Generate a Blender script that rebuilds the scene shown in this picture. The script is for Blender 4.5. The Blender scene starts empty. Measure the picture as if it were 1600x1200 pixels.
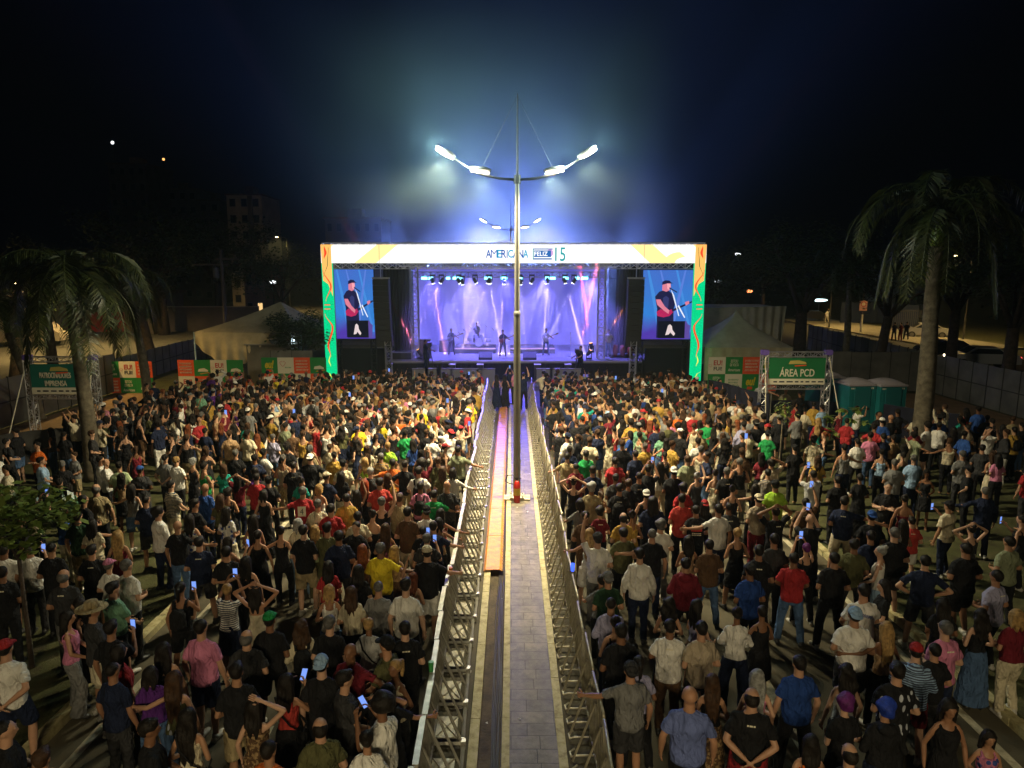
import bpy, bmesh, math, random
import numpy as np
from math import sin, cos, pi, radians as R, atan, tan, atan2, hypot
from mathutils import Vector, Matrix, noise as mnoise

S = bpy.context.scene
COL = S.collection
# ------------------------------------------------------------------ camera
CAM_H = 6.5
PITCH = 9.27
cam_d = bpy.data.cameras.new('camera')
cam_d.sensor_width = 36; cam_d.lens = 24.05; cam_d.clip_start = .05; cam_d.clip_end = 1200
cam = bpy.data.objects.new('camera', cam_d); COL.objects.link(cam)
cam.location = (0, 0, CAM_H); cam.rotation_euler = (R(90-PITCH), 0, 0)
S.camera = cam
S.render.resolution_x = 1024; S.render.resolution_y = 768
S.view_settings.view_transform = 'Standard'; S.view_settings.look = 'None'
S.view_settings.gamma = 1; S.view_settings.exposure = 0.0
# ------------------------------------------------------------------ world (night sky)
W = bpy.data.worlds.new('World'); S.world = W; W.use_nodes = True
bgn = W.node_tree.nodes['Background']
bgn.inputs[0].default_value = (.35, .4, 1.0, 1); bgn.inputs[1].default_value = .0008
# ------------------------------------------------------------------ render settings
cy = S.cycles
cy.use_denoising = True
cy.max_bounces = 5; cy.diffuse_bounces = 2; cy.glossy_bounces = 2; cy.transmission_bounces = 2
cy.transparent_max_bounces = 8; cy.volume_bounces = 0
cy.sample_clamp_indirect = 2.0; cy.sample_clamp_direct = 0
cy.caustics_reflective = False; cy.caustics_refractive = False
cy.use_light_tree = True
# light levels of the four-headed street lamps
LAMP_W = 3900.0       # each street-lamp head of the near pole
REAR_W = 2300.0      # each head of the next pole back down the avenue
STREET_COL = (1.0, .82, .48)
F = 1069.0

def ray_to(px, py, D=None, z=None):
    """world point seen at photo pixel (px,py): at forward distance D, or on height z"""
    p = R(PITCH)
    a = (px-800)/F; b = (600-py)/F
    d = Vector((a, cos(p)+b*sin(p), -sin(p)+b*cos(p)))
    t = D/d.y if D is not None else (z-CAM_H)/d.z
    return Vector((0, 0, CAM_H))+d*t

# ================================================================== helpers
def lamp(name, kind, loc, energy, color=(1, 1, 1), target=None, size=.1, angle=60, blend=.3, parent=None, size_y=None):
    d = bpy.data.lights.new(name, kind); d.energy = energy; d.color = color
    if kind == 'SPOT':
        d.spot_size = R(angle); d.spot_blend = blend; d.shadow_soft_size = size
    elif kind == 'AREA':
        d.size = size
        if size_y: d.shape = 'RECTANGLE'; d.size_y = size_y
    else: d.shadow_soft_size = size
    o = bpy.data.objects.new(name, d); COL.objects.link(o); o.location = loc
    if target is not None:
        o.rotation_euler = (Vector(target)-Vector(loc)).to_track_quat('-Z', 'Y').to_euler()
    return o

_m = {}
def mat(name, color=(.5, .5, .5), rough=.7, metal=0, emit=None, emit_s=0, noise=None, bump=0, bump_scale=30, objcol=False, spec=None, alpha=None, attr=None):
    if name in _m: return _m[name]
    m = bpy.data.materials.new(name); m.use_nodes = True
    nt = m.node_tree; N = nt.nodes; L = nt.links; b = N['Principled BSDF']
    b.inputs['Base Color'].default_value = (*color, 1); b.inputs['Roughness'].default_value = rough
    b.inputs['Metallic'].default_value = metal
    if spec is not None: b.inputs['Specular IOR Level'].default_value = spec
    src = None
    if objcol:
        oi = N.new('ShaderNodeObjectInfo'); src = oi.outputs['Color']
    if attr:
        an = N.new('ShaderNodeAttribute'); an.attribute_name = attr; src = an.outputs['Color']
    tc = N.new('ShaderNodeTexCoord')
    if noise:
        sc_, amt = noise[0], noise[1]
        nz = N.new('ShaderNodeTexNoise'); nz.inputs['Scale'].default_value = sc_; nz.inputs['Detail'].default_value = 5
        L.new(tc.outputs['Object'], nz.inputs['Vector'])
        mr = N.new('ShaderNodeMapRange'); mr.inputs['From Min'].default_value = .3; mr.inputs['From Max'].default_value = .7
        mr.inputs['To Min'].default_value = 1-amt; mr.inputs['To Max'].default_value = 1+amt
        L.new(nz.outputs['Fac'], mr.inputs['Value'])
        mx = N.new('ShaderNodeVectorMath'); mx.operation = 'SCALE'
        if src is not None: L.new(src, mx.inputs[0])
        else: mx.inputs[0].default_value = color
        L.new(mr.outputs[0], mx.inputs['Scale']); src = mx.outputs[0]
    if src is not None: L.new(src, b.inputs['Base Color'])
    if bump:
        nb = N.new('ShaderNodeTexNoise'); nb.inputs['Scale'].default_value = bump_scale; nb.inputs['Detail'].default_value = 4
        L.new(tc.outputs['Object'], nb.inputs['Vector'])
        bp = N.new('ShaderNodeBump'); bp.inputs['Strength'].default_value = bump; bp.inputs['Distance'].default_value = .02
        L.new(nb.outputs['Fac'], bp.inputs['Height']); L.new(bp.outputs[0], b.inputs['Normal'])
    if emit:
        b.inputs['Emission Color'].default_value = (*emit, 1); b.inputs['Emission Strength'].default_value = emit_s
    _m[name] = m; return m

class MB:
    """collects verts and faces for ONE mesh"""
    def __init__(s): s.v = []; s.f = []; s.m = []
    def add(s, v, f, mi=0):
        n = len(s.v); s.v += [tuple(x) for x in v]; s.f += [tuple(i+n for i in q) for q in f]; s.m += [mi]*len(f)
    def box(s, x0, x1, y0, y1, z0, z1, mi=0, rot=None, c=None):
        v = [(x0, y0, z0), (x1, y0, z0), (x1, y1, z0), (x0, y1, z0), (x0, y0, z1), (x1, y0, z1), (x1, y1, z1), (x0, y1, z1)]
        if rot is not None:
            M = Matrix.Rotation(rot, 3, 'Z'); cc = Vector(c or (0, 0, 0)); v = [M @ (Vector(p)-cc)+cc for p in v]
        s.add(v, [(0, 3, 2, 1), (4, 5, 6, 7), (0, 1, 5, 4), (1, 2, 6, 5), (2, 3, 7, 6), (3, 0, 4, 7)], mi)
    def tube(s, pts, rad, n=8, mi=0, cap=True, ref=None):
        pts = [Vector(p) for p in pts]; k = len(pts)
        if not hasattr(rad, '__len__'): rad = [rad]*k
        base = len(s.v)
        for i, p in enumerate(pts):
            t = (pts[min(i+1, k-1)]-pts[max(i-1, 0)])
            if t.length < 1e-9: t = Vector((0, 0, 1))
            t.normalize()
            rf = Vector(ref) if ref is not None else (Vector((1, 0, 0)) if abs(t.x) < .9 else Vector((0, 1, 0)))
            a = (rf-t*rf.dot(t))
            if a.length < 1e-6: a = Vector((0, 1, 0))-t*t.y
            a.normalize(); b = t.cross(a)
            r = rad[i]; rx, ry = (r if hasattr(r, '__len__') else (r, r))
            for j in range(n):
                q = 2*pi*j/n; s.v.append(tuple(p+a*(rx*cos(q))+b*(ry*sin(q))))
        for i in range(k-1):
            for j in range(n):
                j2 = (j+1) % n
                s.f.append((base+i*n+j, base+i*n+j2, base+(i+1)*n+j2, base+(i+1)*n+j)); s.m.append(mi)
        if cap:
            s.f.append(tuple(base+j for j in range(n))[::-1]); s.m.append(mi)
            s.f.append(tuple(base+(k-1)*n+j for j in range(n))); s.m.append(mi)
    def bar(s, a, b, w=.04, mi=0, n=4): s.tube([a, b], w*.5*(1.414 if n == 4 else 1), n, mi)
    def ball(s, c, r, n=10, m=7, mi=0):
        r = r if hasattr(r, '__len__') else (r, r, r)
        v = [(c[0], c[1], c[2]-r[2])]
        for i in range(1, m):
            a = -pi/2+pi*i/m
            for j in range(n):
                q = 2*pi*j/n; v.append((c[0]+r[0]*cos(a)*cos(q), c[1]+r[1]*cos(a)*sin(q), c[2]+r[2]*sin(a)))
        v.append((c[0], c[1], c[2]+r[2])); f = []
        for j in range(n): f.append((0, 1+(j+1) % n, 1+j))
        for i in range(m-2):
            for j in range(n):
                f.append((1+i*n+j, 1+i*n+(j+1) % n, 1+(i+1)*n+(j+1) % n, 1+(i+1)*n+j))
        l = len(v)-1
        for j in range(n): f.append((1+(m-2)*n+j, 1+(m-2)*n+(j+1) % n, l))
        s.add(v, f, mi)
    def poly(s, pts, y0, y1, mi=0):
        """extrude an XZ outline from y0 to y1"""
        n = len(pts)
        v = [(x, y0, z) for x, z in pts]+[(x, y1, z) for x, z in pts]
        f = [tuple(range(n)), tuple(range(2*n-1, n-1, -1))]+[(i, i+n, (i+1) % n+n, (i+1) % n) for i in range(n)]
        s.add(v, f, mi)
    def quad(s, a, b, c, d, mi=0): s.add([a, b, c, d], [(0, 1, 2, 3)], mi)
    def truss(s, a, b, w=.3, r=.025, seg=.4, n=5):
        a = Vector(a); b = Vector(b); t = (b-a); L_ = t.length; t.normalize()
        u = Vector((0, 1, 0)) if abs(t.y) < .9 else Vector((1, 0, 0)); u = (u-t*u.dot(t)).normalized(); v = t.cross(u)
        cs = [(u*sx+v*sy)*w/2 for sx, sy in ((-1, -1), (1, -1), (1, 1), (-1, 1))]
        for c in cs: s.tube([a+c, b+c], r, n)
        k = max(1, round(L_/seg))
        for i in range(k):
            p = a+t*(L_*i/k); q = a+t*(L_*(i+1)/k)
            for j in range(4):
                c1, c2 = cs[j], cs[(j+1) % 4]
                if i % 2: c1, c2 = c2, c1
                s.tube([p+c1, q+c2], r*.6, 4)
                s.tube([p+c1, p+c2], r*.6, 4)
    def build(s, name, mats, parent=None, smooth=False, loc=None, kind=None):
        me = bpy.data.meshes.new(name); me.from_pydata(s.v, [], s.f)
        for m in (mats if isinstance(mats, (list, tuple)) else [mats]): me.materials.append(m)
        if len(set(s.m)) > 1: me.polygons.foreach_set('material_index', s.m)
        if smooth: me.polygons.foreach_set('use_smooth', [True]*len(me.polygons))
        me.update()
        o = bpy.data.objects.new(name, me); COL.objects.link(o)
        if parent is not None: o.parent = parent
        if loc is not None: o.location = loc
        if kind: o['kind'] = kind
        return o

def tag(o, label, cat, group=None):
    o['label'] = label; o['category'] = cat
    if group: o['group'] = group
    return o
def thing(name, label, cat, loc=(0, 0, 0), rz=0, group=None):
    o = bpy.data.objects.new(name, None); COL.objects.link(o); o.empty_display_size = .2
    o.location = loc; o.rotation_euler = (0, 0, rz); return tag(o, label, cat, group)
def copy_tree(o, parent=None):
    c = o.copy(); COL.objects.link(c)
    if parent is not None: c.parent = parent
    for ch in list(o.children): copy_tree(ch, c)
    return c
def text_mesh(body, size, mat_, parent, loc, name='lettering', rot=(pi/2, 0, 0), ext=.006, width=None, align='CENTER', bold=0, shear=0, height=None):
    cu = bpy.data.curves.new('t', 'FONT'); cu.body = body; cu.size = size; cu.extrude = ext; cu.offset = bold
    cu.align_x = align; cu.align_y = 'CENTER'; cu.shear = shear; cu.resolution_u = 3
    to = bpy.data.objects.new('t', cu); COL.objects.link(to)
    bpy.context.view_layer.update()
    me = bpy.data.meshes.new_from_object(to.evaluated_get(bpy.context.evaluated_depsgraph_get()))
    bpy.data.objects.remove(to); bpy.data.curves.remove(cu)
    n = len(me.vertices); co = np.empty(n*3, 'f'); me.vertices.foreach_get('co', co); co = co.reshape(-1, 3)
    mn, mx_ = co.min(0), co.max(0)
    if width: co[:, 0] = (co[:, 0]-(mn[0]+mx_[0])/2)*width/(mx_[0]-mn[0])
    if height: co[:, 1] = (co[:, 1]-(mn[1]+mx_[1])/2)*height/(mx_[1]-mn[1])
    me.vertices.foreach_set('co', co.ravel())
    me.materials.clear(); me.materials.append(mat_); me.update()
    o = bpy.data.objects.new(name, me); COL.objects.link(o); o.parent = parent; o.location = loc; o.rotation_euler = rot
    return o
# ================================================================== SETTING
rng = random.Random(7)
def ground_mat(name, cols, scale, detail=6, bump=.3, rough=.9, bscale=20):
    m = bpy.data.materials.new(name); m.use_nodes = True; nt = m.node_tree; N = nt.nodes; L = nt.links; b = N['Principled BSDF']
    tc = N.new('ShaderNodeTexCoord'); nz = N.new('ShaderNodeTexNoise'); nz.inputs['Scale'].default_value = scale; nz.inputs['Detail'].default_value = detail
    nz.inputs['Roughness'].default_value = .65
    L.new(tc.outputs['Object'], nz.inputs['Vector'])
    cr = N.new('ShaderNodeValToRGB'); e = cr.color_ramp.elements
    e[0].position = .34; e[0].color = (*cols[0], 1); e[1].position = .66; e[1].color = (*cols[-1], 1)
    if len(cols) > 2: q = e.new(.5); q.color = (*cols[1], 1)
    L.new(nz.outputs['Fac'], cr.inputs[0]); L.new(cr.outputs[0], b.inputs['Base Color']); b.inputs['Roughness'].default_value = rough
    n2 = N.new('ShaderNodeTexNoise'); n2.inputs['Scale'].default_value = bscale; n2.inputs['Detail'].default_value = 8
    L.new(tc.outputs['Object'], n2.inputs['Vector'])
    bp = N.new('ShaderNodeBump'); bp.inputs['Strength'].default_value = bump; bp.inputs['Distance'].default_value = .03
    L.new(n2.outputs['Fac'], bp.inputs['Height']); L.new(bp.outputs[0], b.inputs['Normal'])
    return m
M_ASPH = ground_mat('asphalt', [(.065, .055, .034), (.105, .09, .055)], 1.2, bump=.35, bscale=60)
M_LAWN = ground_mat('lawn', [(.035, .028, .010), (.055, .060, .014), (.085, .075, .03)], 2.2, bump=.7, bscale=45)
M_STREET = ground_mat('street_asphalt', [(.07, .068, .06), (.11, .105, .09)], .8)
M_WALK = ground_mat('sidewalk_concrete', [(.22, .20, .15), (.32, .29, .22)], 1.0, bump=.2)
M_YPAINT = ground_mat('worn_kerb_paint', [(.25, .21, .10), (.44, .39, .20), (.52, .46, .27)], 7, bump=.4, bscale=30, rough=.8)
M_WPAINT = ground_mat('worn_white_paint', [(.30, .27, .18), (.55, .50, .36)], 9, bump=.2, rough=.8)
M_MUD = ground_mat('gutter_mud', [(.045, .033, .02), (.12, .09, .05)], 4, bump=.8, bscale=25)

def sheet(name, x0, x1, y0, y1, z, m):
    b = MB(); b.quad((x0, y0, z), (x1, y0, z), (x1, y1, z), (x0, y1, z)); return b.build(name, m, kind='structure')
sheet('ground', -400, 400, -60, 700, -.012, M_LAWN)
# carriageways either side of the median
sheet('road', -6.5, -.62, -40, 60, 0, M_ASPH); sheet('road', .62, 7.2, -40, 60, 0, M_ASPH)
# side streets beyond the hoardings
b = MB(); b.quad((-46, 20, .0), (-23.5, 20, .0), (-23.5, 130, 0), (-46, 130, 0)); b.build('street', M_STREET, kind='structure')
b = MB(); b.quad((26, 20, .0), (37, 20, .0), (37, 150, 0), (26, 150, 0)); b.quad((-23.5, 62, .0), (26, 62, .0), (26, 150, 0), (-23.5, 150, 0)); b.build('street', M_STREET, kind='structure')
b = MB()
b.box(37, 44, 58, 95, 0, .13); b.box(25.6, 26.0, 20, 58, 0, .13)
b.build('sidewalk', M_WALK, kind='structure')
b = MB(); b.box(36.8, 37.0, 58, 95, 0, .15); b.box(-23.5, -23.3, 20, 100, 0, .14)
b.build('kerb', M_YPAINT, kind='structure')
b = MB(); b.box(-49, -46, 20, 130, 0, .14); b.build('sidewalk', M_WALK, kind='structure')
# path inside the left hoarding
b = MB(); b.quad((-21.3, 22, .002), (-16.9, 18, .002), (-16.9, 36.6, .002), (-21.3, 36.6, .002)); b.build('path', ground_mat('dirt_path', [(.14, .08, .035), (.24, .145, .07)], 1.5), kind='structure')
b = MB(); b.quad((15.5, 23, .002), (22.8, 25, .002), (22.8, 36.6, .002), (15.5, 36.6, .002)); b.build('path', bpy.data.materials['dirt_path'], kind='structure')
# kerbs at the outer edges, worn and slightly wandering
for sx, x, w in ((-1, -6.5, .17), (1, 7.2, .17)):
    b = MB(); y = 2.0
    while y < 42:
        j = rng.uniform(-.012, .012); h = .13+rng.uniform(-.012, .01)
        b.box(min(x+j, x+j+sx*w), max(x+j, x+j+sx*w), y, y+.985, -.01, h); y += 1.0
    b.build('kerb', M_YPAINT, kind='structure')
# painted lane lines
def strip(name, x, w, ys, m):
    b = MB()
    for y0, y1 in ys: b.quad((x-w/2, y0, .005), (x+w/2, y0, .005), (x+w/2, y1, .005), (x-w/2, y1, .005))
    return b.build(name, m, kind='structure')
strip('road_marking', -5.95, .13, [(0, 40)], M_WPAINT); strip('road_marking', 6.72, .13, [(0, 40)], M_WPAINT)
strip('road_marking', -3.55, .2, [(y, y+3) for y in range(-2, 40, 8)], M_WPAINT)
strip('road_marking', 4.05, .2, [(y+1.6, y+4.6) for y in range(-2, 40, 8)], M_WPAINT)

# ---- median: stamped walkway between two cream kerbs, gutter with cables at its side
mm = bpy.data.materials.new('stamped_concrete'); mm.use_nodes = True
N = mm.node_tree.nodes; L = mm.node_tree.links; b_ = N['Principled BSDF']
tc = N.new('ShaderNodeTexCoord'); br = N.new('ShaderNodeTexBrick')
br.inputs['Scale'].default_value = 1.0; br.inputs['Brick Width'].default_value = .40; br.inputs['Row Height'].default_value = .27
br.inputs['Mortar Size'].default_value = .006; br.inputs['Mortar Smooth'].default_value = .3; br.offset = .43; br.squash = 1.55; br.squash_frequency = 3
br.inputs['Color1'].default_value = (.125, .108, .080, 1); br.inputs['Color2'].default_value = (.18, .155, .115, 1); br.inputs['Mortar'].default_value = (.04, .033, .024, 1)
nd = N.new('ShaderNodeTexNoise'); nd.inputs['Scale'].default_value = 3; nd.inputs['Detail'].default_value = 6
vm = N.new('ShaderNodeVectorMath'); vm.operation = 'MULTIPLY_ADD'; vm.inputs[1].default_value = (.03, .03, 0)
L.new(tc.outputs['Object'], nd.inputs['Vector']); L.new(nd.outputs['Color'], vm.inputs[0]); L.new(tc.outputs['Object'], vm.inputs[2]); L.new(vm.outputs[0], br.inputs['Vector'])
n2 = N.new('ShaderNodeTexNoise'); n2.inputs['Scale'].default_value = 5; n2.inputs['Detail'].default_value = 9; n2.inputs['Roughness'].default_value = .7
L.new(tc.outputs['Object'], n2.inputs['Vector'])
mr = N.new('ShaderNodeMapRange'); mr.inputs[1].default_value = .3; mr.inputs[2].default_value = .7; mr.inputs[3].default_value = .45; mr.inputs[4].default_value = 1.5
L.new(n2.outputs['Fac'], mr.inputs[0]); sc = N.new('ShaderNodeVectorMath'); sc.operation = 'SCALE'
L.new(br.outputs['Color'], sc.inputs[0]); L.new(mr.outputs[0], sc.inputs['Scale']); L.new(sc.outputs[0], b_.inputs['Base Color'])
ad = N.new('ShaderNodeMath'); ad.operation = 'MULTIPLY_ADD'; ad.inputs[1].default_value = -1.2
L.new(br.outputs['Fac'], ad.inputs[0]); L.new(n2.outputs['Fac'], ad.inputs[2])
bp = N.new('ShaderNodeBump'); bp.inputs['Strength'].default_value = .5; bp.inputs['Distance'].default_value = .02
L.new(ad.outputs[0], bp.inputs['Height']); L.new(bp.outputs[0], b_.inputs['Normal']); b_.inputs['Roughness'].default_value = .62
b = MB()
for i in range(40): b.box(-.035, .62, -2+i, -1+i, 0, .12)
b.build('median_walkway', mm, kind='structure')
b = MB(); y = -2.0
while y < 37.5:
    j = rng.uniform(-.006, .006)
    b.box(-.145+j, -.035, y, y+.99, 0, .135); b.box(.62, .735+j, y, y+.99, 0, .135)
    b.box(-.60+j, -.465+j, y, y+.99, 0, .125); y += 1
b.build('median_kerb', M_YPAINT, kind='structure')
b = MB(); b.box(-.465, -.145, -2, 38, -.01, .05); b.build('gutter', M_MUD, kind='structure')
# bundle of black cables lying in the gutter
M_CABLE = mat('cable_rubber', (.035, .03, .028), .45)
for k in range(7):
    b = MB(); pts = []; x0 = -.165-.021*k; ph = rng.uniform(0, 6)
    for i in range(90):
        y = 4+i*.37; pts.append((x0+.010*sin(y*.9+ph)+.007*sin(y*2.3+ph*2), y, .065+.006*(k % 2)))
    b.tube(pts, .0105, 5)
    tag(b.build('power_cable', M_CABLE, smooth=True), 'black power cable lying in the muddy gutter beside the walkway', 'cable', 'cables running along the gutter')

b = MB(); M_LIT = mat('paper_litter', (.6, .57, .5), .8)
for k in range(46):
    x = rng.choice((rng.uniform(-.44, -.17), rng.uniform(.0, .6), rng.uniform(.78, 1.05), rng.uniform(-1.0, -.65))); y = rng.uniform(6.5, 24); z = .125 if 0 < x < .62 else (.06 if -.46 < x < -.14 else .012); s_ = rng.uniform(.012, .035); a = rng.uniform(0, 6)
    b.add([(x+s_*cos(a), y+s_*sin(a), z), (x-s_*sin(a), y+s_*cos(a), z+.012), (x-s_*cos(a)*.8, y-s_*sin(a), z+.003), (x+s_*sin(a), y-s_*cos(a), z+.016)], [(0, 1, 2), (0, 2, 3)])
b.build('litter', M_LIT, kind='stuff')
# rusty-orange ramp plates covering the gutter
mo = mat('orange_cable_cover', (.56, .23, .012), .55, noise=(6, .35), bump=.3, bump_scale=15)
mo2 = mat('dark_cover_rim', (.22, .10, .015), .6, noise=(6, .3))
y = 13.9; kk = 0
while y < 33:
    t = thing('cable_cover', '', 'cable cover', (-.37, y, 0), 0, 'orange cover plates over the gutter')
    t['label'] = 'orange steel plate with scalloped rim covering the gutter cables' if kk else 'end plate of the orange gutter cover, nearest the camera, with a dark open end'
    l = 1.93
    b = MB()
    b.poly([(-.235, .128), (-.20, .175), (.10, .185), (.16, .14), (.155, .13), (.10, .17), (-.2, .16)], 0, l); b.build('cover_plate', mo, t)
    b = MB()
    for i in range(12): b.ball((.155, .08+i*l/12, .142), (.03, .06, .012), 6, 4)
    b.box(-.25, -.236, 0, l, .12, .15); b.build('rim', mo2, t)
    y += l+.02; kk += 1

# ================================================================== street lamps
M_GALV = mat('galvanised_steel', (.19, .185, .17), .6, .4, noise=(3, .15))
M_LED = mat('led_lamp_glass', (1, 1, 1), .4, emit=(1, .84, .55), emit_s=40)
M_CONC = ground_mat('pole_footing_concrete', [(.4, .37, .28), (.6, .55, .42)], 6)
def street_lamp(x, y, label, W_, scale=1.0, heads=(1, 1, 1, 1), spot=True, rotz=0, group='four-headed street lamps on the median', aim=0, glow=0):
    t = thing('street_lamp', label, 'street lamp', (x, y, .12), rotz, group)
    t.scale = (scale,)*3
    b = MB(); b.tube([(0, 0, 5.1*i/14) for i in range(15)], [.10-.012*i/14 for i in range(15)], 18, cap=False); b.tube([(0, 0, 5.05+3.5*i/10) for i in range(11)], [.074-.018*i/10 for i in range(11)], 16, cap=False)
    b.tube([(0, 0, 5.03), (0, 0, 5.05), (0, 0, 5.12), (0, 0, 5.16)], [.09, .096, .096, .073], 18, cap=False); b.build('pole', M_GALV, t, smooth=True)
    b = MB(); b.box(-.36, .36, -.2, .2, 0, .05); b.box(-.2, .2, -.2, .2, .05, .09)
    for sx in (-1, 1):
        for sy in (-1, 1): b.tube([(sx*.16, sy*.16, .09), (sx*.16, sy*.16, .13)], .02, 6)
    b.build('base', M_CONC, t)
    b = MB(); b.tube([(0, 0, 8.4), (0, 0, 8.62)], .085, 12); b.tube([(0, 0, 8.6), (0, 0, 10.6)], [.030, .016], 6)
    for sx in (-1, 1): b.tube([(0, 0, 10.55), (sx*.95, 0, 8.7)], .005, 4)
    b.build('mast', mat('mast_dull_grey', (.035, .035, .035), .7), t)
    for sx in (-1, 1):
        b = MB(); b.tube([(0, 0, 8.5), (sx*.45, 0, 8.53), (sx*.95, 0, 8.64), (sx*1.35, 0, 8.86), (sx*1.68, 0, 9.08)], [.036, .032, .03, .026, .022], 8)
        b.build('arm', mat('arm_grey', (.06, .06, .06), .7), t, smooth=True)
    for k, (hx, hz, tilt) in enumerate(((-1.83, 9.16, .5), (-.95, 8.73, .12), (.95, 8.73, -.12), (1.78, 9.16, -.5))):
        h = MB()
        prof = [(-.30, .0), (-.27, .035), (-.1, .06), (.15, .065), (.28, .04), (.30, 0)]
        for i in range(len(prof)-1): pass
        h.tube([(p[0]*.9, 0, p[1]*.5+.02) for p in prof], [(.02+p[1]*.5, .04+p[1]*1.3) for p in prof], 10, ref=(0, 0, 1))
        ho = h.build('lamp_head', mat('lamp_head_grey', (.02, .02, .02), .7), t, smooth=True, loc=(hx, 0, hz)); ho.rotation_euler = (0, tilt, 0)
        g = MB(); g.box(-.23, .23, -.095, .095, -.045, -.025); g.ball((0, 0, -.04), (.2, .085, .03), 10, 6)
        g.build('lamp_glass', M_LED, ho, smooth=True)
        if spot:
            if glow: g_ = lamp('lamp_glow', 'POINT', (0, 0, 0), glow*heads[k], (.80, 1.0, .88), size=.12); g_.parent = t; g_.location = (hx+math.copysign(.25, hx), -.15, hz+.12)  # added point light above each head, makes the air round it glow
            l = lamp('street_light', 'SPOT', (0, 0, 0), W_*heads[k], STREET_COL, size=.13, angle=146, blend=.9)
            l.parent = t; l.location = (hx, 0, hz-.13); l.rotation_euler = (R(aim), tilt*.5, 0)
    return t
POLE_Y = 18.75
street_lamp(.14, POLE_Y, 'tall four-headed street lamp rising from the walkway beside the red fire extinguisher', LAMP_W, 1.035, heads=(1.5, .8, 1.1, .9), aim=14, glow=330)
street_lamp(-.1, 53, 'four-headed street lamp far behind the stage, its heads showing above the lit arch', LAMP_W*.5, 1.12)
street_lamp(-.1, -8.5, 'four-headed street lamp standing behind the viewpoint over the near crowd', REAR_W, heads=(1, 1, 1, 1), aim=22)

# fire extinguisher at the foot of the pole
t = thing('fire_extinguisher', 'red fire extinguisher with yellow label and black hose standing against the lamp pole', 'fire extinguisher', (.14, POLE_Y-.30, .12))
M_RED = mat('extinguisher_red', (.42, .015, .01), .35)
b = MB(); b.tube([(0, 0, 0), (0, 0, .03), (0, 0, .52), (0, 0, .6), (0, 0, .63)], [.085, .095, .095, .06, .03], 14); b.build('cylinder', M_RED, t, smooth=True)
b = MB(); b.tube([(0, 0, .22), (0, 0, .42)], .0975, 14, cap=False); b.build('label_band', mat('extinguisher_label', (.6, .42, .05), .5), t)
b = MB(); b.box(-.02, .02, -.02, .02, .62, .70); b.box(-.02, .12, -.015, .015, .69, .71); b.box(-.02, .1, -.015, .015, .73, .745); b.build('handle', mat('black_plastic', (.02, .02, .02), .5), t)
b = MB(); b.tube([(-.02, 0, .67), (-.12, 0, .80), (-.27, 0, .78), (-.33, 0, .62), (-.22, 0, .55), (-.1, 0, .53)], .014, 6); b.build('hose', mat('black_plastic'), t, smooth=True)

# ================================================================== crowd barriers
M_BAR = mat('barrier_steel', (.46, .44, .38), .45, .5, noise=(9, .25))
M_BAR2 = mat('barrier_steel_worn', (.42, .38, .28), .5, .45, noise=(8, .3))
M_PLATE = mat('barrier_foot_plate', (.38, .35, .26), .55, .25, noise=(5, .3))
def barrier_left():
    t = thing('crowd_barrier', 'galvanised crowd barrier with foot plate and slanting braces along the orange gutter cover', 'barrier', (0, 0, 0), 0, 'barriers on the gutter side of the median')
    l = .87
    b = MB(); b.box(-.035, .035, 0, l-.02, 1.10, 1.14); b.bar((0, .02, 0), (0, .02, 1.1), .04); b.bar((0, l-.04, 0), (0, l-.04, 1.1), .04)
    b.bar((0, .02, .12), (0, l-.04, .12), .035); b.bar((0, .02, .06), (.42, .02, .06), .04); b.bar((.42, .02, .06), (.42, l-.04, .06), .04); b.build('frame', M_BAR, t)
    b = MB()
    for i in range(1, 9): b.tube([(0, .02+i*(l-.06)/9, .12), (0, .02+i*(l-.06)/9, 1.1)], .008, 5)
    b.build('bars', M_BAR, t)
    b = MB(); b.bar((0, .03, 1.07), (.40, .03, .09), .032); b.build('brace', M_BAR, t)
    b = MB(); b.bar((0, .45, 1.07), (.40, .45, .09), .026); b.build('brace', M_BAR, t)
    b = MB(); b.box(.03, .33, .10, .56, .08, .095); b.bar((.03, .1, .1), (.33, .56, .1), .015); b.bar((.03, .56, .1), (.33, .1, .1), .015); b.build('foot_plate', M_PLATE, t)
    b = MB(); b.box(.39, .46, -.03, .06, .0, .12); b.build('foot', M_BAR, t)
    return t
def barrier_right():
    t = thing('crowd_barrier', 'pale steel crowd barrier with upright bars and ladder-like feet on the lamp pole side', 'barrier', (0, 0, 0), 0, 'barriers on the lamp pole side of the median')
    l = 1.0
    b = MB(); b.tube([(0, 0, 1.1), (0, .06, 1.14), (0, l-.08, 1.14), (0, l-.02, 1.1)], .02, 8); b.tube([(0, 0, 0), (0, 0, 1.1)], .018, 6); b.tube([(0, l-.02, 0), (0, l-.02, 1.1)], .018, 6)
    b.tube([(0, 0, .16), (0, l-.02, .16)], .015, 6); b.build('frame', M_BAR2, t, smooth=True)
    b = MB()
    for i in range(1, 8): b.tube([(0, i*(l-.02)/8, .16), (0, i*(l-.02)/8, 1.12)], .010, 5)
    b.build('bars', M_BAR2, t)
    for yy in (.04, .52):
        b = MB(); b.tube([(-.02, yy, .95), (-.30, yy+.02, .10)], .016, 6); b.build('brace', M_BAR2, t)
    for yy in (.04, .36, .68):
        b = MB(); b.tube([(0, yy, .07), (-.24, yy, .07), (-.30, yy, .05), (-.31, yy+.1, .05), (-.24, yy+.14, .07)], .014, 6); b.build('foot', M_BAR2, t)
    return t
pl = barrier_left(); pr = barrier_right(); first = True
for i in range(33):
    o = pl if i == 0 else copy_tree(pl); y = 5.9+.875*i
    o.location = (-1.10-.004*i+.02*sin(i*.9), y, 0); o.rotation_euler = (0, rng.uniform(-.018, .018), rng.uniform(-.028, .028))
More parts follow.
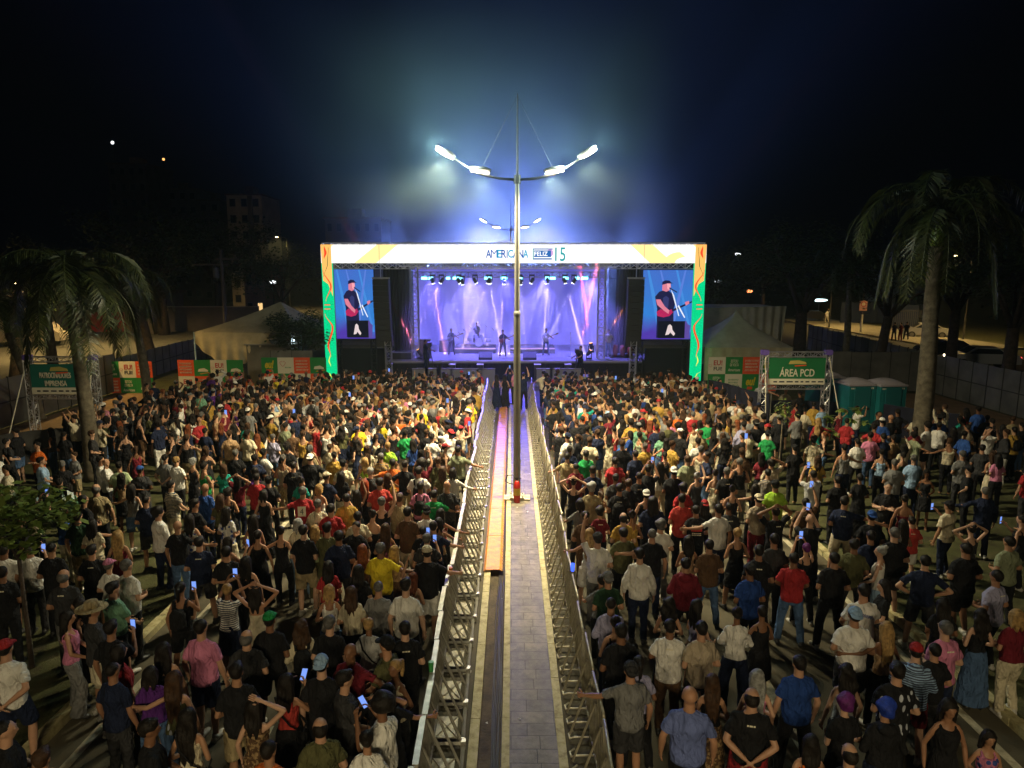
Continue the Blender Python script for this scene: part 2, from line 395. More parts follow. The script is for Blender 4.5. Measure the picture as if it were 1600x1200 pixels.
y = 5.6
for i in range(29):
    o = pr if i == 0 else copy_tree(pr)
    o.location = (1.10+.018*sin(i*.8)-.006*max(0, i-10), y+i*1.01, 0); o.rotation_euler = (0, rng.uniform(-.02, .02), rng.uniform(-.035, .035))

# ================================================================== gates with truss frames
M_ALU = mat('truss_aluminium', (.62, .61, .63), .35, .8)
M_GREEN = mat('banner_green', (.015, .17, .055), .55, noise=(3, .08)); M_TEAL = mat('banner_teal', (.02, .16, .12), .55, noise=(3, .08))
M_CREAM = mat('banner_cream', (.78, .72, .56), .6); M_OR = mat('banner_orange', (.85, .10, .02), .6, noise=(3, .06)); M_GR2 = mat('banner_dark_green', (.02, .24, .05), .6, noise=(3, .08))
M_YEL = mat('banner_yellow', (.70, .55, .02), .6); M_RED2 = mat('banner_red_ink', (.55, .03, .02), .6); M_INK = mat('banner_dark_ink', (.03, .03, .03), .6)
M_PURP = mat('purple_sleeve', (.16, .10, .42), .5)
def gate(x0, x1, y, H, zb0, zb1, label, lines, bm_, name):
    t = thing('sign_gate', label, 'gate', ((x0+x1)/2, y, 0)); w = (x1-x0)/2
    for sx in (-1, 1):
        b = MB(); b.truss((sx*w, 0, 0), (sx*w, 0, H), .24, .022, .3); b.box(sx*w-.3, sx*w+.3, -.3, .3, 0, .03); b.build('tower', M_ALU, t)
        b = MB(); b.box(sx*w-.13, sx*w+.13, -.13, .13, H-.02, H+.18); b.build('corner_sleeve', M_PURP, t)
        b = MB(); b.tube([(sx*w, -.1, H-.1), (sx*(w+.25), -1.3, 0)], .02, 6); b.build('stay', M_CREAM, t)
    b = MB(); b.truss((-w, 0, H), (w, 0, H), .2, .018, .25); b.truss((-w, 0, zb0-.12), (w, 0, zb0-.12), .18, .018, .25); b.build('crossbeam', M_ALU, t)
    bn = MB(); bn.box(-w+.15, w-.15, -.16, -.145, zb0+(zb1-zb0)*.22, zb1); bo = bn.build('banner', bm_, t)
    b = MB(); b.box(-w+.15, w-.15, -.163, -.143, zb0, zb0+(zb1-zb0)*.22-.003); b.build('sponsor_strip', M_CREAM, t)
    hh = zb1-zb0
    for (txt, fz, fw, fh) in lines:
        text_mesh(txt, .3, M_CREAM, bo, (-.16 if name == 'press' else 0, -.17, zb0+hh*fz), width=(x1-x0-.3)*fw, height=hh*fh, bold=.004)
    # small mark above the words and the row of sponsor names, too small to read
    b = MB(); b.poly([(-.36, zb1-.28*hh+.06), (-.3, zb1-.1*hh), (.05, zb1-.08*hh), (.32, zb1-.15*hh), (.36, zb1-.22*hh)], -.172, -.165)
    b.build('emblem', mat('emblem_gold', (.55, .45, .12), .6), bo)
    b = MB(); b.poly([(-.12, zb1-.27*hh), (.34, zb1-.25*hh), (.36, zb1-.29*hh), (-.1, zb1-.32*hh)], -.178, -.173); b.build('emblem', M_OR, bo)
    b = MB(); x = -w+.35
    while x < w-.4:
        q = rng.uniform(.10, .26)
        b.box(x, x+q, -.17, -.165, zb0+.08*hh, zb0+.13*hh); x += q+.09
    b.build('sponsor_names', M_INK, bo)
    return t
gate(10.15, 12.7, 27.3, 3.25, 2.05, 3.12, 'truss gate with green banner reading ÁREA PCD over the black fabric fence', [('ÁREA PCD', .48, .62, .36)], M_GREEN, 'area')
gate(-18.9, -16.35, 26.5, 3.15, 1.8, 2.98, 'truss gate with dark green banner reading PATROCINADORES IMPRENSA behind the palm trunk', [('PATROCINADORES', .63, .54, .19), ('IMPRENSA', .36, .38, .19)], M_TEAL, 'press')

# ================================================================== sponsor checker walls (one wall per run)
def heart(bm_, cx, cz, s, y):
    pts = []
    for i in range(22):
        a = pi*.15+i/21*(2*pi-pi*.3)
        pts.append((cx+s*.9*(sin(a)**3), y, cz+s*(.8*cos(a)-.3*cos(2*a)-.1*cos(3*a))))
    bm_.tube(pts, s*.06, 4)
def scribble(bm_, cx, cz, w, h, rows, y, seed):
    r = random.Random(seed)
    for k in range(rows):
        x = cx-w/2; z = cz+h/2-(k+.5)*h/rows
        while x < cx+w/2-.03:
            q = r.uniform(.03, .07); hh = h/rows*.34
            p = [(x, y, z-hh), (x+q*.3, y, z+hh), (x+q*.6, y, z-hh*.6), (x+q, y, z+hh*.8)]
            bm_.tube(p, .009, 4); x += q+.02
def checker_wall(x0, n, y, ztop, cell, pat, label, dz=0):
    t = thing('sponsor_wall', label, 'banner wall', (x0, y, 0), 0, None)
    cols = {'w': M_CREAM, 'o': M_OR, 'g': M_GR2, 'e': M_GR2, 'h': M_CREAM, 'v': M_GR2, 'f': M_CREAM}
    b = MB(); b.box(0, n*cell, .03, .07, 0, ztop-2*cell+.01); b.build('backing_board', mat('hoarding_grey', (.16, .155, .14), .5, .3, noise=(2, .2)), t)
    for r_ in range(2):
        for c in range(n):
            k = pat[r_][c]; b = MB(); xa = c*cell; za = ztop-(r_+1)*cell
            b.box(xa+.004, xa+cell-.004, 0, .03, za+.004, za+cell-.004)
            p = b.build('panel', cols[k], t); cx, cz = xa+cell/2, za+cell/2; yy = -.006
            if k == 'f':
                text_mesh('EU!', .3, M_RED2, p, (cx+.05, yy, cz+.16*cell), width=cell*.5, height=cell*.3, bold=.006, ext=.003)
                text_mesh('FUI!', .3, M_INK, p, (cx+.05, yy, cz-.18*cell), width=cell*.48, height=cell*.22, bold=.006, ext=.003)
                m_ = MB(); heart(m_, xa+cell*.12, cz, .09, yy); m_.build('heart_mark', M_RED2, p)
            elif k == 'e':
                text_mesh('eu!', .3, M_YEL, p, (cx, yy, cz+.08*cell), width=cell*.55, height=cell*.5, bold=.012, shear=.25, ext=.003)
                m_ = MB(); m_.box(cx-.18, cx+.1, yy-.002, yy+.002, za+.1*cell, za+.26*cell); m_.build('mark', M_OR, p)
            elif k == 'h':
                m_ = MB(); heart(m_, xa+cell*.32, cz+.12*cell, .17, yy); m_.build('heart_mark', M_RED2, p)
                m_ = MB(); scribble(m_, cx+.14, cz-.12*cell, .34, .12, 1, yy, c); m_.build('small_mark', M_GR2, p)
            elif k == 'v':
                for q, (tx, fz, fw) in enumerate((('ESTOU', .26, .42), ('DE VOLTA', .04, .5), ('Americana', -.25, .7))):
                    text_mesh(tx, .3, M_CREAM, p, (cx, yy, cz+fz*cell), width=cell*fw, height=cell*.17, bold=.004, ext=.003, shear=.1)
            elif k == 'o':
                m_ = MB(); scribble(m_, cx, cz, cell*.74, cell*.74, 4, yy, c+r_*7); m_.build('lettering', M_CREAM, p)
            elif k == 'g':
                m_ = MB(); m_.poly([(cx-.25, cz-.2), (cx-.2, cz-.05), (cx+.1, cz+.0), (cx+.32, cz-.12), (cx+.3, cz-.2)], yy, yy+.004); m_.build('emblem', M_CREAM, p)
                m_ = MB(); m_.poly([(cx-.15, cz-.3), (cx+.36, cz-.22), (cx+.36, cz-.27), (cx-.1, cz-.35)], yy, yy+.004); m_.build('emblem', mat('mark_amber', (.6, .3, .03), .6), p)
            elif k == 'w':
                m_ = MB(); scribble(m_, cx, cz, cell*.6, cell*.5, 3, yy, c); m_.build('lettering', M_GR2, p)
    return t
CW = .90
checker_wall(-23.2, 4, 36.9, 1.72, CW, ['hvfo', 'eovg'], 'checkered banner wall of sponsor squares right behind the press gate and palm trunk')
checker_wall(-18.4, 4, 37.3, 1.75, CW, ['ogfg', 'fovo'], 'checkered banner wall in front of the beige draped tent')
checker_wall(-13.9, 4, 37.6, 1.85, CW, ['ehog', 'ovfo'], 'checkered banner wall between the small dark tree and the green arch column')
checker_wall(10.6, 4, 36.6, 2.0, .93, ['fvoe', 'vweo'], 'checkered banner wall below the pyramid tent')

# ================================================================== black fabric fences
M_FAB = mat('black_fence_fabric', (.012, .013, .03), .9, noise=(4, .3), bump=.6, bump_scale=3)
M_FABL = mat('dark_mesh_panel', (.030, .028, .026), .8, noise=(4, .3))
def fabric_fence(pts, h, label, m=M_FAB, rail=False):
    t = thing('fabric_fence', label, 'fence', (*pts[0], 0)); ox, oy = pts[0]
    for (a, b2) in zip(pts[:-1], pts[1:]):
        a = Vector((a[0]-ox, a[1]-oy, 0)); c = Vector((b2[0]-ox, b2[1]-oy, 0)); L_ = (c-a).length; n = max(2, int(L_/.12)); d = (c-a)/n; nn = Vector((-d.y, d.x, 0)).normalized()
        b = MB(); v = []
        for i in range(n+1):
            off = nn*(.03*sin(i*1.3)+.02*sin(i*.47))
            p = a+d*i+off; sag = .03*sin(i/n*pi*round(L_/2))
            v += [tuple(p), tuple(p+Vector((0, 0, h+sag)))]; 
        b.add(v, [(2*i, 2*i+2, 2*i+3, 2*i+1) for i in range(n)]); b.build('fabric', m, t, smooth=True)
        k = max(1, round(L_/2))
        for i in range(k+1):
            q = a+(c-a)*(i/k)+nn*.07; b = MB(); b.tube([q, q+Vector((0, 0, h+.03))], .022, 6); b.build('post', M_GALV, t)
    return t
fabric_fence([(8.9, 30.6), (10.3, 26.9)], 1.7, 'black fabric fence beside the crowd in front of the checkered wall below the pyramid tent')
fabric_fence([(10.3, 27.8), (14.2, 27.8), (16.8, 25.2)], 1.25, 'low black fabric fence running behind the ÁREA PCD gate towards the toilets')
fabric_fence([(-16.0, 36.5), (-14.9, 29.5), (-15.6, 23.5), (-19.4, 20.6)], 1.12, 'low dark fence separating the crowd from the press path near the palm', M_FABL)
fabric_fence([(-12.4, 26.2), (-9.3, 31.2)], 1.1, 'short dark blue fence inside the crowd on the press side', M_FAB)

# ================================================================== metal hoardings
M_HOARD = mat('hoarding_sheet', (.17, .165, .15), .55, .35, noise=(1.2, .3), bump=.15, bump_scale=3)
M_SEAM = mat('hoarding_seam', (.035, .033, .03), .7)
def hoarding(a, c, h, label, brace=False):
    t = thing('metal_hoarding', label, 'hoarding', (a[0], a[1], 0))
    L_ = hypot(c[0]-a[0], c[1]-a[1]); t.rotation_euler.z = atan2(c[1]-a[1], c[0]-a[0]); n = max(1, round(L_/1.1))
    for i in range(n):
        b = MB(); b.box(i*L_/n+.012, (i+1)*L_/n-.012, -.015+.01*(i % 2), .015+.01*(i % 2), .03, h+rng.uniform(-.03, .03)); b.build('sheet', M_HOARD, t)
    b = MB()
    for z in (h*.5,): b.box(0, L_, .03, .06, z, z+.05)
    for i in range(n+1): b.box(i*L_/n-.012, i*L_/n+.012, -.03, .05, 0, h+.04)
    b.build('rail', M_SEAM, t); return t
hoarding((-21.8, 37.2), (-21.3, 24.5), 2.1, 'grey metal hoarding running along the press path beside the far street')
hoarding((-23.6, 56), (-22.2, 37.6), 1.75, 'long dark metal hoarding in front of the yellow lit street, left of the beige tent')
hoarding((22.9, 25), (23.0, 37), 2.1, 'grey metal hoarding of square sheets behind the thick palm')
hoarding((17.5, 37.2), (22.9, 37.2), 2.2, 'flat grey metal hoarding above the portable toilets')
hoarding((23.2, 38), (25.2, 58), 2.1, 'long metal hoarding below the curved yellow lit sidewalk')
hoarding((-13.7, 38.6), (-11.4, 38.9), 2.1, 'grey metal hoarding piece behind the checkered wall near the arch')
# ================================================================== STAGE
M_BLK = mat('stage_black', (.02, .02, .025), .6); M_BLK2 = mat('speaker_black', (.03, .03, .035), .5, noise=(6, .2))
M_DECK = mat('stage_deck_vinyl', (.24, .24, .28), .3)
M_DRAPE = mat('black_stage_drape', (.012, .012, .02), .9, bump=.5, bump_scale=2)
def emis(name, c, s=1.0):
    """surface of an LED panel"""
    if name in _m: return _m[name]
    m = bpy.data.materials.new(name); m.use_nodes = True; nt = m.node_tree; nt.nodes.clear()
    e = nt.nodes.new('ShaderNodeEmission'); e.inputs[0].default_value = (*c, 1); e.inputs[1].default_value = s
    o = nt.nodes.new('ShaderNodeOutputMaterial'); nt.links.new(e.outputs[0], o.inputs[0]); _m[name] = m; return m
YF = 40.0
def X(px, D=YF, py=480): return ray_to(px, py, D).x
def Z(py, D=YF): return ray_to(800, py, D).z
# ---- LED arch
xa, xb = X(505), X(1100); xi, xj = X(521), X(1083); z1, z0, zc = Z(382), Z(411), Z(595)
E_W = emis('led_white', (1, .99, .95), 1.3); E_G = emis('led_green', (.0, .62, .24), 1.15); E_O = emis('led_amber', (1, .48, .12), 1.25); E_R = emis('led_red', (1, .07, .02), 1.1)
E_Y = emis('led_yellow', (.85, .9, .08), 1.1); E_PY = emis('led_pale_yellow', (1, .75, .3), 1.4); E_DG = emis('led_dark_green', (0, .2, .04), .8)
arch = thing('led_arch', 'wide white LED arch over the stage with AMERICANA lettering and green and orange side columns', 'LED arch', (0, YF, 0))
b = MB(); b.box(xa, xb, 0, .25, z0, z1); b.build('header_screen', [E_W], arch)
for side, (x0, x1) in enumerate(((xa, xi), (xj, xb))):
    b = MB(); b.box(x0, x1, 0, .25, zc, z0-.003); col_ = b.build('column_screen', E_G, arch)
    w = x1-x0; mir = 1 if side == 0 else -1; cx = (x0+x1)/2
    def px_(u): return cx+mir*(u-.5)*w
    b = MB(); b.poly([(px_(0), z1), (px_(1), z1), (px_(1), z0-1.9), (px_(.6), z0-1.2), (px_(.12), z0-1.0)], -.012, -.006); b.build('amber_field', E_O, col_)
    def swirl(us, th, nm, m_):
        b = MB(); n = len(us)
        for i in range(n-1):
            (u0, v0), (u1, v1) = us[i], us[i+1]; t0 = th*sin(pi*(i+.2)/(n-.6)); t1 = th*sin(pi*min(1, (i+1.2)/(n-.6)))
            t0 = max(t0, .012); t1 = max(t1, .012)
            b.quad((px_(u0)-t0, -.02, v0), (px_(u1)-t1, -.02, v1), (px_(u1)+t1, -.02, v1), (px_(u0)+t0, -.02, v0))
        b.build(nm, m_, col_)
    H_ = z1-zc
    def cv(c, n=18): # smooth curve through control points (u, v fraction of height from top)
        out = []
        for i in range(n+1):
            t = i/n*(len(c)-1); k = min(int(t), len(c)-2); f = t-k; f = f*f*(3-2*f)
            out.append((c[k][0]+(c[k+1][0]-c[k][0])*f, z1-H_*(c[k][1]+(c[k+1][1]-c[k][1])*(t-k))))
        return out
    swirl(cv([(.35, .01), (.45, .06), (.3, .10)]), .07, 'red_swirl', E_R)
    swirl(cv([(.1, .18), (.85, .30), (.3, .41)]), .045, 'red_swirl', E_R)
    swirl(cv([(.15, .50), (.85, .60), (.35, .74), (.55, .82)]), .06, 'red_swirl', E_R)
    swirl(cv([(.75, .02), (.6, .14), (.2, .23)]), .02, 'green_line', E_DG)
    for v in (.435, .465):
        b = MB(); b.tube([(px_(.15), -.02, z1-H_*v), (px_(.7), -.02, z1-H_*v)], [(.03, .01), (.03, .01)], 6, ref=(0, 0, 1)); b.build('red_dash', E_R, col_)
    swirl(cv([(.5, .80), (.35, .85), (.5, .89)]), .035, 'yellow_leaf', E_Y)
    swirl(cv([(.05, .93), (.4, .95), (.7, .995)]), .03, 'yellow_leaf', E_Y)
    # pale amber bands on the white header next to the column
    for (u0, u1, s_) in (((3.2, 5.4, 1.4),) if side == 0 else ((3.0, 4.6, 1.2),)):
        b = MB(); a0 = px_(u0) if side == 0 else px_(u0+.3); b.poly([(px_(u0), z0+.004), (px_(u0+s_*1.6), z1-.004), (px_(u0+s_*1.6+2.0), z1-.004), (px_(u0+2.1), z0+.004)][:4], -.010, -.005); b.build('amber_band', E_PY, arch)
    b = MB(); b.poly([(px_(1.0), z0+.004), (px_(1.0), z0+.9), (px_(1.25), z1-.004), (px_(.99), z1-.004)], -.010, -.005); b.build('amber_band', E_PY, arch)
b = MB(); pts = [(X(1059)+.9*(-cos(a)), z0+.004+.62*sin(a)) for a in [i*pi/2/8 for i in range(9)]]; pts2 = [(X(1068)+.6*(-cos(a)), z0+.004+.33*sin(a)) for a in [i*pi/2/8 for i in range(9)]]
b.poly(pts+pts2[::-1], -.010, -.005); b.build('amber_band', E_PY, arch)
zm = (z0+z1)/2
E_B = emis('led_blue', (.0, .10, .50), 1.0); E_C = emis('led_cyan', (.0, .42, .70), 1.0); E_PK = emis('led_pink', (.75, .45, .85), 1.0); E_TL = emis('led_teal', (.0, .38, .42), 1.0)
xt = X(760); LW = [1, 1.25, .85, .95, .38, 1, 1, 1.05, 1]; dx = (X(825)-X(760))/sum(LW); LX = 0
for i, ch in enumerate('AMERICANA'):
    text_mesh(ch, .6, (E_B, E_B, E_C, E_B, E_B, E_C, E_B, E_B, E_C)[i], arch, (xt+dx*(LX+LW[i]/2), -.03-.004*(i % 2), zm), width=dx*LW[i]*(.5 if ch == 'I' else 1.06), height=.46, bold=(-.002 if ch == 'M' else .010), ext=.004); LX += LW[i]
# badge with FELIZ and the 15
bx0, bx1 = X(832), X(863); b = MB()
fr = .05
b.box(bx0, bx0+fr, -.03, -.01, zm-.33, zm+.30); b.build('badge_frame', E_TL, arch)
b = MB(); b.box(bx0+fr, bx1, -.03, -.01, zm+.24, zm+.30); b.box(bx0+fr, bx1-.05, -.03, -.01, zm-.33, zm-.25); b.box(bx0+.07, bx1-.10, -.028, -.01, zm-.19, zm+.19); b.build('badge_frame', emis('led_slate_blue', (.02, .15, .50), 1), arch)
text_mesh('FELIZ', .4, emis('led_letter_white', (1, 1, 1), 1.5), arch, ((bx0+bx1)/2-.1, -.036, zm), width=(bx1-bx0)*.66, height=.24, bold=.004, ext=.003)
b = MB(); b.ball((bx1-.16, -.012, zm+.05), (.19, .012, .21), 12, 8); b.build('badge_spot', E_PK, arch)
text_mesh('15', .6, E_TL, arch, ((X(866)+X(883))/2, -.03, zm-.03), width=X(883)-X(867), height=.78, bold=.004, ext=.004)
text_mesh('FESTIVAL', .2, emis('led_faint_orange', (1, .72, .5), 1.3), arch, ((X(707)+X(736))/2, -.03, zm-.02), width=X(736)-X(707), height=.11, ext=.004) if False else None
b = MB(); scribble(b, (X(707)+X(736))/2, zm-.02, X(736)-X(707), .18, 1, -.02, 3); b.build('faint_mark', emis('led_faint_orange', (1, .74, .55), 1.3), arch)
b = MB(); b.truss((xa, .5, z1-.12), (xb, .5, z1-.12), .45, .03, .5); b.truss((xa+.3, .5, 0), (xa+.3, .5, z1), .4, .03, .5); b.truss((xb-.3, .5, 0), (xb-.3, .5, z1), .4, .03, .5)
for px in (595, 1004): b.tube([(X(px), -.02, z0-.1), (X(px), -.02, z1+.1)], .012, 4)
b.truss((xi, .5, z0-.15), (xj, .5, z0-.15), .35, .025, .45); b.build('truss', M_ALU, arch)

# ---- deck
SD = 1.12
t = thing('stage', 'black stage deck with dark front skirt below the blue LED backdrop', 'stage', (0, YF, 0))
x0, x1 = X(600, 41), X(1010, 41)
b = MB(); b.box(x0, x1, 1.6, 15, SD-.12, SD); b.build('deck', M_DECK, t)
b = MB(); n = 160; v = []
for i in range(n+1):
    x = x0+(x1-x0)*i/n; v += [(x, 1.62+.025*sin(i*1.9), 0), (x, 1.62+.01*sin(i*1.9), SD-.06)]
b.add(v, [(2*i, 2*i+2, 2*i+3, 2*i+1) for i in range(n)]); b.build('skirt', M_DRAPE, t, smooth=True)
b = MB(); b.box(x0, x1, 1.56, 1.6, SD-.05, SD+.02); b.build('edge_trim', M_ALU, t)
# roof above the stage, open framework with dark canopy
t = thing('stage_roof', 'dark stage canopy on truss towers behind the white LED header', 'stage roof', (0, YF, 0))
zr = 7.6
b = MB()
for px in (648, 940): b.truss((X(px, 43), 3, SD), (X(px, 43), 3, zr-.6), .45, .03, .5)
for px in (640, 950): b.truss((X(px, 50), 12, SD), (X(px, 50), 12, zr-.6), .45, .03, .5)
b.build('tower', M_ALU, t)
b = MB()
for yy in (3, 7.5, 12): b.truss((X(630, 44), yy, zr-.55), (X(960, 44), yy, zr-.55), .4, .025, .5)
for px in (648, 800, 940): b.truss((X(px, 45), 3, zr-.55), (X(px, 45), 12, zr-.55), .35, .022, .5)
b.build('roof_truss', M_ALU, t)
b = MB(); b.box(X(610, 44), X(985, 44), 2.6, 14, zr-.06, zr); b.build('canopy', M_DRAPE, t)
# wing drapes
for px0, px1, sd in ((600, 640, 'left'), (962, 1000, 'right')):
    b = MB(); n = 30; v = []
    xx0, xx1 = X(px0, 46), X(px1, 46)
    for i in range(n+1):
        x = xx0+(xx1-xx0)*i/n; v += [(x, YF+6.0+.08*sin(i*1.7), SD), (x, YF+6.0+.05*sin(i*1.7), 6.9)]
    b.add(v, [(2*i, 2*i+2, 2*i+3, 2*i+1) for i in range(n)])
    tag(b.build('wing_drape', M_DRAPE, smooth=True), 'black drape hanging at the %s wing of the stage' % sd, 'stage drape')
# ---- LED backdrop; blue lit haze and its soft shafts put into the emission
m = bpy.data.materials.new('led_backdrop'); m.use_nodes = True; nt = m.node_tree; nt.nodes.clear(); N = nt.nodes; L = nt.links
e = N.new('ShaderNodeEmission'); o_ = N.new('ShaderNodeOutputMaterial'); L.new(e.outputs[0], o_.inputs[0])
tc = N.new('ShaderNodeTexCoord'); mp = N.new('ShaderNodeMapping'); mp.inputs['Scale'].default_value = (.55, 1, .08)
nz = N.new('ShaderNodeTexNoise'); nz.inputs['Scale'].default_value = 1.2; nz.inputs['Detail'].default_value = 3
L.new(tc.outputs['Object'], mp.inputs[0]); L.new(mp.outputs[0], nz.inputs['Vector'])
cr = N.new('ShaderNodeValToRGB'); el = cr.color_ramp.elements; el[0].position = .3; el[0].color = (.07, .07, .62, 1); el[1].position = .75; el[1].color = (.30, .27, 1.0, 1)
L.new(nz.outputs['Fac'], cr.inputs[0]); L.new(cr.outputs[0], e.inputs[0]); e.inputs[1].default_value = 1.15
b = MB(); b.box(X(646, 51), X(944, 51), YF+11.2, YF+11.3, SD, 6.9)
tag(b.build('led_backdrop', m), 'blue glowing LED backdrop wall at the rear of the stage', 'LED wall')
# ---- light bridge: blinders, movers
brt = thing('lighting_truss', 'lighting truss over the stage carrying cyan panels and moving heads', 'lighting truss', (0, YF+5.5, 0))
b = MB(); b.truss((X(650, 45.5), 0, 6.35), (X(945, 45.5), 0, 6.35), .35, .025, .5); b.build('truss', M_ALU, brt)
E_CY = emis('blinder_cyan', (.20, .75, 1.0), 7); E_LW = emis('mover_lens_white', (.9, .9, 1), 22); E_RO = emis('mover_lens_orange', (1, .45, .1), 12)
pr_ = lambda cx, cy, D: ray_to(640+cx/5, 370+cy/5, D)
for cx, w_ in ((115, 46), (165, 32), (300, 30), (360, 44), (398, 22), (612, 52), (738, 46), (872, 24), (1075, 28), (1115, 48), (1220, 40), (1310, 30), (1368, 50)):
    p = pr_(cx, 325, 45.3); w = w_/5*.0425/2
    b = MB(); b.box(p.x-w, p.x+w, -.2, -.12, p.z-.075, p.z+.095); ob = b.build('panel_light', E_CY, brt); b = MB(); b.box(p.x-w-.02, p.x+w+.02, -.118, .05, p.z-.1, p.z+.12); b.build('housing', M_BLK, ob)
def mover(loc, tgt, lens, lbl, parent=None, up=False):
    d = (Vector(tgt)-Vector(loc)).normalized(); o = thing('moving_head_light', lbl, 'stage light', loc, 0, 'moving heads on the stage') if parent is None else parent
    b = MB(); q = Vector((0, 0, 0)); b.tube([q-d*.22, q-d*.1, q+d*.12, q+d*.16], [.07, .11, .12, .12], 10); k = -1 if up else 1
    b.box(-.17, -.13, -.05, .05, min(0, k*.32), max(0, k*.32)); b.box(.13, .17, -.05, .05, min(0, k*.32), max(0, k*.32)); b.box(-.17, .17, -.1, .1, min(k*.32, k*.42), max(k*.32, k*.42)); b.build('body', M_BLK, o)
    b = MB(); b.tube([q+d*.162, q+d*.17], .105, 12); b.build('lens', lens, o); return o
beams = [((180, 350), (243, 715), (1, .35, .45), 1.6), ((250, 350), (85, 665), (.7, .4, 1), .8), ((385, 350), (590, 800), (.9, .6, .9), 1.1), ((412, 360), (447, 715), (1, .5, .6), .7),
         ((615, 350), (465, 730), (1, .65, .9), 1.2), ((512, 350), (700, 750), (.8, .55, 1), .9), ((628, 350), (692, 745), (1, .7, .9), 1.2), ((738, 355), (712, 720), (1, .6, .8), 1),
         ((862, 350), (1058, 705), (1, .6, .95), 1.1), ((955, 350), (790, 760), (.7, .55, 1), .7), ((1075, 350), (1053, 715), (1, .7, 1), 1), ((1212, 350), (1335, 800), (1, .65, .95), 1.0), ((1285, 350), (1150, 660), (.7, .55, 1), .7),
         ((868, 360), (900, 800), (.8, .55, 1), .8)]
BEAM = 330000.0
for k, (a, c, colr, s_) in enumerate(beams):
    p = pr_(a[0], a[1]-5, 45.2); q = pr_(c[0], c[1], 45.5)
    mover(p, q, E_LW, 'moving head light hanging from the stage truss, throwing a thin beam to the deck')
    lamp('beam_light', 'SPOT', p+(q-p).normalized()*.25, BEAM*s_, colr, q, size=.03, angle=2.3, blend=.15)
for a, c, colr, s_ in (((1402, 905), (1600, 660), (1, .22, .03), 1.8), ((1325, 900), (1368, 690), (1, .2, .25), 1.0), ((1418, 850), (1358, 430), (1, .08, .12), 1.2), ((132, 905), (60, 840), (1, .12, .15), 1.2), ((75, 900), (-40, 700), (1, .15, .2), .7)):
    p = pr_(a[0], a[1], 42.3); q = pr_(c[0], c[1], 42.6)
    mover(p, q, E_RO, 'moving head light standing on the stage front edge with an orange beam', up=True)
    lamp('beam_light', 'SPOT', p+(q-p).normalized()*.25, BEAM*s_, colr, q, size=.03, angle=3.2, blend=.15)
# blue washes: towards the audience and the stage
WASH = 5500.0
for i, px in enumerate((670, 735, 790, 850, 920)):
    x = X(px, 45)
    lamp('wash_light', 'SPOT', (x, YF+4.9, 6.0), WASH*(1.35 if i in (1, 2, 3) else .8), (.10, .085, 1.0), (x*.3, 30.5, 0), size=.15, angle=38, blend=.9)
    lamp('wash_light', 'SPOT', (x, YF+5.4, 6.1), 6800, (.20, .17, 1.0), (x, YF+3.5, 1), size=.15, angle=95, blend=.6)
for i, px in enumerate((640, 720, 800, 880, 960)):  # unseen floods added behind the stage to light the smoke above it
    x = X(px, 47)
    lamp('rear_wash_light', 'SPOT', (x, YF+16.5, .8), (90000, 210000, 420000, 250000, 90000)[i], (.17, .28, 1.0), (x*.9, YF+7.5, 15), size=.3, angle=84, blend=1)

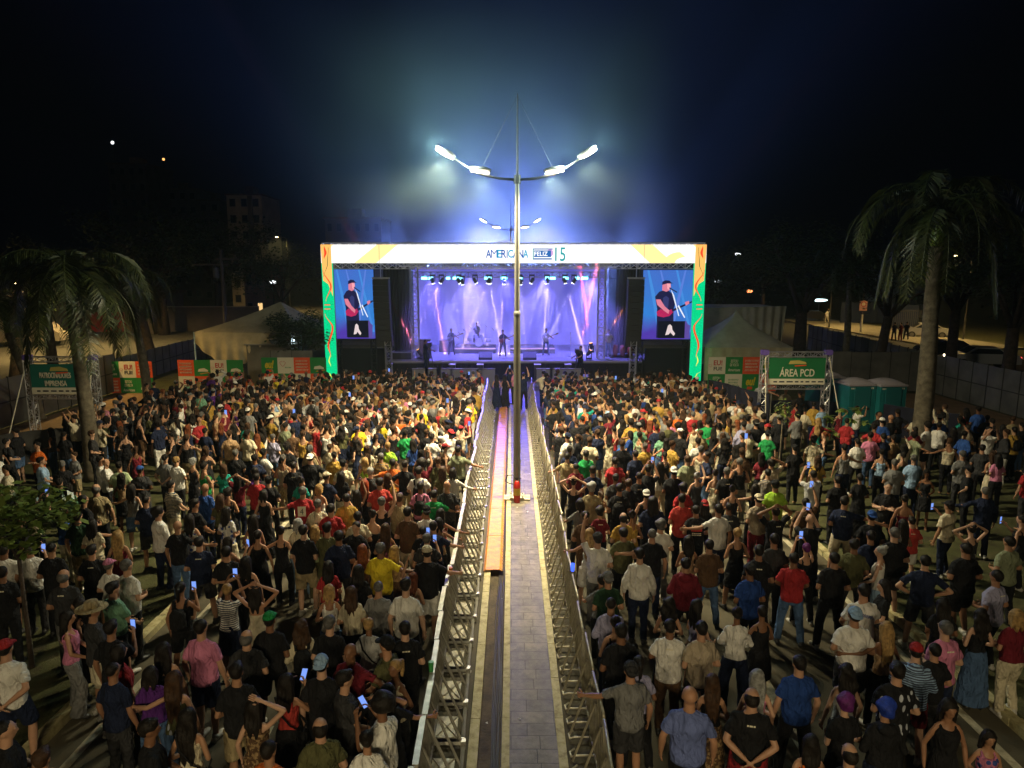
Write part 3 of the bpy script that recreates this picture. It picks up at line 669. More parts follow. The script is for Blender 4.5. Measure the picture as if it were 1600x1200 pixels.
# ---- screens with the singer
def live_screen(px0, px1, py0, py1, D, label, sgn, off):
    a = ray_to(px0, py0, D); c = ray_to(px1, py1, D)
    t = thing('video_screen', label, 'video screen', (0, D, 0), 0, 'screens either side of the stage'); w = c.x-a.x; h = a.z-c.z
    m = bpy.data.materials.get('screen_blue')
    if not m:
        m = bpy.data.materials.new('screen_blue'); m.use_nodes = True; nt = m.node_tree; nt.nodes.clear(); N = nt.nodes; L = nt.links
        e = N.new('ShaderNodeEmission'); o_ = N.new('ShaderNodeOutputMaterial'); L.new(e.outputs[0], o_.inputs[0]); tc = N.new('ShaderNodeTexCoord')
        sp = N.new('ShaderNodeSeparateXYZ'); L.new(tc.outputs['Generated'], sp.inputs[0]); nz = N.new('ShaderNodeTexNoise'); nz.inputs['Scale'].default_value = 1.6; nz.inputs['Detail'].default_value = 2
        L.new(tc.outputs['Generated'], nz.inputs['Vector'])
        cr = N.new('ShaderNodeValToRGB'); el = cr.color_ramp.elements; el[0].position = .05; el[0].color = (.10, .05, .5, 1); el[1].position = .95; el[1].color = (.07, .20, .75, 1); q = el.new(.4); q.color = (.04, .28, .85, 1)
        ad = N.new('ShaderNodeMath'); ad.operation = 'MULTIPLY_ADD'; ad.inputs[1].default_value = .7
        L.new(nz.outputs['Fac'], ad.inputs[0]); L.new(sp.outputs['Z'], ad.inputs[2]); s2 = N.new('ShaderNodeMath'); s2.operation = 'SUBTRACT'; s2.inputs[1].default_value = .35
        L.new(ad.outputs[0], s2.inputs[0]); L.new(s2.outputs[0], cr.inputs[0]); L.new(cr.outputs[0], e.inputs[0]); e.inputs[1].default_value = .8
    b = MB(); b.box(a.x, c.x, 0, .12, c.z, a.z); pic = b.build('picture', m, t)
    b = MB(); b.box(a.x-.08, c.x+.08, .125, .2, c.z-.1, a.z+.1); b.truss((a.x, .5, 0), (a.x, .5, a.z), .3, .025, .5); b.truss((c.x-.2, .5, 0), (c.x-.2, .5, c.z), .3, .025, .5); b.build('frame', M_BLK, t)
    # singer drawn in the moving picture
    U = lambda u, v: (a.x+(u+off)*w, a.z-v*h)
    def shp(pts, m_, nm, y=-.006):
        P_ = [U(*p) for p in pts if True]; P_ = [(min(max(x, a.x+.01), c.x-.01), z) for x, z in P_]
        b = MB(); b.poly(P_, y, y+.003); b.build(nm, m_, pic)
    sk = emis('screen_skin', (.85, .25, .35), .9); dk = emis('screen_shirt', (.02, .02, .10), .6); gt = emis('screen_guitar', (.55, .02, .12), .9); wh = emis('screen_highlight', (.85, .9, 1), 1.0)
    for q_, (u0, u1, u2, u3) in enumerate(((.05, .09, .42, .30), (.30, .33, .70, .60), (.62, .66, 1.0, .92), (.80, .83, .6, .5))): shp([(u0, .0), (u1, .0), (u2, .9), (u3, .9)], emis('screen_beam_%d' % (q_ % 2), ((.07, .32, .88), (.13, .26, .85))[q_ % 2], .85), 'picture_beam', -.0015-.0003*q_)
    shp([(.76, .99), (.77, .80), (.80, .74), (.86, .73), (.90, .78), (.95, .80), (.93, .99)], emis('screen_back_figure', (.16, .10, .5), .7), 'second_player', -.003)
    shp([(.27, .98), (.27, .55), (.24, .45), (.22, .38), (.30, .31), (.40, .285), (.50, .30), (.60, .36), (.64, .46), (.60, .56), (.62, .98)], dk, 'singer_shirt', -.004)
    shp([(.36, .29), (.36, .22), (.38, .175), (.46, .165), (.52, .19), (.53, .24), (.50, .29), (.44, .31)], sk, 'singer_face', -.009)
    shp([(.35, .21), (.36, .165), (.42, .145), (.5, .15), (.54, .18), (.58, .19), (.46, .19)], dk, 'singer_cap', -.012)
    shp([(.24, .42), (.33, .42), (.42, .52), (.52, .58), (.50, .63), (.40, .58), (.27, .50)], sk, 'singer_arm', -.015)
    shp([(.26, .60), (.34, .56), (.46, .60), (.56, .56), (.60, .60), (.52, .66), (.40, .68), (.28, .66)], gt, 'guitar_body', -.012)
    shp([(.38, .40), (.44, .37), (.50, .40), (.49, .55), (.40, .55)], emis('screen_shirt_light', (.05, .06, .22), .7), 'shirt_fold', -.008)
    shp([(.45, .19), (.52, .20), (.52, .24), (.50, .28), (.46, .27)], emis('screen_skin_light', (1, .42, .48), 1.0), 'lit_cheek', -.0105)
    shp([(.56, .57), (.97, .44), (.98, .46), (.58, .60)], dk, 'guitar_neck', -.014)
    shp([(.82, .46), (.90, .44), (.91, .48), (.84, .51)], sk, 'singer_hand', -.018)
    shp([(.53, .27), (.60, .36), (.72, .66), (.70, .66), (.57, .36)], wh, 'microphone_stand', -.016)
    shp([(.70, .50), (.84, .68), (.82, .69), (.68, .52)], wh, 'microphone_stand', -.017)
    shp([(.50, .245), (.66, .31), (.655, .325), (.50, .265)], dk, 'microphone', -.02)
    x0_, x1_ = .30, .84; shp([(x0_, .735), (x1_, .735), (x1_, .985), (x0_, .985)], emis('screen_inset', (.01, .012, .03), .5), 'inset', -.022)
    shp([(.45, .94), (.48, .86), (.50, .80), (.54, .78), (.58, .81), (.59, .86), (.65, .92), (.62, .95), (.55, .90), (.52, .93)], emis('screen_pale', (.9, .75, .75), .9), 'interpreter', -.026)
live_screen(521.5, 586, 421, 529, 41, 'tall video screen showing the singer with guitar beside the green column, left of the stage', 1, 0.0)
live_screen(1006, 1080, 422, 530, 41, 'tall video screen showing the singer with guitar, right of the stage', 1, .02)
# ---- line arrays
def line_array(px, label, flip):
    p = ray_to(px, 433, 39.4); t = thing('line_array', label, 'loudspeaker', (p.x, 39.6, 0), 0, 'hanging loudspeaker columns')
    n = 12; z = 6.1; y = 0
    for i in range(n):
        h = .33; b = MB(); w = .46; 
        b.poly([(-w, z-h+.008), (w, z-h+.008), (w, z-.008), (-w, z-.008)], y, y+.55); bo = b.build('cabinet', M_BLK2, t)
        g = MB(); g.box(-w+.03, w-.03, y-.012, y-.003, z-h+.03, z-.03); g.build('grille', mat('grille_mesh', (.045, .045, .05), .7), bo)
        z -= h; y += .012*i
    b = MB(); b.box(-.5, .5, .1, .2, 6.12, 6.22); b.tube([(0, .15, 6.2), (0, .15, 7.0)], .03, 6); b.build('rigging', M_ALU, t)
    return t
line_array(593, 'black hanging line array column between the left video screen and the stage', 1)
line_array(996, 'black hanging line array column between the stage and the right video screen', -1)
for px, s_ in ((604, 'left'), (992, 'right')):
    p = X(px, 40.2); b = MB(); b.truss((p, 40.4, 0), (p, 40.4, 3.0), .34, .028, .4)
    tag(b.build('truss_leg', M_ALU), 'short bright truss leg below the %s line array' % s_, 'truss')
# ---- front-of-stage pit: monitors, subs
for i, px in enumerate((706, 750, 840, 888)):
    p = ray_to(px, 575, 40.7); t = thing('subwoofer', 'black loudspeaker box standing before the stage skirt, number %d along' % (i+1), 'loudspeaker', (p.x, 40.8, 0), 0, 'front fill boxes below the stage edge')
    b = MB(); b.box(-.19, .19, 0, .4, 0, 1.0); b.build('cabinet', M_BLK2, t); b = MB(); b.box(-.21, .21, -.03, .43, 1.0, 1.03); b.build('lid', mat('pale_lid', (.5, .5, .55), .5), t)
    t['label'] = ['black front fill box nearest the seated smoke side of the pit', 'black front fill box just off the median on the drummer side', 'black front fill box just past the lamp pole', 'black front fill box below the right guitarist'][i]
for i, px in enumerate((656, 676, 694, 716, 741, 761, 851, 872, 896)):
    p = ray_to(px, 588, 38.6)
    t = thing('pit_barrier', '', 'barrier', (p.x, 38.8, 0), 0, 'steel barriers in front of the stage pit'); t['label'] = 'steel pit barrier section standing between the front row and the stage skirt'
    b = MB(); b.box(-.45, .45, 0, .04, .05, 1.02); b.build('panel', mat('pit_barrier_steel', (.25, .25, .28), .4, .6), t); b = MB(); b.box(-.47, .47, -.05, .12, 1.02, 1.07); b.build('top_rail', M_GALV, t)
for px, lbl in ((752, 'black floor monitor wedge in front of the singer'), (822, 'black floor monitor wedge beyond the lamp pole')):
    p = ray_to(px+6, 556, 42); t = thing('monitor_wedge', lbl, 'loudspeaker', (p.x, 42.3, SD))
    b = MB(); v = [(-.42, 0, 0), (.42, 0, 0), (.42, .5, 0), (-.42, .5, 0), (-.42, .0, .14), (.42, 0, .14), (.42, .42, .46), (-.42, .42, .46), (-.42, .5, .42), (.42, .5, .42)]
    b.add(v, [(0, 3, 2, 1), (0, 1, 5, 4), (4, 5, 6, 7), (7, 6, 9, 8), (8, 9, 2, 3), (1, 2, 9, 6, 5), (0, 4, 7, 8, 3)]); b.build('cabinet', M_BLK2, t)
# ---- riser with drum kit
for xx0, xx1, lb in ((708, 774, 'low riser with bright front edge under the drum kit'), (797, 868, 'low riser with bright front edge behind the right guitarist')):
    a = X(xx0, 45.6); c = X(xx1, 45.6); t = thing('riser', lb, 'stage riser', (0, 45.6, SD)); b = MB(); b.box(a, c, 0, 2.4, 0, .38); b.build('platform', M_BLK, t)
    b = MB(); b.box(a, c, -.03, -.004, .30, .38); b.build('edge_strip', emis('riser_edge_led', (.75, .5, .95), 1.0), t)
t = thing('drum_kit', 'drum kit with several cymbals on the low riser behind the singer', 'drum kit', (X(748, 46.6), 46.4, SD+.38))
M_DR = mat('drum_shell', (.35, .35, .45), .3, .3); M_CY = mat('cymbal_brass', (.75, .6, .3), .25, .9); M_HEAD = mat('drum_head', (.7, .7, .75), .5)
b = MB(); b.tube([(0, -.2, .3), (0, .25, .3)], .29, 18); b.build('bass_drum', M_DR, t); b = MB(); b.tube([(0, -.215, .3), (0, -.2, .3)], .26, 18); b.build('drum_head', M_HEAD, t)
for x, z, r in ((-.24, .72, .15), (.2, .74, .16), (.62, .45, .2), (-.62, .5, .17)):
    b = MB(); b.tube([(x, 0, z-.12), (x, 0, z+.12)], r, 14); b.tube([(x, 0, 0), (x, 0, z-.12)], .015, 5); b.build('tom', M_DR, t)
for x, z in ((-1.0, 1.15), (-.6, 1.35), (.5, 1.4), (.95, 1.2), (1.35, 1.05), (-1.35, .95), (.1, 1.5)):
    b = MB(); b.tube([(x, 0, z), (x+.02, 0, z+.02)], [.2, .04], 14); b.build('cymbal', M_CY, t)
    b = MB(); b.tube([(x, 0, 0), (x, 0, z)], .012, 5); b.tube([(x, 0, .25), (x-.2, .1, 0)], .01, 4); b.tube([(x, 0, .25), (x+.2, .1, 0)], .01, 4); b.build('cymbal_stand', M_ALU, t)
# amps, keyboard, cases
for px, py, D, w, h, lb in ((697, 530, 46.5, 1.0, .8, 'amplifier stack behind the first guitarist, near the smoke'), (664, 540, 43, .7, 1.2, 'tall dark equipment rack beside the stage tower'), (838, 534, 47, 1.0, .35, 'small keyboard table behind the lamp pole')):
    p = ray_to(px, py, D); t = thing('amplifier', lb, 'amplifier', (p.x, D, SD)); b = MB(); b.box(-w/2, w/2, 0, .5, 0, h); b.build('cabinet', M_BLK2, t); b = MB(); b.box(-w/2+.04, w/2-.04, -.015, -.003, .05, h-.12); b.build('grille', mat('grille_mesh'), t)
M_CASE = mat('flight_case_panel', (.03, .03, .04), .4)
for px, lb in ((583, 'flight case with metal edges below the left line array'), (624, 'flight case with metal edges beside the left stage tower'), (1045, 'brown topped crate case below the right video screen')):
    p = X(px, 42.2); t = thing('flight_case', lb, 'flight case', (p, 42.6, .55)); w, h = .62, 1.0
    b = MB(); b.box(-w, w, 0, .9, 0, h); b.build('panel', M_CASE, t); b = MB()
    for sx in (-w, w):
        for sz in (0, h): b.bar((sx, 0, sz), (sx, .9, sz), .05)
        b.bar((sx, 0, 0), (sx, 0, h), .05)
    b.bar((-w, 0, 0), (w, 0, 0), .05); b.bar((-w, 0, h), (w, 0, h), .05); b.build('edging', M_ALU, t)
    b = MB(); b.box(-w-.2, w+.2, -.2, 1.1, -.55, -.06); b.build('plinth', M_DRAPE, t)
t = thing('side_platform', 'side platform with pale edge and percussion beyond the right stage tower', 'platform', (X(985, 43), 43, 0)); b = MB(); b.box(-1.1, 3.1, 0, 2.5, 1.0, 1.12); b.build('deck', M_DECK, t); b = MB(); b.box(-1.1, 3.1, -.03, -.004, 1.02, 1.12); b.build('edge', M_ALU, t)
b = MB(); b.box(-1.1, 3.1, .05, .08, 0, .98); b.build('skirt', M_DRAPE, t)
t = thing('percussion_set', 'pair of reddish conga drums on the side platform', 'drums', (X(972, 44), 44, 1.12)); M_CON = mat('conga_red', (.3, .05, .03), .4)
for x in (-.35, .1, .6):
    b = MB(); b.tube([(x, 0, 0), (x, 0, .35), (x, 0, .75)], [.12, .18, .15], 12); b.build('conga', M_CON, t, smooth=True)
# dark fabric low wall behind crowd under the screens
for px0, px1, lb in ((528, 600, 'dark skirt screen under the left video screen'), (1010, 1078, 'dark skirt screen under the right video screen')):
    b = MB(); b.box(X(px0, 41.8), X(px1, 41.8), 41.8, 41.84, 0, 1.9); tag(b.build('dark_screen', M_DRAPE), lb, 'fabric screen')

# ---- smoke inside and above the stage, thin haze everywhere
def volume(name, x0, x1, y0, y1, z0, z1, dens, col=(1, 1, 1), an=.2):
    m = bpy.data.materials.new(name); m.use_nodes = True; nt = m.node_tree; nt.nodes.clear()
    v = nt.nodes.new('ShaderNodeVolumePrincipled'); o = nt.nodes.new('ShaderNodeOutputMaterial'); nt.links.new(v.outputs[0], o.inputs['Volume'])
    v.inputs['Color'].default_value = (*col, 1); v.inputs['Density'].default_value = dens; v.inputs['Anisotropy'].default_value = an
    b = MB(); b.box(x0, x1, y0, y1, z0, z1); return b.build(name, m, kind='stuff')
volume('haze', -180, 180, -15, 260, -1.2, 75, .0006, (.7, .9, 1), .35)
volume('stage_smoke', X(632, 44), X(972, 44), YF+1.7, YF+11.15, SD+.02, 6.9, .05, (1, 1, 1), .1)
cl = volume('smoke_cloud', -17, 17, YF+1.5, YF+16, zr+.05, 24, .05, (1, 1, 1), 0)
nt = cl.data.materials[0].node_tree; N = nt.nodes; L = nt.links; v = [n for n in N if n.type == 'PRINCIPLED_VOLUME'][0]
tc = N.new('ShaderNodeTexCoord'); sp = N.new('ShaderNodeSeparateXYZ'); L.new(tc.outputs['Object'], sp.inputs[0])
def mth(op, a, b=None, c=None):
    n = N.new('ShaderNodeMath'); n.operation = op
    for i, q in enumerate((a, b, c)):
        if q is None: continue
        if isinstance(q, (int, float)): n.inputs[i].default_value = q
        else: L.new(q, n.inputs[i])
    return n.outputs[0]
zf = mth('POWER', 2.718, mth('MULTIPLY', mth('SUBTRACT', sp.outputs['Z'], zr), -.30))
xf = mth('POWER', mth('MAXIMUM', mth('SUBTRACT', 1.0, mth('MULTIPLY', sp.outputs['X'], mth('MULTIPLY', sp.outputs['X'], 1/150.))), 0.0), 2.0)
ef = mth('MINIMUM', 1.0, mth('MULTIPLY', mth('SUBTRACT', 24.0, sp.outputs['Z']), .12))
nz = N.new('ShaderNodeTexNoise'); nz.inputs['Scale'].default_value = .2; nz.inputs['Detail'].default_value = 3; L.new(tc.outputs['Object'], nz.inputs['Vector'])
nf = mth('MAXIMUM', mth('MULTIPLY_ADD', nz.outputs['Fac'], 3.6, -1.0), .12)
L.new(mth('MULTIPLY', mth('MULTIPLY', mth('MULTIPLY', zf, xf), mth('MULTIPLY', ef, nf)), .05), v.inputs['Density'])
cl2 = volume('lamp_mist', -9, 9, POLE_Y-3, POLE_Y+7, 6.4, 17, .02, (.50, .85, 1), .0)  # added teal-tinted volume imitating the glare round the lamp heads
nt = cl2.data.materials[0].node_tree; N = nt.nodes; L = nt.links; v = [n for n in N if n.type == 'PRINCIPLED_VOLUME'][0]
tc = N.new('ShaderNodeTexCoord'); sp = N.new('ShaderNodeSeparateXYZ'); L.new(tc.outputs['Object'], sp.inputs[0])
def bell(o_, c, r): q = mth('MULTIPLY', mth('SUBTRACT', o_, c), 1/r); return mth('MAXIMUM', mth('SUBTRACT', 1.0, mth('MULTIPLY', q, q)), 0.0)
fx = bell(sp.outputs['X'], -1.0, 5.6); fy = bell(sp.outputs['Y'], POLE_Y+2, 4.9); fz = bell(sp.outputs['Z'], 10.7, 2.9)
nz = N.new('ShaderNodeTexNoise'); nz.inputs['Scale'].default_value = .35; nz.inputs['Detail'].default_value = 3; L.new(tc.outputs['Object'], nz.inputs['Vector'])
nf = mth('MAXIMUM', mth('MULTIPLY_ADD', nz.outputs['Fac'], 3.0, -.8), .1)
L.new(mth('MULTIPLY', mth('MULTIPLY', mth('MULTIPLY', fx, fy), mth('MULTIPLY', fz, nf)), .022), v.inputs['Density'])
S.cycles.volume_max_steps = 40; S.cycles.volume_step_rate = 3.0
# ================================================================== TREES AND PLANTS
M_TRUNK = ground_mat('palm_trunk_bark', [(.06, .05, .032), (.11, .092, .062), (.17, .145, .10)], 5, bump=.5, bscale=12)
M_BARK = ground_mat('tree_bark', [(.03, .02, .014), (.075, .05, .035)], 6, bump=.9, bscale=14)
M_SHAFT = mat('palm_crownshaft', (.13, .20, .03), .35, noise=(2, .25))
def leaf_mat(name, c1, c2, rough=.45):
    m = bpy.data.materials.new(name); m.use_nodes = True; nt = m.node_tree; N = nt.nodes; L = nt.links; b = N['Principled BSDF']
    g = N.new('ShaderNodeNewGeometry'); cr = N.new('ShaderNodeValToRGB'); cr.color_ramp.elements[0].color = (*c1, 1); cr.color_ramp.elements[1].color = (*c2, 1)
    L.new(g.outputs['Random Per Island'], cr.inputs[0]); L.new(cr.outputs[0], b.inputs['Base Color']); b.inputs['Roughness'].default_value = rough
    return m
M_FROND = leaf_mat('palm_frond_green', (.013, .022, .005), (.058, .072, .014), .45)
M_LEAF = leaf_mat('tree_leaf_green', (.018, .035, .010), (.06, .09, .025)); M_LEAF2 = leaf_mat('plant_leaf_green', (.06, .10, .015), (.20, .26, .06), .35)
def palm(base, top, r0, r1, label, nf=22, fl=3.2, seed=1, shaft=1.15):
    r = random.Random(seed); t = thing('palm_tree', label, 'palm tree', base); d = Vector(top)-Vector(base); H = d.z
    b = MB(); n = 22; pts = []; rad = []
    for i in range(n+1):
        f = i/n; pts.append((d.x*f+.06*sin(f*5), d.y*f, d.z*f)); q = r0+(r1-r0)*f+.03*sin(min(1, f*1.5)*pi)*.8
        rad.append(q*(1.12 if f < .03 else 1)+(.006 if i % 2 else 0))
    b.tube(pts, rad, 16); b.build('trunk', M_TRUNK, t, smooth=True)
    tp = Vector(pts[-1]); ax = Vector((d.x*.05, 0, 1)).normalized()
    b = MB(); b.tube([tp-ax*.02, tp+ax*.2, tp+ax*shaft*.6, tp+ax*shaft], [r1*.98, r1*1.08, r1*.8, r1*.5], 14); b.build('crownshaft', M_SHAFT, t, smooth=True)
    b = MB(); c0 = tp+ax*shaft
    for k in range(nf):
        az = 2*pi*k/nf*1.0+r.uniform(-.2, .2); el = r.choice((-.15, .15, .5, .8, 1.15))+r.uniform(-.12, .12); L_ = fl*r.uniform(.85, 1.1)
        hd = Vector((cos(az), sin(az), 0)); p = c0.copy(); P_ = [p.copy()]; m_ = 20; e = el
        for i in range(m_):
            p = p+(hd*cos(e)+Vector((0, 0, 1))*sin(e))*(L_/m_); e -= (.085+.05*(1-i/m_))*(1.15 if el > .5 else .9); e = max(e, -1.45); P_.append(p.copy())
        b.tube(P_, [.035*(1-i/(m_+3)) for i in range(m_+1)], 4)
        side = Vector((-sin(az), cos(az), 0))
        for i in range(2, m_*3+1):
            f = i/(m_*3); j = min(int(f*m_), m_-1); q = P_[j].lerp(P_[j+1], f*m_-j) if j < m_ else P_[-1]; tg = (P_[min(j+1, m_)]-P_[j]).normalized()
            ll = .62*sin(pi*(.12+.8*f))**.7*r.uniform(.85, 1.15)
            for s_ in (-1, 1):
                dr = (side*s_*.8+tg*.55+Vector((0, 0, r.uniform(-.5, .25)))).normalized(); w = tg.cross(dr).normalized()*.005+tg*.018
                m1 = q+dr*ll*.55+Vector((0, 0, -.05)); e_ = q+dr*ll*.85+Vector((0, 0, -.28*ll-.06))
                b.add([q-w, q+w, m1+w*.9, e_, m1-w*.9], [(0, 1, 2, 3, 4)])
    b.build('fronds', M_FROND, t); return t
def at(px, py, D): return ray_to(px, py, D)
palm((-13.3, 20.9, 0), (at(119, 508, 20.9).x, 20.9, at(119, 490, 20.9).z), .215, .16, 'tall royal palm with grey trunk beside the PATROCINADORES IMPRENSA gate', 26, 3.3, 3)
palm((13.55, 22.2, 0), (at(1465, 402, 22.2).x, 22.2, at(1465, 385, 22.2).z), .27, .21, 'thick royal palm with ringed grey trunk in front of the metal hoarding on the lawn', 26, 3.8, 11)
palm((at(228, 590, 33).x, 33, 0), (at(205, 430, 33).x, 33, at(205, 470, 33).z), .2, .15, 'shorter drooping palm further back between the press gate and the street', 16, 3.0, 5)
palm((at(60, 620, 30).x, 30, 0), (at(20, 560, 30).x, 30, at(20, 520, 30).z), .2, .15, 'low palm at the edge of the lawn by the far end of the press path', 15, 2.8, 9)
palm((at(1345, 560, 40).x, 42, 0), (at(1330, 440, 42).x, 42, at(1330, 430, 42).z), .2, .15, 'slender palm behind the hoarding near the lit sidewalk', 15, 3.0, 13)
def tree(base, h, cr, label, seed=1, nleaf=3800, leaf=.22, trunk=.25, name='broadleaf_tree', m=None, lean=0, fork=.42, flat=.75):
    r = random.Random(seed); t = thing(name, label, 'tree', base)
    b = MB(); tips = []
    fz = h*fork; b.tube([(0, 0, 0), (lean*.3, 0, fz*.5), (lean*.5, 0, fz)], [trunk*1.25, trunk, trunk*.85], 10)
    nl = 6
    for k in range(nl):
        a = 2*pi*k/nl+r.uniform(-.4, .4); sp = r.uniform(.35, .8)*cr
        e = Vector((lean*.5+cos(a)*sp, sin(a)*sp, fz+(h-fz)*r.uniform(.35, .75))); s0 = Vector((lean*.5, 0, fz*.95)); mid = s0.lerp(e, .5)+Vector((0, 0, .3)); b.tube([s0, mid, e], [trunk*.5, trunk*.3, trunk*.12], 6)
        for q in range(3):
            e2 = e+Vector((r.uniform(-1, 1), r.uniform(-1, 1), r.uniform(-.2, .8)))*cr*.35; b.tube([mid.lerp(e, .6), e2], [trunk*.16, trunk*.05], 4); tips.append(e2)
        tips.append(e)
    b.build('trunk', M_BARK, t, smooth=True)
    b = MB(); c = Vector((lean*.5, 0, fz+(h-fz)*.52)); clumps = []
    for k in range(34):
        u = Vector((r.gauss(0, 1), r.gauss(0, 1), r.gauss(0, 1))).normalized()*r.uniform(.35, 1)**.6
        clumps.append((c+Vector((u.x*cr, u.y*cr, u.z*(h-fz)*.5*flat)), r.uniform(.16, .34)*cr))
    clumps += [(p, cr*.22) for p in tips]
    for i in range(nleaf):
        p0, rr = r.choice(clumps); u = Vector((r.gauss(0, 1), r.gauss(0, 1), r.gauss(0, .8))); u = u.normalized()*rr*r.uniform(.3, 1.05); p = p0+u
        a = Vector((r.uniform(-1, 1), r.uniform(-1, 1), r.uniform(-.6, .4))).normalized(); s_ = leaf*r.uniform(.6, 1.3); w = a.cross(Vector((r.uniform(-.4, .4), r.uniform(-.4, .4), 1))).normalized()*s_*.32
        b.add([p, p+a*s_*.5+w, p+a*s_, p+a*s_*.5-w], [(0, 1, 2, 3)])
    b.build('crown', m or M_LEAF, t); return t
def tr(px, D, h, cr, label, **k): p = at(px, 500, D); return tree((p.x, D, 0), h, cr, label, **k)
tr(466, 39.5, 4.6, 1.75, 'small dense dark tree beside the green column of the LED arch', seed=2, leaf=.18, trunk=.09, nleaf=5200, fork=.3, flat=.95)
tr(1252, 47, 10.5, 4.6, 'broad tree with forked trunk behind the pyramid tent', seed=4, nleaf=6500, leaf=.26, trunk=.42, fork=.36)
tr(1372, 40.5, 9.5, 3.6, 'tree with curved dark trunk behind the flat hoarding', seed=5, nleaf=4200, trunk=.28, lean=1.2)
tr(1492, 43, 10, 4.2, 'dark many-stemmed tree behind the thick palm by the parked car', seed=6, nleaf=4600, trunk=.3)
tr(1585, 34, 9, 3.6, 'dark tree rising behind the square-sheeted hoarding at its near end', seed=7, nleaf=4200, trunk=.3)
tr(1130, 72, 9, 5, 'dark tree beyond the tents next to the LED arch', seed=8, nleaf=3500, leaf=.3)
tr(1190, 88, 11, 6, 'far tree on the slope behind the broad forked tree', seed=9, nleaf=3500, leaf=.35)
tr(440, 66, 9, 5.5, 'dark tree behind the beige tent', seed=10, nleaf=3800, leaf=.3)
tr(345, 78, 13, 7.5, 'large dark tree below the pale apartment block', seed=12, nleaf=4500, leaf=.4, trunk=.5)
tr(255, 72, 13, 7, 'large dark tree above the street wall and red gate', seed=13, nleaf=4500, leaf=.4, trunk=.5)
tr(238, 44, 9, 4, 'tree with leaning dark trunk by the lit street behind the checkered wall', seed=14, nleaf=3500, trunk=.36, lean=-1.5)
tr(75, 47, 9, 4.5, 'dark tree beside the parked box truck', seed=15, nleaf=3800, trunk=.28)
tr(10, 38, 8, 3.8, 'dark tree at the far edge of the press path hoarding', seed=16, nleaf=3500, trunk=.28, lean=1)
tr(1090, 60, 7, 3, 'dark bushy tree behind the arch and the white draped wall', seed=17, nleaf=2500, leaf=.3)
# young staked tree on the near lawn
tree((-8.0, 10.5, 0), 3.15, .85, 'young thin-stemmed tree with loose green leaves on the near lawn', seed=21, nleaf=900, leaf=.17, trunk=.035, name='young_tree', m=M_LEAF2, fork=.62, flat=.6)
# broad-leaved plant by the gate
t = thing('young_plant', 'bright broad-leaved young plant growing beside the ÁREA PCD gate', 'plant', (11.45, 23.3, 0)); r = random.Random(3)
b = MB(); cs = []
for k in range(9):
    a = k*2.4; e = Vector((cos(a)*r.uniform(.25, .85), sin(a)*.4, r.uniform(.9, 1.95))); b.tube([(0, 0, 0), (e.x*.4, e.y*.4, e.z*.6), e], [.03, .018, .008], 5); cs.append(e)
b.build('stem', M_BARK, t); b = MB()
for e in cs:
    for q in range(11):
        a = q*2*pi/11+r.uniform(-.2, .2); d_ = Vector((cos(a), sin(a), r.uniform(-.9, .1))).normalized(); s_ = r.uniform(.22, .36); w = d_.cross(Vector((0, 0, 1))).normalized()*s_*.22
        b.add([e, e+d_*s_*.5+w, e+d_*s_, e+d_*s_*.5-w], [(0, 1, 2, 3)])
b.build('leaves', M_LEAF2, t)
t = thing('sapling', 'bare stake and thin sapling standing on the lawn strip in the crowd', 'young tree', (7.9, 19.6, 0)); b = MB(); b.tube([(0, 0, 0), (.03, 0, 2.6)], [.03, .02], 6); b.build('stake', M_TRUNK, t)
b = MB()
for k in range(120):
    a = Vector((r.uniform(-1, 1), r.uniform(-1, 1), r.uniform(-.5, .5))).normalized(); p = Vector((.03+r.gauss(0, .14), r.gauss(0, .14), 2.5+r.gauss(0, .16))); w = a.cross(Vector((0, 0, 1))).normalized()*.03; b.add([p, p+a*.07+w, p+a*.14, p+a*.07-w], [(0, 1, 2, 3)])
b.build('leaves', M_LEAF2, t)

# ================================================================== TENTS
M_TENT = ground_mat('tent_canvas', [(.45, .38, .24), (.62, .53, .35)], 1.3, bump=.5, bscale=3); M_TENT2 = ground_mat('tent_canvas_pale', [(.50, .44, .32), (.66, .60, .46)], 1.0, bump=.4, bscale=3)
t = thing('pyramid_tent', 'beige pyramid tent behind the checkered wall and its gate', 'tent', (14.2, 43.5, 0))
b = MB(); n = 24; pk = Vector((0, 0, 4.15)); w = 2.65; rows = 10; v = []
ring = []
for i in range(n):
    a = 2*pi*i/n; c_, s_ = cos(a), sin(a); k = w/max(abs(c_), abs(s_)); ring.append((c_*k, s_*k))
for j in range(rows+1):
    f = j/rows; z = 4.15-(4.15-2.05)*(f**.72)
    for x, y in ring: v.append((x*f, y*f, z))
b.add(v, [(j*n+i, j*n+(i+1) % n, (j+1)*n+(i+1) % n, (j+1)*n+i) for j in range(rows) for i in range(n)])
b.build('roof', M_TENT2, t, smooth=True)
b = MB(); v = []
for i in range(41):
    x = -w+2*w*i/40; v += [(x, -w-.01+.02*sin(i*1.4), 2.05), (x, -w+.03*sin(i*1.4), .05)]
b.add(v, [(2*i, 2*i+2, 2*i+3, 2*i+1) for i in range(40)]); b.build('side_wall', M_TENT, t, smooth=True)
for sx in (-1, 1):
    for sy in (-1, 1): b = MB(); b.tube([(sx*w, sy*w, 0), (sx*w, sy*w, 2.1)], .035, 6); b.build('leg', M_GALV, t)
t = thing('draped_tent', 'white tent with gathered drapes rising behind the pyramid tent', 'tent', (15.2, 47.5, 0)); b = MB(); v = []
for i in range(81):
    f = i/80; x = -2.8+6.4*f; fold = .18*max(0, f-.45)*sin(i*.9)
    zt = 4.05+.15*f; v += [(x+(.0 if f < .6 else (f-.6)*.4), fold*.3, zt), (x*.96+.15, fold*2.2, 2.0), (x*.9+.2, fold*3, .2)]
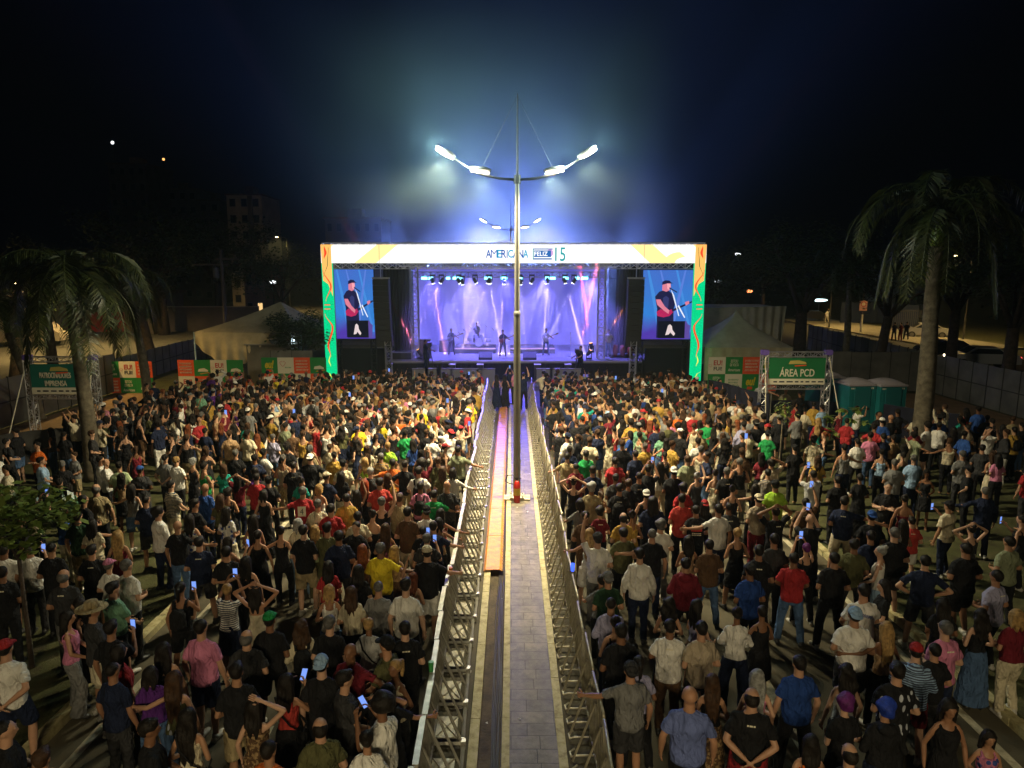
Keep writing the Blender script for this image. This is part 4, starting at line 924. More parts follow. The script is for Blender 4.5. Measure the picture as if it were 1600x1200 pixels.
b.add(v, [q for i in range(80) for q in ((3*i, 3*i+3, 3*i+4, 3*i+1), (3*i+1, 3*i+4, 3*i+5, 3*i+2))]); b.build('drape', M_TENT2, t, smooth=True)
b = MB(); b.box(-2.8, 3.6, .2, 5, 4.0, 4.1); b.build('roof', mat('tent_roof_white', (.65, .68, .70), .6), t)
for x in (-2.7, 3.5): b = MB(); b.tube([(x, .1, 0), (x, .1, 4.1)], .05, 6); b.build('leg', M_GALV, t)
t = thing('draped_tent', 'large beige tent with swagged side cloth behind the checkered walls near the small dark tree', 'tent', (0, 0, 0))
p0 = at(303, 519, 40.5); p1 = at(424, 480, 43.5); p2 = at(470, 520, 40.5); pl_ = at(303, 519, 40.5)
b = MB(); n = 20; v = []
A_, B_, C_, D_ = Vector((p0.x, 40.5, p0.z)), Vector((p2.x, 40.5, p0.z-.05)), Vector((p2.x+.3, 46.5, p0.z)), Vector((p0.x, 46.5, p0.z)); K_ = Vector((p1.x+.6, 43.5, p1.z+.35))
for (u, w_) in ((A_, B_), (B_, C_), (C_, D_), (D_, A_)):
    vv = []
    for j in range(9):
        f = j/8
        for i in range(9):
            g = i/8; e_ = u.lerp(w_, g); q = K_.lerp(e_, f); q.z -= .28*sin(pi*f)*(.4+.6*sin(pi*g)); vv.append(q)
    b.add(vv, [(j*9+i, j*9+i+1, (j+1)*9+i+1, (j+1)*9+i) for j in range(8) for i in range(8)])
b.build('roof', M_TENT, t, smooth=True)
b = MB(); v = []; n = 48
for i in range(n+1):
    g = i/n; top = A_.lerp(B_, g*.72); dz = 1.95*sin(pi*(.08+.84*g))**.8; fold = .10*sin(i*.85)
    for j in range(7):
        f = j/6; v.append((top.x+.25*sin(pi*f)*(.5-g), top.y-.02+fold*f-.15*sin(pi*f), top.z-dz*f))
b.add(v, [(i*7+j, (i+1)*7+j, (i+1)*7+j+1, i*7+j+1) for i in range(n) for j in range(6)]); b.build('side_drape', M_TENT, t, smooth=True)
for q in (A_, B_, C_, D_): b = MB(); b.tube([(q.x, q.y, 0), (q.x, q.y, q.z)], .05, 6); b.build('leg', mat('blue_white_post', (.35, .5, .6), .5), t)
# generator box and small bright lights behind the checkered wall
t = thing('equipment_container', 'low grey container roof with bright work light behind the checkered wall', 'container', (at(420, 560, 40).x, 40.3, 0)); b = MB(); b.box(-1.4, 1.7, 0, 2, 0, 2.25); b.build('body', M_HOARD, t); b = MB(); b.box(-1.5, 1.8, -.1, 2.1, 2.25, 2.32); b.build('roof', mat('container_roof', (.3, .3, .28), .5), t)
b = MB(); b.ball((1.2, .5, 2.5), (.12, .08, .1), 8, 6); b.build('work_light', emis('work_light', (.7, .9, 1), 9), t)

# ================================================================== PORTABLE TOILETS
M_TQ = mat('toilet_teal', (.012, .15, .16), .4, noise=(3, .1)); M_TROOF = mat('toilet_roof', (.34, .31, .34), .4)
def toilet():
    t = thing('portable_toilet', '', 'portable toilet', (0, 0, 0), 0, 'row of portable toilets'); w = .56
    b = MB(); b.box(-w, w, -w, w, .08, 2.0)
    for i in range(5):
        x = -w+.12+i*.22; b.box(x-.03, x+.03, -w-.012, -w-.002, .3, 1.75) if i not in (1, 2, 3) else None
    b.build('body', M_TQ, t)
    b = MB(); b.box(-.34, .34, -w-.03, -w-.004, .14, 1.92); d = b.build('door', mat('toilet_door', (.015, .12, .13), .4), t); b = MB(); b.box(.2, .3, -w-.05, -w-.034, 1.0, 1.1); b.build('handle', M_BLK, d)
    b = MB(); v = []
    for j in range(9):
        f = j/8
        for i in range(9):
            g = i/8; v.append((-w*1.06+2.12*w*g, -w*1.06+2.12*w*f, 2.0+.05+.2*sin(pi*f)**.6*sin(pi*g)**.6))
    b.add(v, [(j*9+i, j*9+i+1, (j+1)*9+i+1, (j+1)*9+i) for j in range(8) for i in range(8)]); b.box(-w*1.06, w*1.06, -w*1.06, w*1.06, 1.98, 2.05); b.build('roof', M_TROOF, t, smooth=False)
    b = MB()
    for sx in (-1, 1):
        for k in range(4): b.box(sx*.35-.14+k*.07, sx*.35-.1+k*.07, -w-.01, -w-.003, 1.86, 1.92)
    b.build('vent', M_CREAM, t); b = MB(); b.box(-w-.03, w+.03, -w-.03, w+.03, 0, .08); b.build('skid', M_BLK, t)
    return t
tp = toilet(); spots = [(15.25, 27.6, .12, 'teal portable toilet nearest the thick palm, at the front of the row'), (14.08, 27.72, .1, 'teal portable toilet in the middle of the row beside the black fence'), (13.75, 29.7, .1, 'teal portable toilet with pale roof at the back of the row near the gate truss')]
for i, (x, y, rz, lb) in enumerate(spots):
    o = tp if i == 0 else copy_tree(tp); o.location = (x, y, 0); o.rotation_euler.z = rz; o['label'] = lb

# ================================================================== BUILDINGS, WALLS AND FAR THINGS
M_PLA = mat('plaster_pale', (.50, .42, .32), .8, noise=(.6, .2)); M_PLD = mat('plaster_dark', (.16, .13, .11), .85, noise=(.5, .25)); M_WIN = mat('window_dark', (.02, .022, .03), .15); M_FRM = mat('window_frame', (.2, .19, .18), .5)
M_ROOF = mat('roof_tile_brown', (.14, .075, .05), .8, noise=(2, .3)); M_LITW = emis('lit_window', (1, .62, .25), 1.1)
def building(px0, px1, D, dep, h, label, floors, cols, m, lit=(), roof=True, z0=0, rot=0, name='building'):
    a, c = at(px0, 500, D).x, at(px1, 500, D).x; w = (c-a)/2; t = thing(name, label, 'building', ((a+c)/2, D, z0), rot)
    b = MB(); b.box(-w, w, 0, dep, 0, h); b.build('wall', m, t)
    if roof: b = MB(); b.box(-w-.25, w+.25, -.25, dep+.25, h, h+.3); b.box(-w*.3, w*.2, dep*.3, dep*.6, h+.3, h+2.0) if h > 12 else None; b.build('roof', M_ROOF, t)
    k = 0
    for f in range(floors):
        for q in range(cols):
            cx = -w+(q+.5)*2*w/cols; cz = (f+.55)*h/floors; ww = min(.7, w/cols*.45); hh = min(.65, h/floors*.25)
            b = MB(); b.box(cx-ww-.08, cx+ww+.08, -.05, -.003, cz-hh-.08, cz+hh+.08); fr = b.build('window', M_FRM, t); b = MB(); b.box(cx-ww, cx+ww, -.06, -.052, cz-hh, cz+hh); b.build('pane', M_LITW if k in lit else M_WIN, fr); k += 1
    return t
apt = building(366, 419, 130, 10, 20.5, 'pale apartment block rising above the dark trees beside the LED arch', 7, 3, M_PLA, rot=.0)
b = MB(); b.box(.8, 1.6, -.6, -.01, 1, 20.4); b.build('stair_panel', M_PLD, apt)
b1 = building(190, 247, 150, 12, 29, 'dark tower block with a white roof light on the hill skyline', 9, 4, M_PLD); b = MB(); b.tube([(-2.5, 0, 29), (-2.5, 0, 33.1)], .08, 5); b.build('roof_mast', M_BLK, b1); b = MB(); b.ball((-2.5, 0, 33.4), (.32, .28, .32), 8, 6); b.build('roof_light', emis('roof_light_white', (.9, .95, 1), 3.5), b1)
b2 = building(262, 322, 160, 12, 25, 'dark tower block with small orange roof light behind the large trees', 8, 4, M_PLD); b = MB(); b.tube([(-2.5, 0, 25), (-2.5, 0, 31.3)], .08, 5); b.build('roof_mast', M_BLK, b2); b = MB(); b.ball((-2.5, 0, 31.6), (.28, .26, .28), 8, 6); b.build('roof_light', emis('roof_light_orange', (1, .45, .12), 2.5), b2)
building(322, 356, 150, 9, 21.5, 'low stepped block on the skyline left of the pale apartment block', 7, 2, M_PLD)
building(514, 600, 120, 9, 15.5, 'dark block behind the LED arch with a row of far windows', 5, 6, M_PLD)
building(385, 416, 88, 8, 7.2, 'brownish house behind the small dark tree', 2, 2, mat('plaster_brown', (.28, .16, .11), .8), lit=(1,))
building(128, 200, 74, 7, 4.6, 'warehouse front with wide red gate across the lit street', 1, 0, mat('plaster_dull', (.20, .16, .10), .85))
t = thing('red_gate', 'wide red sheet gate with a white post in the wall across the street', 'gate', (at(138, 510, 73).x, 73.5, 0)); M_RG = mat('gate_red', (.42, .012, .02), .5, noise=(2, .15))
for i in range(2): b = MB(); b.box(i*1.9, i*1.9+1.75, 0, .1, .2, 2.3); b.build('leaf_panel', M_RG, t)
b = MB(); b.box(1.78, 1.88, -.1, .1, 0, 2.6); b.build('post', M_CREAM, t)
building(200, 240, 73, 7, 4.2, 'low garage beside the red gate with a thin roof edge', 1, 2, M_PLD, lit=())
t = thing('street_wall', 'long dark boundary wall across the street with two lit window slots', 'wall', (at(222, 510, 76).x, 76, 0)); b = MB(); b.box(0, 13, 0, .3, 0, 2.7); b.build('wall', M_PLD, t); b = MB(); b.box(0, 13, -.05, .35, 2.7, 2.8); b.build('coping', M_PLA, t)
b = MB(); b.box(.4, 1.6, -.02, -.004, 2.2, 2.5); b.build('slot', M_LITW, t); b = MB(); b.box(2.1, 3.0, -.02, -.004, 2.25, 2.5); b.build('slot', M_LITW, t)
building(20, 70, 72, 6, 5.2, 'beige walled house beyond the box truck', 1, 2, mat('plaster_sand', (.36, .26, .17), .8))
# right side
building(1388, 1452, 100, 8, 9.5, 'white lit building between the curved trunk and the thick palm', 2, 2, mat('plaster_white', (.6, .66, .64), .7))
t = thing('perimeter_wall', 'dark blue sheet wall standing on the lit sidewalk', 'wall', (at(1313, 505, 88).x, 88, .13)); b = MB(); b.box(0, 4.6, 0, .15, 0, 2.6); b.build('panel', mat('navy_wall', (.02, .03, .07), .5), t)
b = MB(); b.box(4.6, 4.75, -9, .15, 0, 2.6); b.build('panel', mat('navy_wall'), t)
t = thing('railing_fence', 'pale upright railing fence beside the navy wall', 'fence', (at(1392, 505, 76).x, 76, .13)); b = MB()
for i in range(16): b.bar((i*.22, 0, 0), (i*.22, 0, 2.3), .05)
b.box(0, 3.4, -.02, .02, 2.1, 2.16); b.box(0, 3.4, -.02, .02, .25, .31); b.build('bars', M_GALV, t)
t = thing('road_sign', 'no-parking sign plate on a white-footed pole by the lit sidewalk', 'road sign', (at(1345, 518, 74).x, 74, .13)); b = MB(); b.tube([(0, 0, 0), (0, 0, 1.9)], .13, 8); b.build('pole', mat('pole_white', (.6, .58, .5), .6), t); b = MB(); b.tube([(0, 0, 1.9), (0, 0, 4.2)], .08, 8); b.build('upper_pole', M_BARK, t)
b = MB(); b.box(-.42, .42, -.12, -.09, 2.3, 3.4); pl2 = b.build('plate', mat('sign_pink', (.6, .30, .26), .5), t); b = MB(); b.tube([(0, -.13, 3.0), (0, -.125, 3.0)], .28, 16); b.build('roundel', M_RED2, pl2); b = MB(); b.tube([(0, -.14, 3.0), (0, -.135, 3.0)], .2, 16); b.build('roundel_face', M_CREAM, pl2)
t = thing('utility_pole', 'utility pole with crossarm and cables beside the beige tent', 'utility pole', (at(352, 500, 62).x, 62, 0)); b = MB(); b.tube([(0, 0, 0), (0, 0, 8.5)], [.2, .13], 8); b.build('pole', M_PLD, t); b = MB(); b.box(-2.6, .6, -.08, .08, 7.1, 7.25); b.box(-.5, 1.6, -.08, .08, 7.6, 7.75); b.build('crossarm', M_PLD, t)
b = MB(); b.tube([(-.5, -.1, 6.0), (-.5, -.1, 6.9)], .28, 8); b.build('transformer', M_HOARD, t)
for k in range(3): b = MB(); b.tube([(-2.4+k*.9, 0, 7.3), (-9+k*.9, 6, 6.6), (-16+k*.9, 12, 7.2)], .02, 4); b.build('wire', M_BLK, t)
# lit street lamps of the side streets (single arm)
M_LAMPY = mat('sodium_lamp_glass', (1, 1, 1), .4, emit=(1, .75, .35), emit_s=25)
def side_lamp(x, y, h, dirx, W_, label, cold=False):
    t = thing('side_street_lamp', label, 'street lamp', (x, y, 0), 0, 'single-arm lamps of the side streets'); b = MB(); b.tube([(0, 0, 0), (0, 0, h-.3), (dirx*.3, 0, h), (dirx*1.6, 0, h+.15)], [.09, .06, .05, .04], 8); b.build('pole', M_GALV, t, smooth=True)
    b = MB(); b.box(dirx*1.6-.32, dirx*1.6+.32, -.13, .13, h+.1, h+.2); hd = b.build('lamp_head', M_GALV, t); b = MB(); b.ball((dirx*1.6, 0, h+.08), (.26, .11, .05), 10, 6); b.build('lamp_glass', M_LAMPY, hd)
    l = lamp('side_street_light', 'SPOT', (0, 0, 0), W_, (1, .66, .22) if not cold else (.9, .95, 1), size=.12, angle=150, blend=.5); l.parent = t; l.location = (dirx*1.6, 0, h)
side_lamp(at(28, 449, 52).x+1.6, 52, 5.6, -1, 2500, 'lit side-street lamp over the parked truck')
side_lamp(-25.2, 35.5, 6.6, 1, 2600, 'side-street lamp behind the tall palm crown, added to light the tent and checkered walls')  # added lamp hidden by the palm, brightens tent and walls
side_lamp(-38, 60, 7.6, 1, 5500, 'side-street lamp lighting the yellow stretch of street')
side_lamp(at(1300, 449, 80).x, 80, 8, 1, 3200, 'side-street lamp over the curved sidewalk'); side_lamp(at(1560, 449, 62).x, 66, 8, -1, 3200, 'side-street lamp beyond the parked white car')
side_lamp(at(452, 449, 112).x, 112, 12, -1, 9000, 'street lamp added to brighten the pale apartment block')  # lamp added only to brighten the apartment front
# small far lights
for px, py, D, c_, lb in ((1153, 397, 100, (.9, .95, 1), 'far white floodlight glinting through the tree next to the arch'), (1305, 397, 96, (.95, .9, .75), 'far streetlight glint above the curved sidewalk'), (1171, 455, 90, (1, .3, .1), 'far round orange shop light below the dark tree'), (1280, 469, 95, (.7, .95, 1), 'far bluish window glow behind the broad tree'), (426, 441, 80, (.9, .95, 1), 'far white light beside the brownish house'), (1122, 440, 85, (.85, .9, 1), 'far cluster light between branches by the arch')):
    p = at(px, py, D); t = thing('far_lamp', lb, 'lamp', (p.x, D, 0)); b = MB(); b.tube([(0, 0, 0), (0, 0, p.z-.1)], .06, 5); b.build('pole', M_BLK, t); b = MB(); b.ball((0, 0, p.z), (.42 if px != 1280 else 1.2, .2, .2), 8, 6); b.build('bulb', emis('far_lamp_%d' % px, c_, 3.2), t)

# ================================================================== VEHICLES
def car(x, y, rz, colr, label, lights=False, van=False, name='parked_car'):
    t = thing(name, label, 'truck' if van else 'car', (x, y, 0), rz); m = mat('car_paint_%s' % label[:5], colr, .25, .1)
    if not van:
        prof = [(-2.1, .35), (-2.12, .75), (-1.95, .95), (-1.35, 1.02), (-.75, 1.42), (.55, 1.45), (1.25, 1.0), (1.95, .88), (2.1, .65), (2.1, .35)]
    else:
        prof = [(-3.2, .5), (-3.2, 2.9), (1.0, 2.9), (1.02, 2.1), (1.35, 2.1), (2.0, 1.35), (2.3, 1.2), (2.3, .5)]
    b = MB(); b.poly(prof, -.84, .84); b.build('body', m, t)
    if not van:
        for sy in (-1, 1): b = MB(); b.poly([(-1.2, 1.03), (-.72, 1.36), (.48, 1.38), (1.05, 1.03)], sy*.845-.002, sy*.845+.002); b.build('side_window', M_WIN, t)
        b = MB(); b.add([(.62, -.7, 1.425), (1.2, -.75, 1.045), (1.2, .75, 1.045), (.62, .7, 1.425)], [(0, 1, 2, 3)]); b.build('windscreen', M_WIN, t).location.z = .012
    else: b = MB(); b.poly([(1.1, 1.4), (1.1, 2.0), (1.35, 2.0), (1.9, 1.4)], -.845, -.842); b.build('side_window', M_WIN, t)
    for sx in (-1.3, 1.35):
        for sy in (-1, 1):
            b = MB(); b.tube([(sx, sy*.66, .33), (sx, sy*.86, .33)], .33, 14); wl = b.build('wheel', M_BLK, t); b = MB(); b.tube([(sx, sy*.862, .33), (sx, sy*.87, .33)], .2, 10); b.build('rim', M_GALV, wl)
    for sy in (-1, 1):
        xe = 2.1 if not van else 2.3; b = MB(); b.ball((xe, sy*.62, .72), (.05, .16, .09), 8, 6); b.build('headlight', emis('headlight_lit', (1, .85, .6), 5) if lights else M_GALV, t)
        xe = -2.1 if not van else -3.2; b = MB(); b.ball((xe, sy*.66, .78), (.05, .13, .09), 8, 6); b.build('tail_light', emis('tail_lit', (1, .1, .1), 2.5) if lights else M_RED2, t)
    return t
p = at(1548, 572, 46); car(p.x, 47, R(165), (.6, .58, .58), 'white car with lit lamps passing behind the square-sheeted hoarding', True, name='car')
p = at(1478, 560, 52); car(p.x, 52, R(170), (.03, .03, .035), 'dark car parked behind the thick palm, beside the white car'); p = at(1270, 490, 92); car(p.x, 92, R(175), (.05, .055, .06), 'dark grey car far along the street by the curved sidewalk')
p = at(1075+360, 500, 68); car(at(1446, 520, 69).x, 69, R(160), (.5, .5, .5), 'silver car parked beside the group of people on the sidewalk')
p = at(45, 540, 60); car(p.x, 61, R(10), (.45, .40, .34), 'pale box truck parked on the street under the lit lamp', van=True, name='box_truck')
p = at(405, 560, 44); car(at(380, 560, 50).x, 52, R(80), (.6, .62, .65), 'white car parked half hidden behind the swagged beige tent')
# ================================================================== PEOPLE
PAL = dict(white=(.72, .70, .66), cream=(.60, .53, .38), black=(.010, .010, .012), charcoal=(.035, .035, .038), navy=(.010, .016, .045), blue=(.03, .09, .34), royal=(.015, .05, .22), lightblue=(.28, .42, .62),
  slate=(.13, .17, .40), red=(.36, .025, .03), scarlet=(.46, .05, .04), wine=(.15, .012, .022), pink=(.58, .20, .34), orange=(.60, .13, .02), mustard=(.42, .26, .05), yellow=(.75, .58, .03), green=(.015, .26, .07), lime=(.34, .58, .05),
  olive=(.085, .085, .035), darkgreen=(.018, .05, .022), teal=(.015, .28, .22), seagreen=(.16, .34, .22), sage=(.24, .27, .17), grey=(.18, .18, .18), lightgrey=(.40, .40, .40), beige=(.40, .33, .24), khaki=(.34, .27, .15), tan=(.42, .27, .15),
  brown=(.10, .055, .028), lavender=(.34, .33, .50), purple=(.08, .018, .16), denim=(.07, .13, .26), palegreen=(.42, .52, .30))
HAIRC = dict(dark=(.012, .009, .007), brown=(.05, .025, .012), auburn=(.16, .045, .015), blonde=(.34, .21, .08), grey=(.10, .095, .09), silver=(.26, .26, .25), purplehair=(.12, .02, .14), bluehair=(.02, .05, .35), red=(.22, .04, .01))
SKINS = [(.48, .27, .17), (.42, .22, .13), (.52, .31, .21), (.30, .15, .085), (.20, .095, .05), (.45, .25, .16), (.36, .19, .11)]
def cloth_mat(name, pattern=None):
    if name in _m: return _m[name]
    m = bpy.data.materials.new(name); m.use_nodes = True; nt = m.node_tree; N = nt.nodes; L = nt.links; b = N['Principled BSDF']; b.inputs['Roughness'].default_value = .85
    b.inputs['Specular IOR Level'].default_value = .25
    oi = N.new('ShaderNodeObjectInfo'); tc = N.new('ShaderNodeTexCoord'); src = oi.outputs['Color']
    if pattern:
        mx = N.new('ShaderNodeMix'); mx.data_type = 'RGBA'; L.new(src, mx.inputs['A'])
        if pattern == 'stripe':
            w = N.new('ShaderNodeTexWave'); w.bands_direction = 'Z'; w.inputs['Scale'].default_value = 9; w.inputs['Distortion'].default_value = 1.2; L.new(tc.outputs['Object'], w.inputs['Vector']); f = w.outputs['Fac']; c2 = (.05, .06, .10, 1); th = .5
        else:
            v = N.new('ShaderNodeTexVoronoi' if pattern != 'leopard' else 'ShaderNodeTexNoise'); v.inputs['Scale'].default_value = {'floral': 11, 'leopard': 24, 'leaf': 15, 'plaid': 14}[pattern]
            mpn = N.new('ShaderNodeMapping'); mpn.inputs['Scale'].default_value = {'floral': (1, 1, 1), 'leopard': (1, 1, 1), 'leaf': (1, 1, .45), 'plaid': (1, 1, 1)}[pattern]; mpn.inputs['Rotation'].default_value = (0, .6, 0) if pattern == 'leaf' else (0, 0, 0)
            L.new(tc.outputs['Object'], mpn.inputs[0]); L.new(mpn.outputs[0], v.inputs['Vector']); f = v.outputs[0]; c2 = {'floral': (.05, .08, .30, 1), 'leopard': (.30, .20, .10, 1), 'leaf': (.45, .48, .55, 1), 'plaid': (.25, .015, .02, 1)}[pattern]; th = {'floral': .42, 'leopard': .53, 'leaf': .33, 'plaid': .5}[pattern]
        mt = N.new('ShaderNodeMath'); mt.operation = 'LESS_THAN' if pattern in ('leaf', 'floral') else 'GREATER_THAN'; mt.inputs[1].default_value = th; L.new(f, mt.inputs[0]); L.new(mt.outputs[0], mx.inputs['Factor']); mx.inputs['B'].default_value = c2; src = mx.outputs['Result']
    n = N.new('ShaderNodeTexNoise'); n.inputs['Scale'].default_value = 3.5; n.inputs['Detail'].default_value = 3; L.new(tc.outputs['Object'], n.inputs['Vector'])
    mr = N.new('ShaderNodeMapRange'); mr.inputs[1].default_value = .3; mr.inputs[2].default_value = .7; mr.inputs[3].default_value = .82; mr.inputs[4].default_value = 1.15; L.new(n.outputs['Fac'], mr.inputs[0])
    s_ = N.new('ShaderNodeVectorMath'); s_.operation = 'SCALE'; L.new(src, s_.inputs[0]); L.new(mr.outputs[0], s_.inputs['Scale']); L.new(s_.outputs[0], b.inputs['Base Color'])
    n2 = N.new('ShaderNodeTexNoise'); n2.inputs['Scale'].default_value = 5; n2.inputs['Detail'].default_value = 3; n2.inputs['Distortion'].default_value = 1.6; mp = N.new('ShaderNodeMapping'); mp.inputs['Scale'].default_value = (1.6, 1.6, .8)
    L.new(tc.outputs['Object'], mp.inputs[0]); L.new(mp.outputs[0], n2.inputs['Vector']); bp = N.new('ShaderNodeBump'); bp.inputs['Strength'].default_value = 1.0; bp.inputs['Distance'].default_value = .09; L.new(n2.outputs['Fac'], bp.inputs['Height']); L.new(bp.outputs[0], b.inputs['Normal'])
    _m[name] = m; return m
M_CLOTH = cloth_mat('cloth'); M_SKIN = mat('skin', rough=.5, objcol=True, noise=(9, .1)); M_SKIN.node_tree.nodes['Principled BSDF'].inputs['Specular IOR Level'].default_value = .35
M_HAIR = mat('hair', rough=.5, objcol=True, noise=(22, .45), bump=.6, bump_scale=70, spec=.25); M_SHOE = mat('shoe_material', rough=.5, objcol=True)
M_EYE = mat('eye_dark', (.02, .015, .012), .3); M_LIP = mat('lip_tone', (.28, .08, .07), .5)
UPA, FOA = .29, .25
# arm poses: (elbow, wrist) for the RIGHT arm (x>0), person faces +Y, shoulder at (sw,0,1.40)
AP = dict(down=((.275, -.03, 1.13), (.285, .05, .88)), front=((.265, -.05, 1.14), (.09, .20, 1.06)), crossed=((.27, .02, 1.15), (-.02, .21, 1.19)), phone=((.25, .13, 1.17), (.12, .31, 1.38)), up=((.28, .10, 1.62), (.22, .24, 1.86)),
  phoneup=((.25, .20, 1.40), (.10, .30, 1.66)), akimbo=((.42, -.08, 1.17), (.215, .03, 1.02)), back=((.28, -.13, 1.15), (.05, -.19, .99)), head=((.40, .02, 1.60), (.12, -.04, 1.74)), out=((.44, .10, 1.30), (.67, .20, 1.22)),
  side=((.40, -.03, 1.27), (.60, .08, 1.22)), rail=((.36, .14, 1.20), (.52, .32, 1.10)), lean=((.30, .16, 1.18), (.24, .40, 1.08)), low=((.27, .05, 1.14), (.16, .26, .98)))
LP = dict(stand=(((.10, .01, .49), (.105, -.02, .08), 0), ((.10, .01, .49), (.105, -.02, .08), 0)), apart=(((.145, .02, .49), (.19, -.02, .08), .15), ((.145, .02, .49), (.19, -.02, .08), .15)),
  bent=(((.10, .0, .49), (.10, -.03, .08), 0), ((.13, .12, .51), (.15, .03, .08), .3)), walk=(((.10, .16, .50), (.10, .20, .08), 0), ((.10, -.06, .49), (.10, -.28, .12), 0)), sit=(((.17, .34, .84), (.19, .36, .42), 0), ((.17, .34, .84), (.19, .36, .42), 0)))
def remesh(mb, vox, smooth=2, amp=0, seed=0):
    """fuse the overlapping pieces into one continuous skin"""
    me = bpy.data.meshes.new('tmp'); me.from_pydata(mb.v, [], mb.f); o = bpy.data.objects.new('tmp', me); COL.objects.link(o)
    md = o.modifiers.new('r', 'REMESH'); md.mode = 'VOXEL'; md.voxel_size = vox; md.use_smooth_shade = True
    if smooth: s_ = o.modifiers.new('s', 'SMOOTH'); s_.iterations = smooth; s_.factor = .5
    dg = bpy.context.evaluated_depsgraph_get(); out = bpy.data.meshes.new_from_object(o.evaluated_get(dg)); bpy.data.objects.remove(o); bpy.data.meshes.remove(me)
    n = len(out.vertices); co = np.empty(n*3, 'f'); out.vertices.foreach_get('co', co); co = co.reshape(-1, 3)
    if amp and n:
        no = np.empty(n*3, 'f'); out.vertices.foreach_get('normal', no); no = no.reshape(-1, 3); x, y, z = co.T; s = seed*1.7
        d = np.sin(x*17+s+np.sin(z*9+s)*2)*np.sin(z*23+s*2+np.sin(x*11)*1.5)+.6*np.sin(x*31+z*19+y*27+s*3)
        co = co+no*(d*amp)[:, None]; out.vertices.foreach_set('co', co.astype('f').ravel()); out.update()
    return out
def sh(sex): return .157 if sex == 'm' else .138
def arm_pts(sex, pose, side):
    e, w = AP[pose]; k = -.028 if sex == 'm' else -.040; S_ = Vector(((sh(sex))*side, 0, 1.372))
    return S_, Vector(((e[0]+k)*side, e[1], e[2])), Vector(((w[0]+(k if w[0] > .15 else 0))*side, w[1], w[2]))
def leg_pts(legs, side, hipx=.092):
    k, a, turn = LP[legs][0 if side < 0 else 1]
    return Vector((hipx*side, 0, .90)), Vector((k[0]*side, k[1], k[2])), Vector((a[0]*side, a[1], a[2])), turn*side
def torso(b, sex, g=0, z0=.84, z1=1.44, n=14, boxy=0):
    if sex == 'm': T = [(.80, .150, .105, 0), (.90, .165, .115, -.01), (1.0, .158, .108, 0), (1.10, .155, .105, .01), (1.22, .170, .112, .01), (1.32, .180, .112, 0), (1.385, .150, .088, -.01), (1.42, .110, .070, -.012), (1.45, .070, .058, -.012)]
    else: T = [(.80, .160, .110, -.01), (.90, .172, .120, -.015), (1.0, .148, .105, -.005), (1.10, .122, .092, .005), (1.22, .138, .108, .018), (1.30, .148, .105, .012), (1.37, .125, .078, -.008), (1.41, .088, .06, -.012), (1.44, .055, .05, -.012)]
    P_ = []; R_ = []
    zz = [z0]+[t[0] for t in T if z0 < t[0] < z1]+[z1]
    for z in zz:
        rx = np.interp(z, [t[0] for t in T], [t[1] for t in T]); ry = np.interp(z, [t[0] for t in T], [t[2] for t in T]); yo = np.interp(z, [t[0] for t in T], [t[3] for t in T])
        if boxy: rx = max(rx, boxy*(.168 if sex == 'm' else .150)) if z < 1.3 else rx
        P_.append((0, yo, z)); R_.append((rx*.92+g, ry+g))
    b.tube(P_, R_, n, ref=(1, 0, 0))
_cache = {}
def fingers(b, w, d, side, palm_dir, grip):
    """four unequal fingers and a thumb"""
    d = d.normalized(); s_ = palm_dir.cross(d).normalized(); nrm = palm_dir.normalized(); k0 = w+d*.095
    for i, (off, ln) in enumerate(((-.030, .070), (-.010, .080), (.010, .075), (.029, .058))):
        p0 = k0+s_*off; c = grip; p1 = p0+(d*cos(c*.5)+nrm*sin(c*.5))*ln*.45; p2 = p1+(d*cos(c)+nrm*sin(c))*ln*.33; p3 = p2+(d*cos(c*1.5)+nrm*sin(c*1.5))*ln*.25
        b.tube([p0-d*.01, p1, p2, p3], [.0095, .0088, .008, .006], 6)
    t0 = w+d*.035+s_*side*-.032; t1 = t0+(d*.6+s_*side*-.65+nrm*.3).normalized()*.035; t2 = t1+(d*.9+s_*side*-.3+nrm*.4).normalized()*.032
    b.tube([t0, t1, t2], [.0125, .0105, .008], 6)
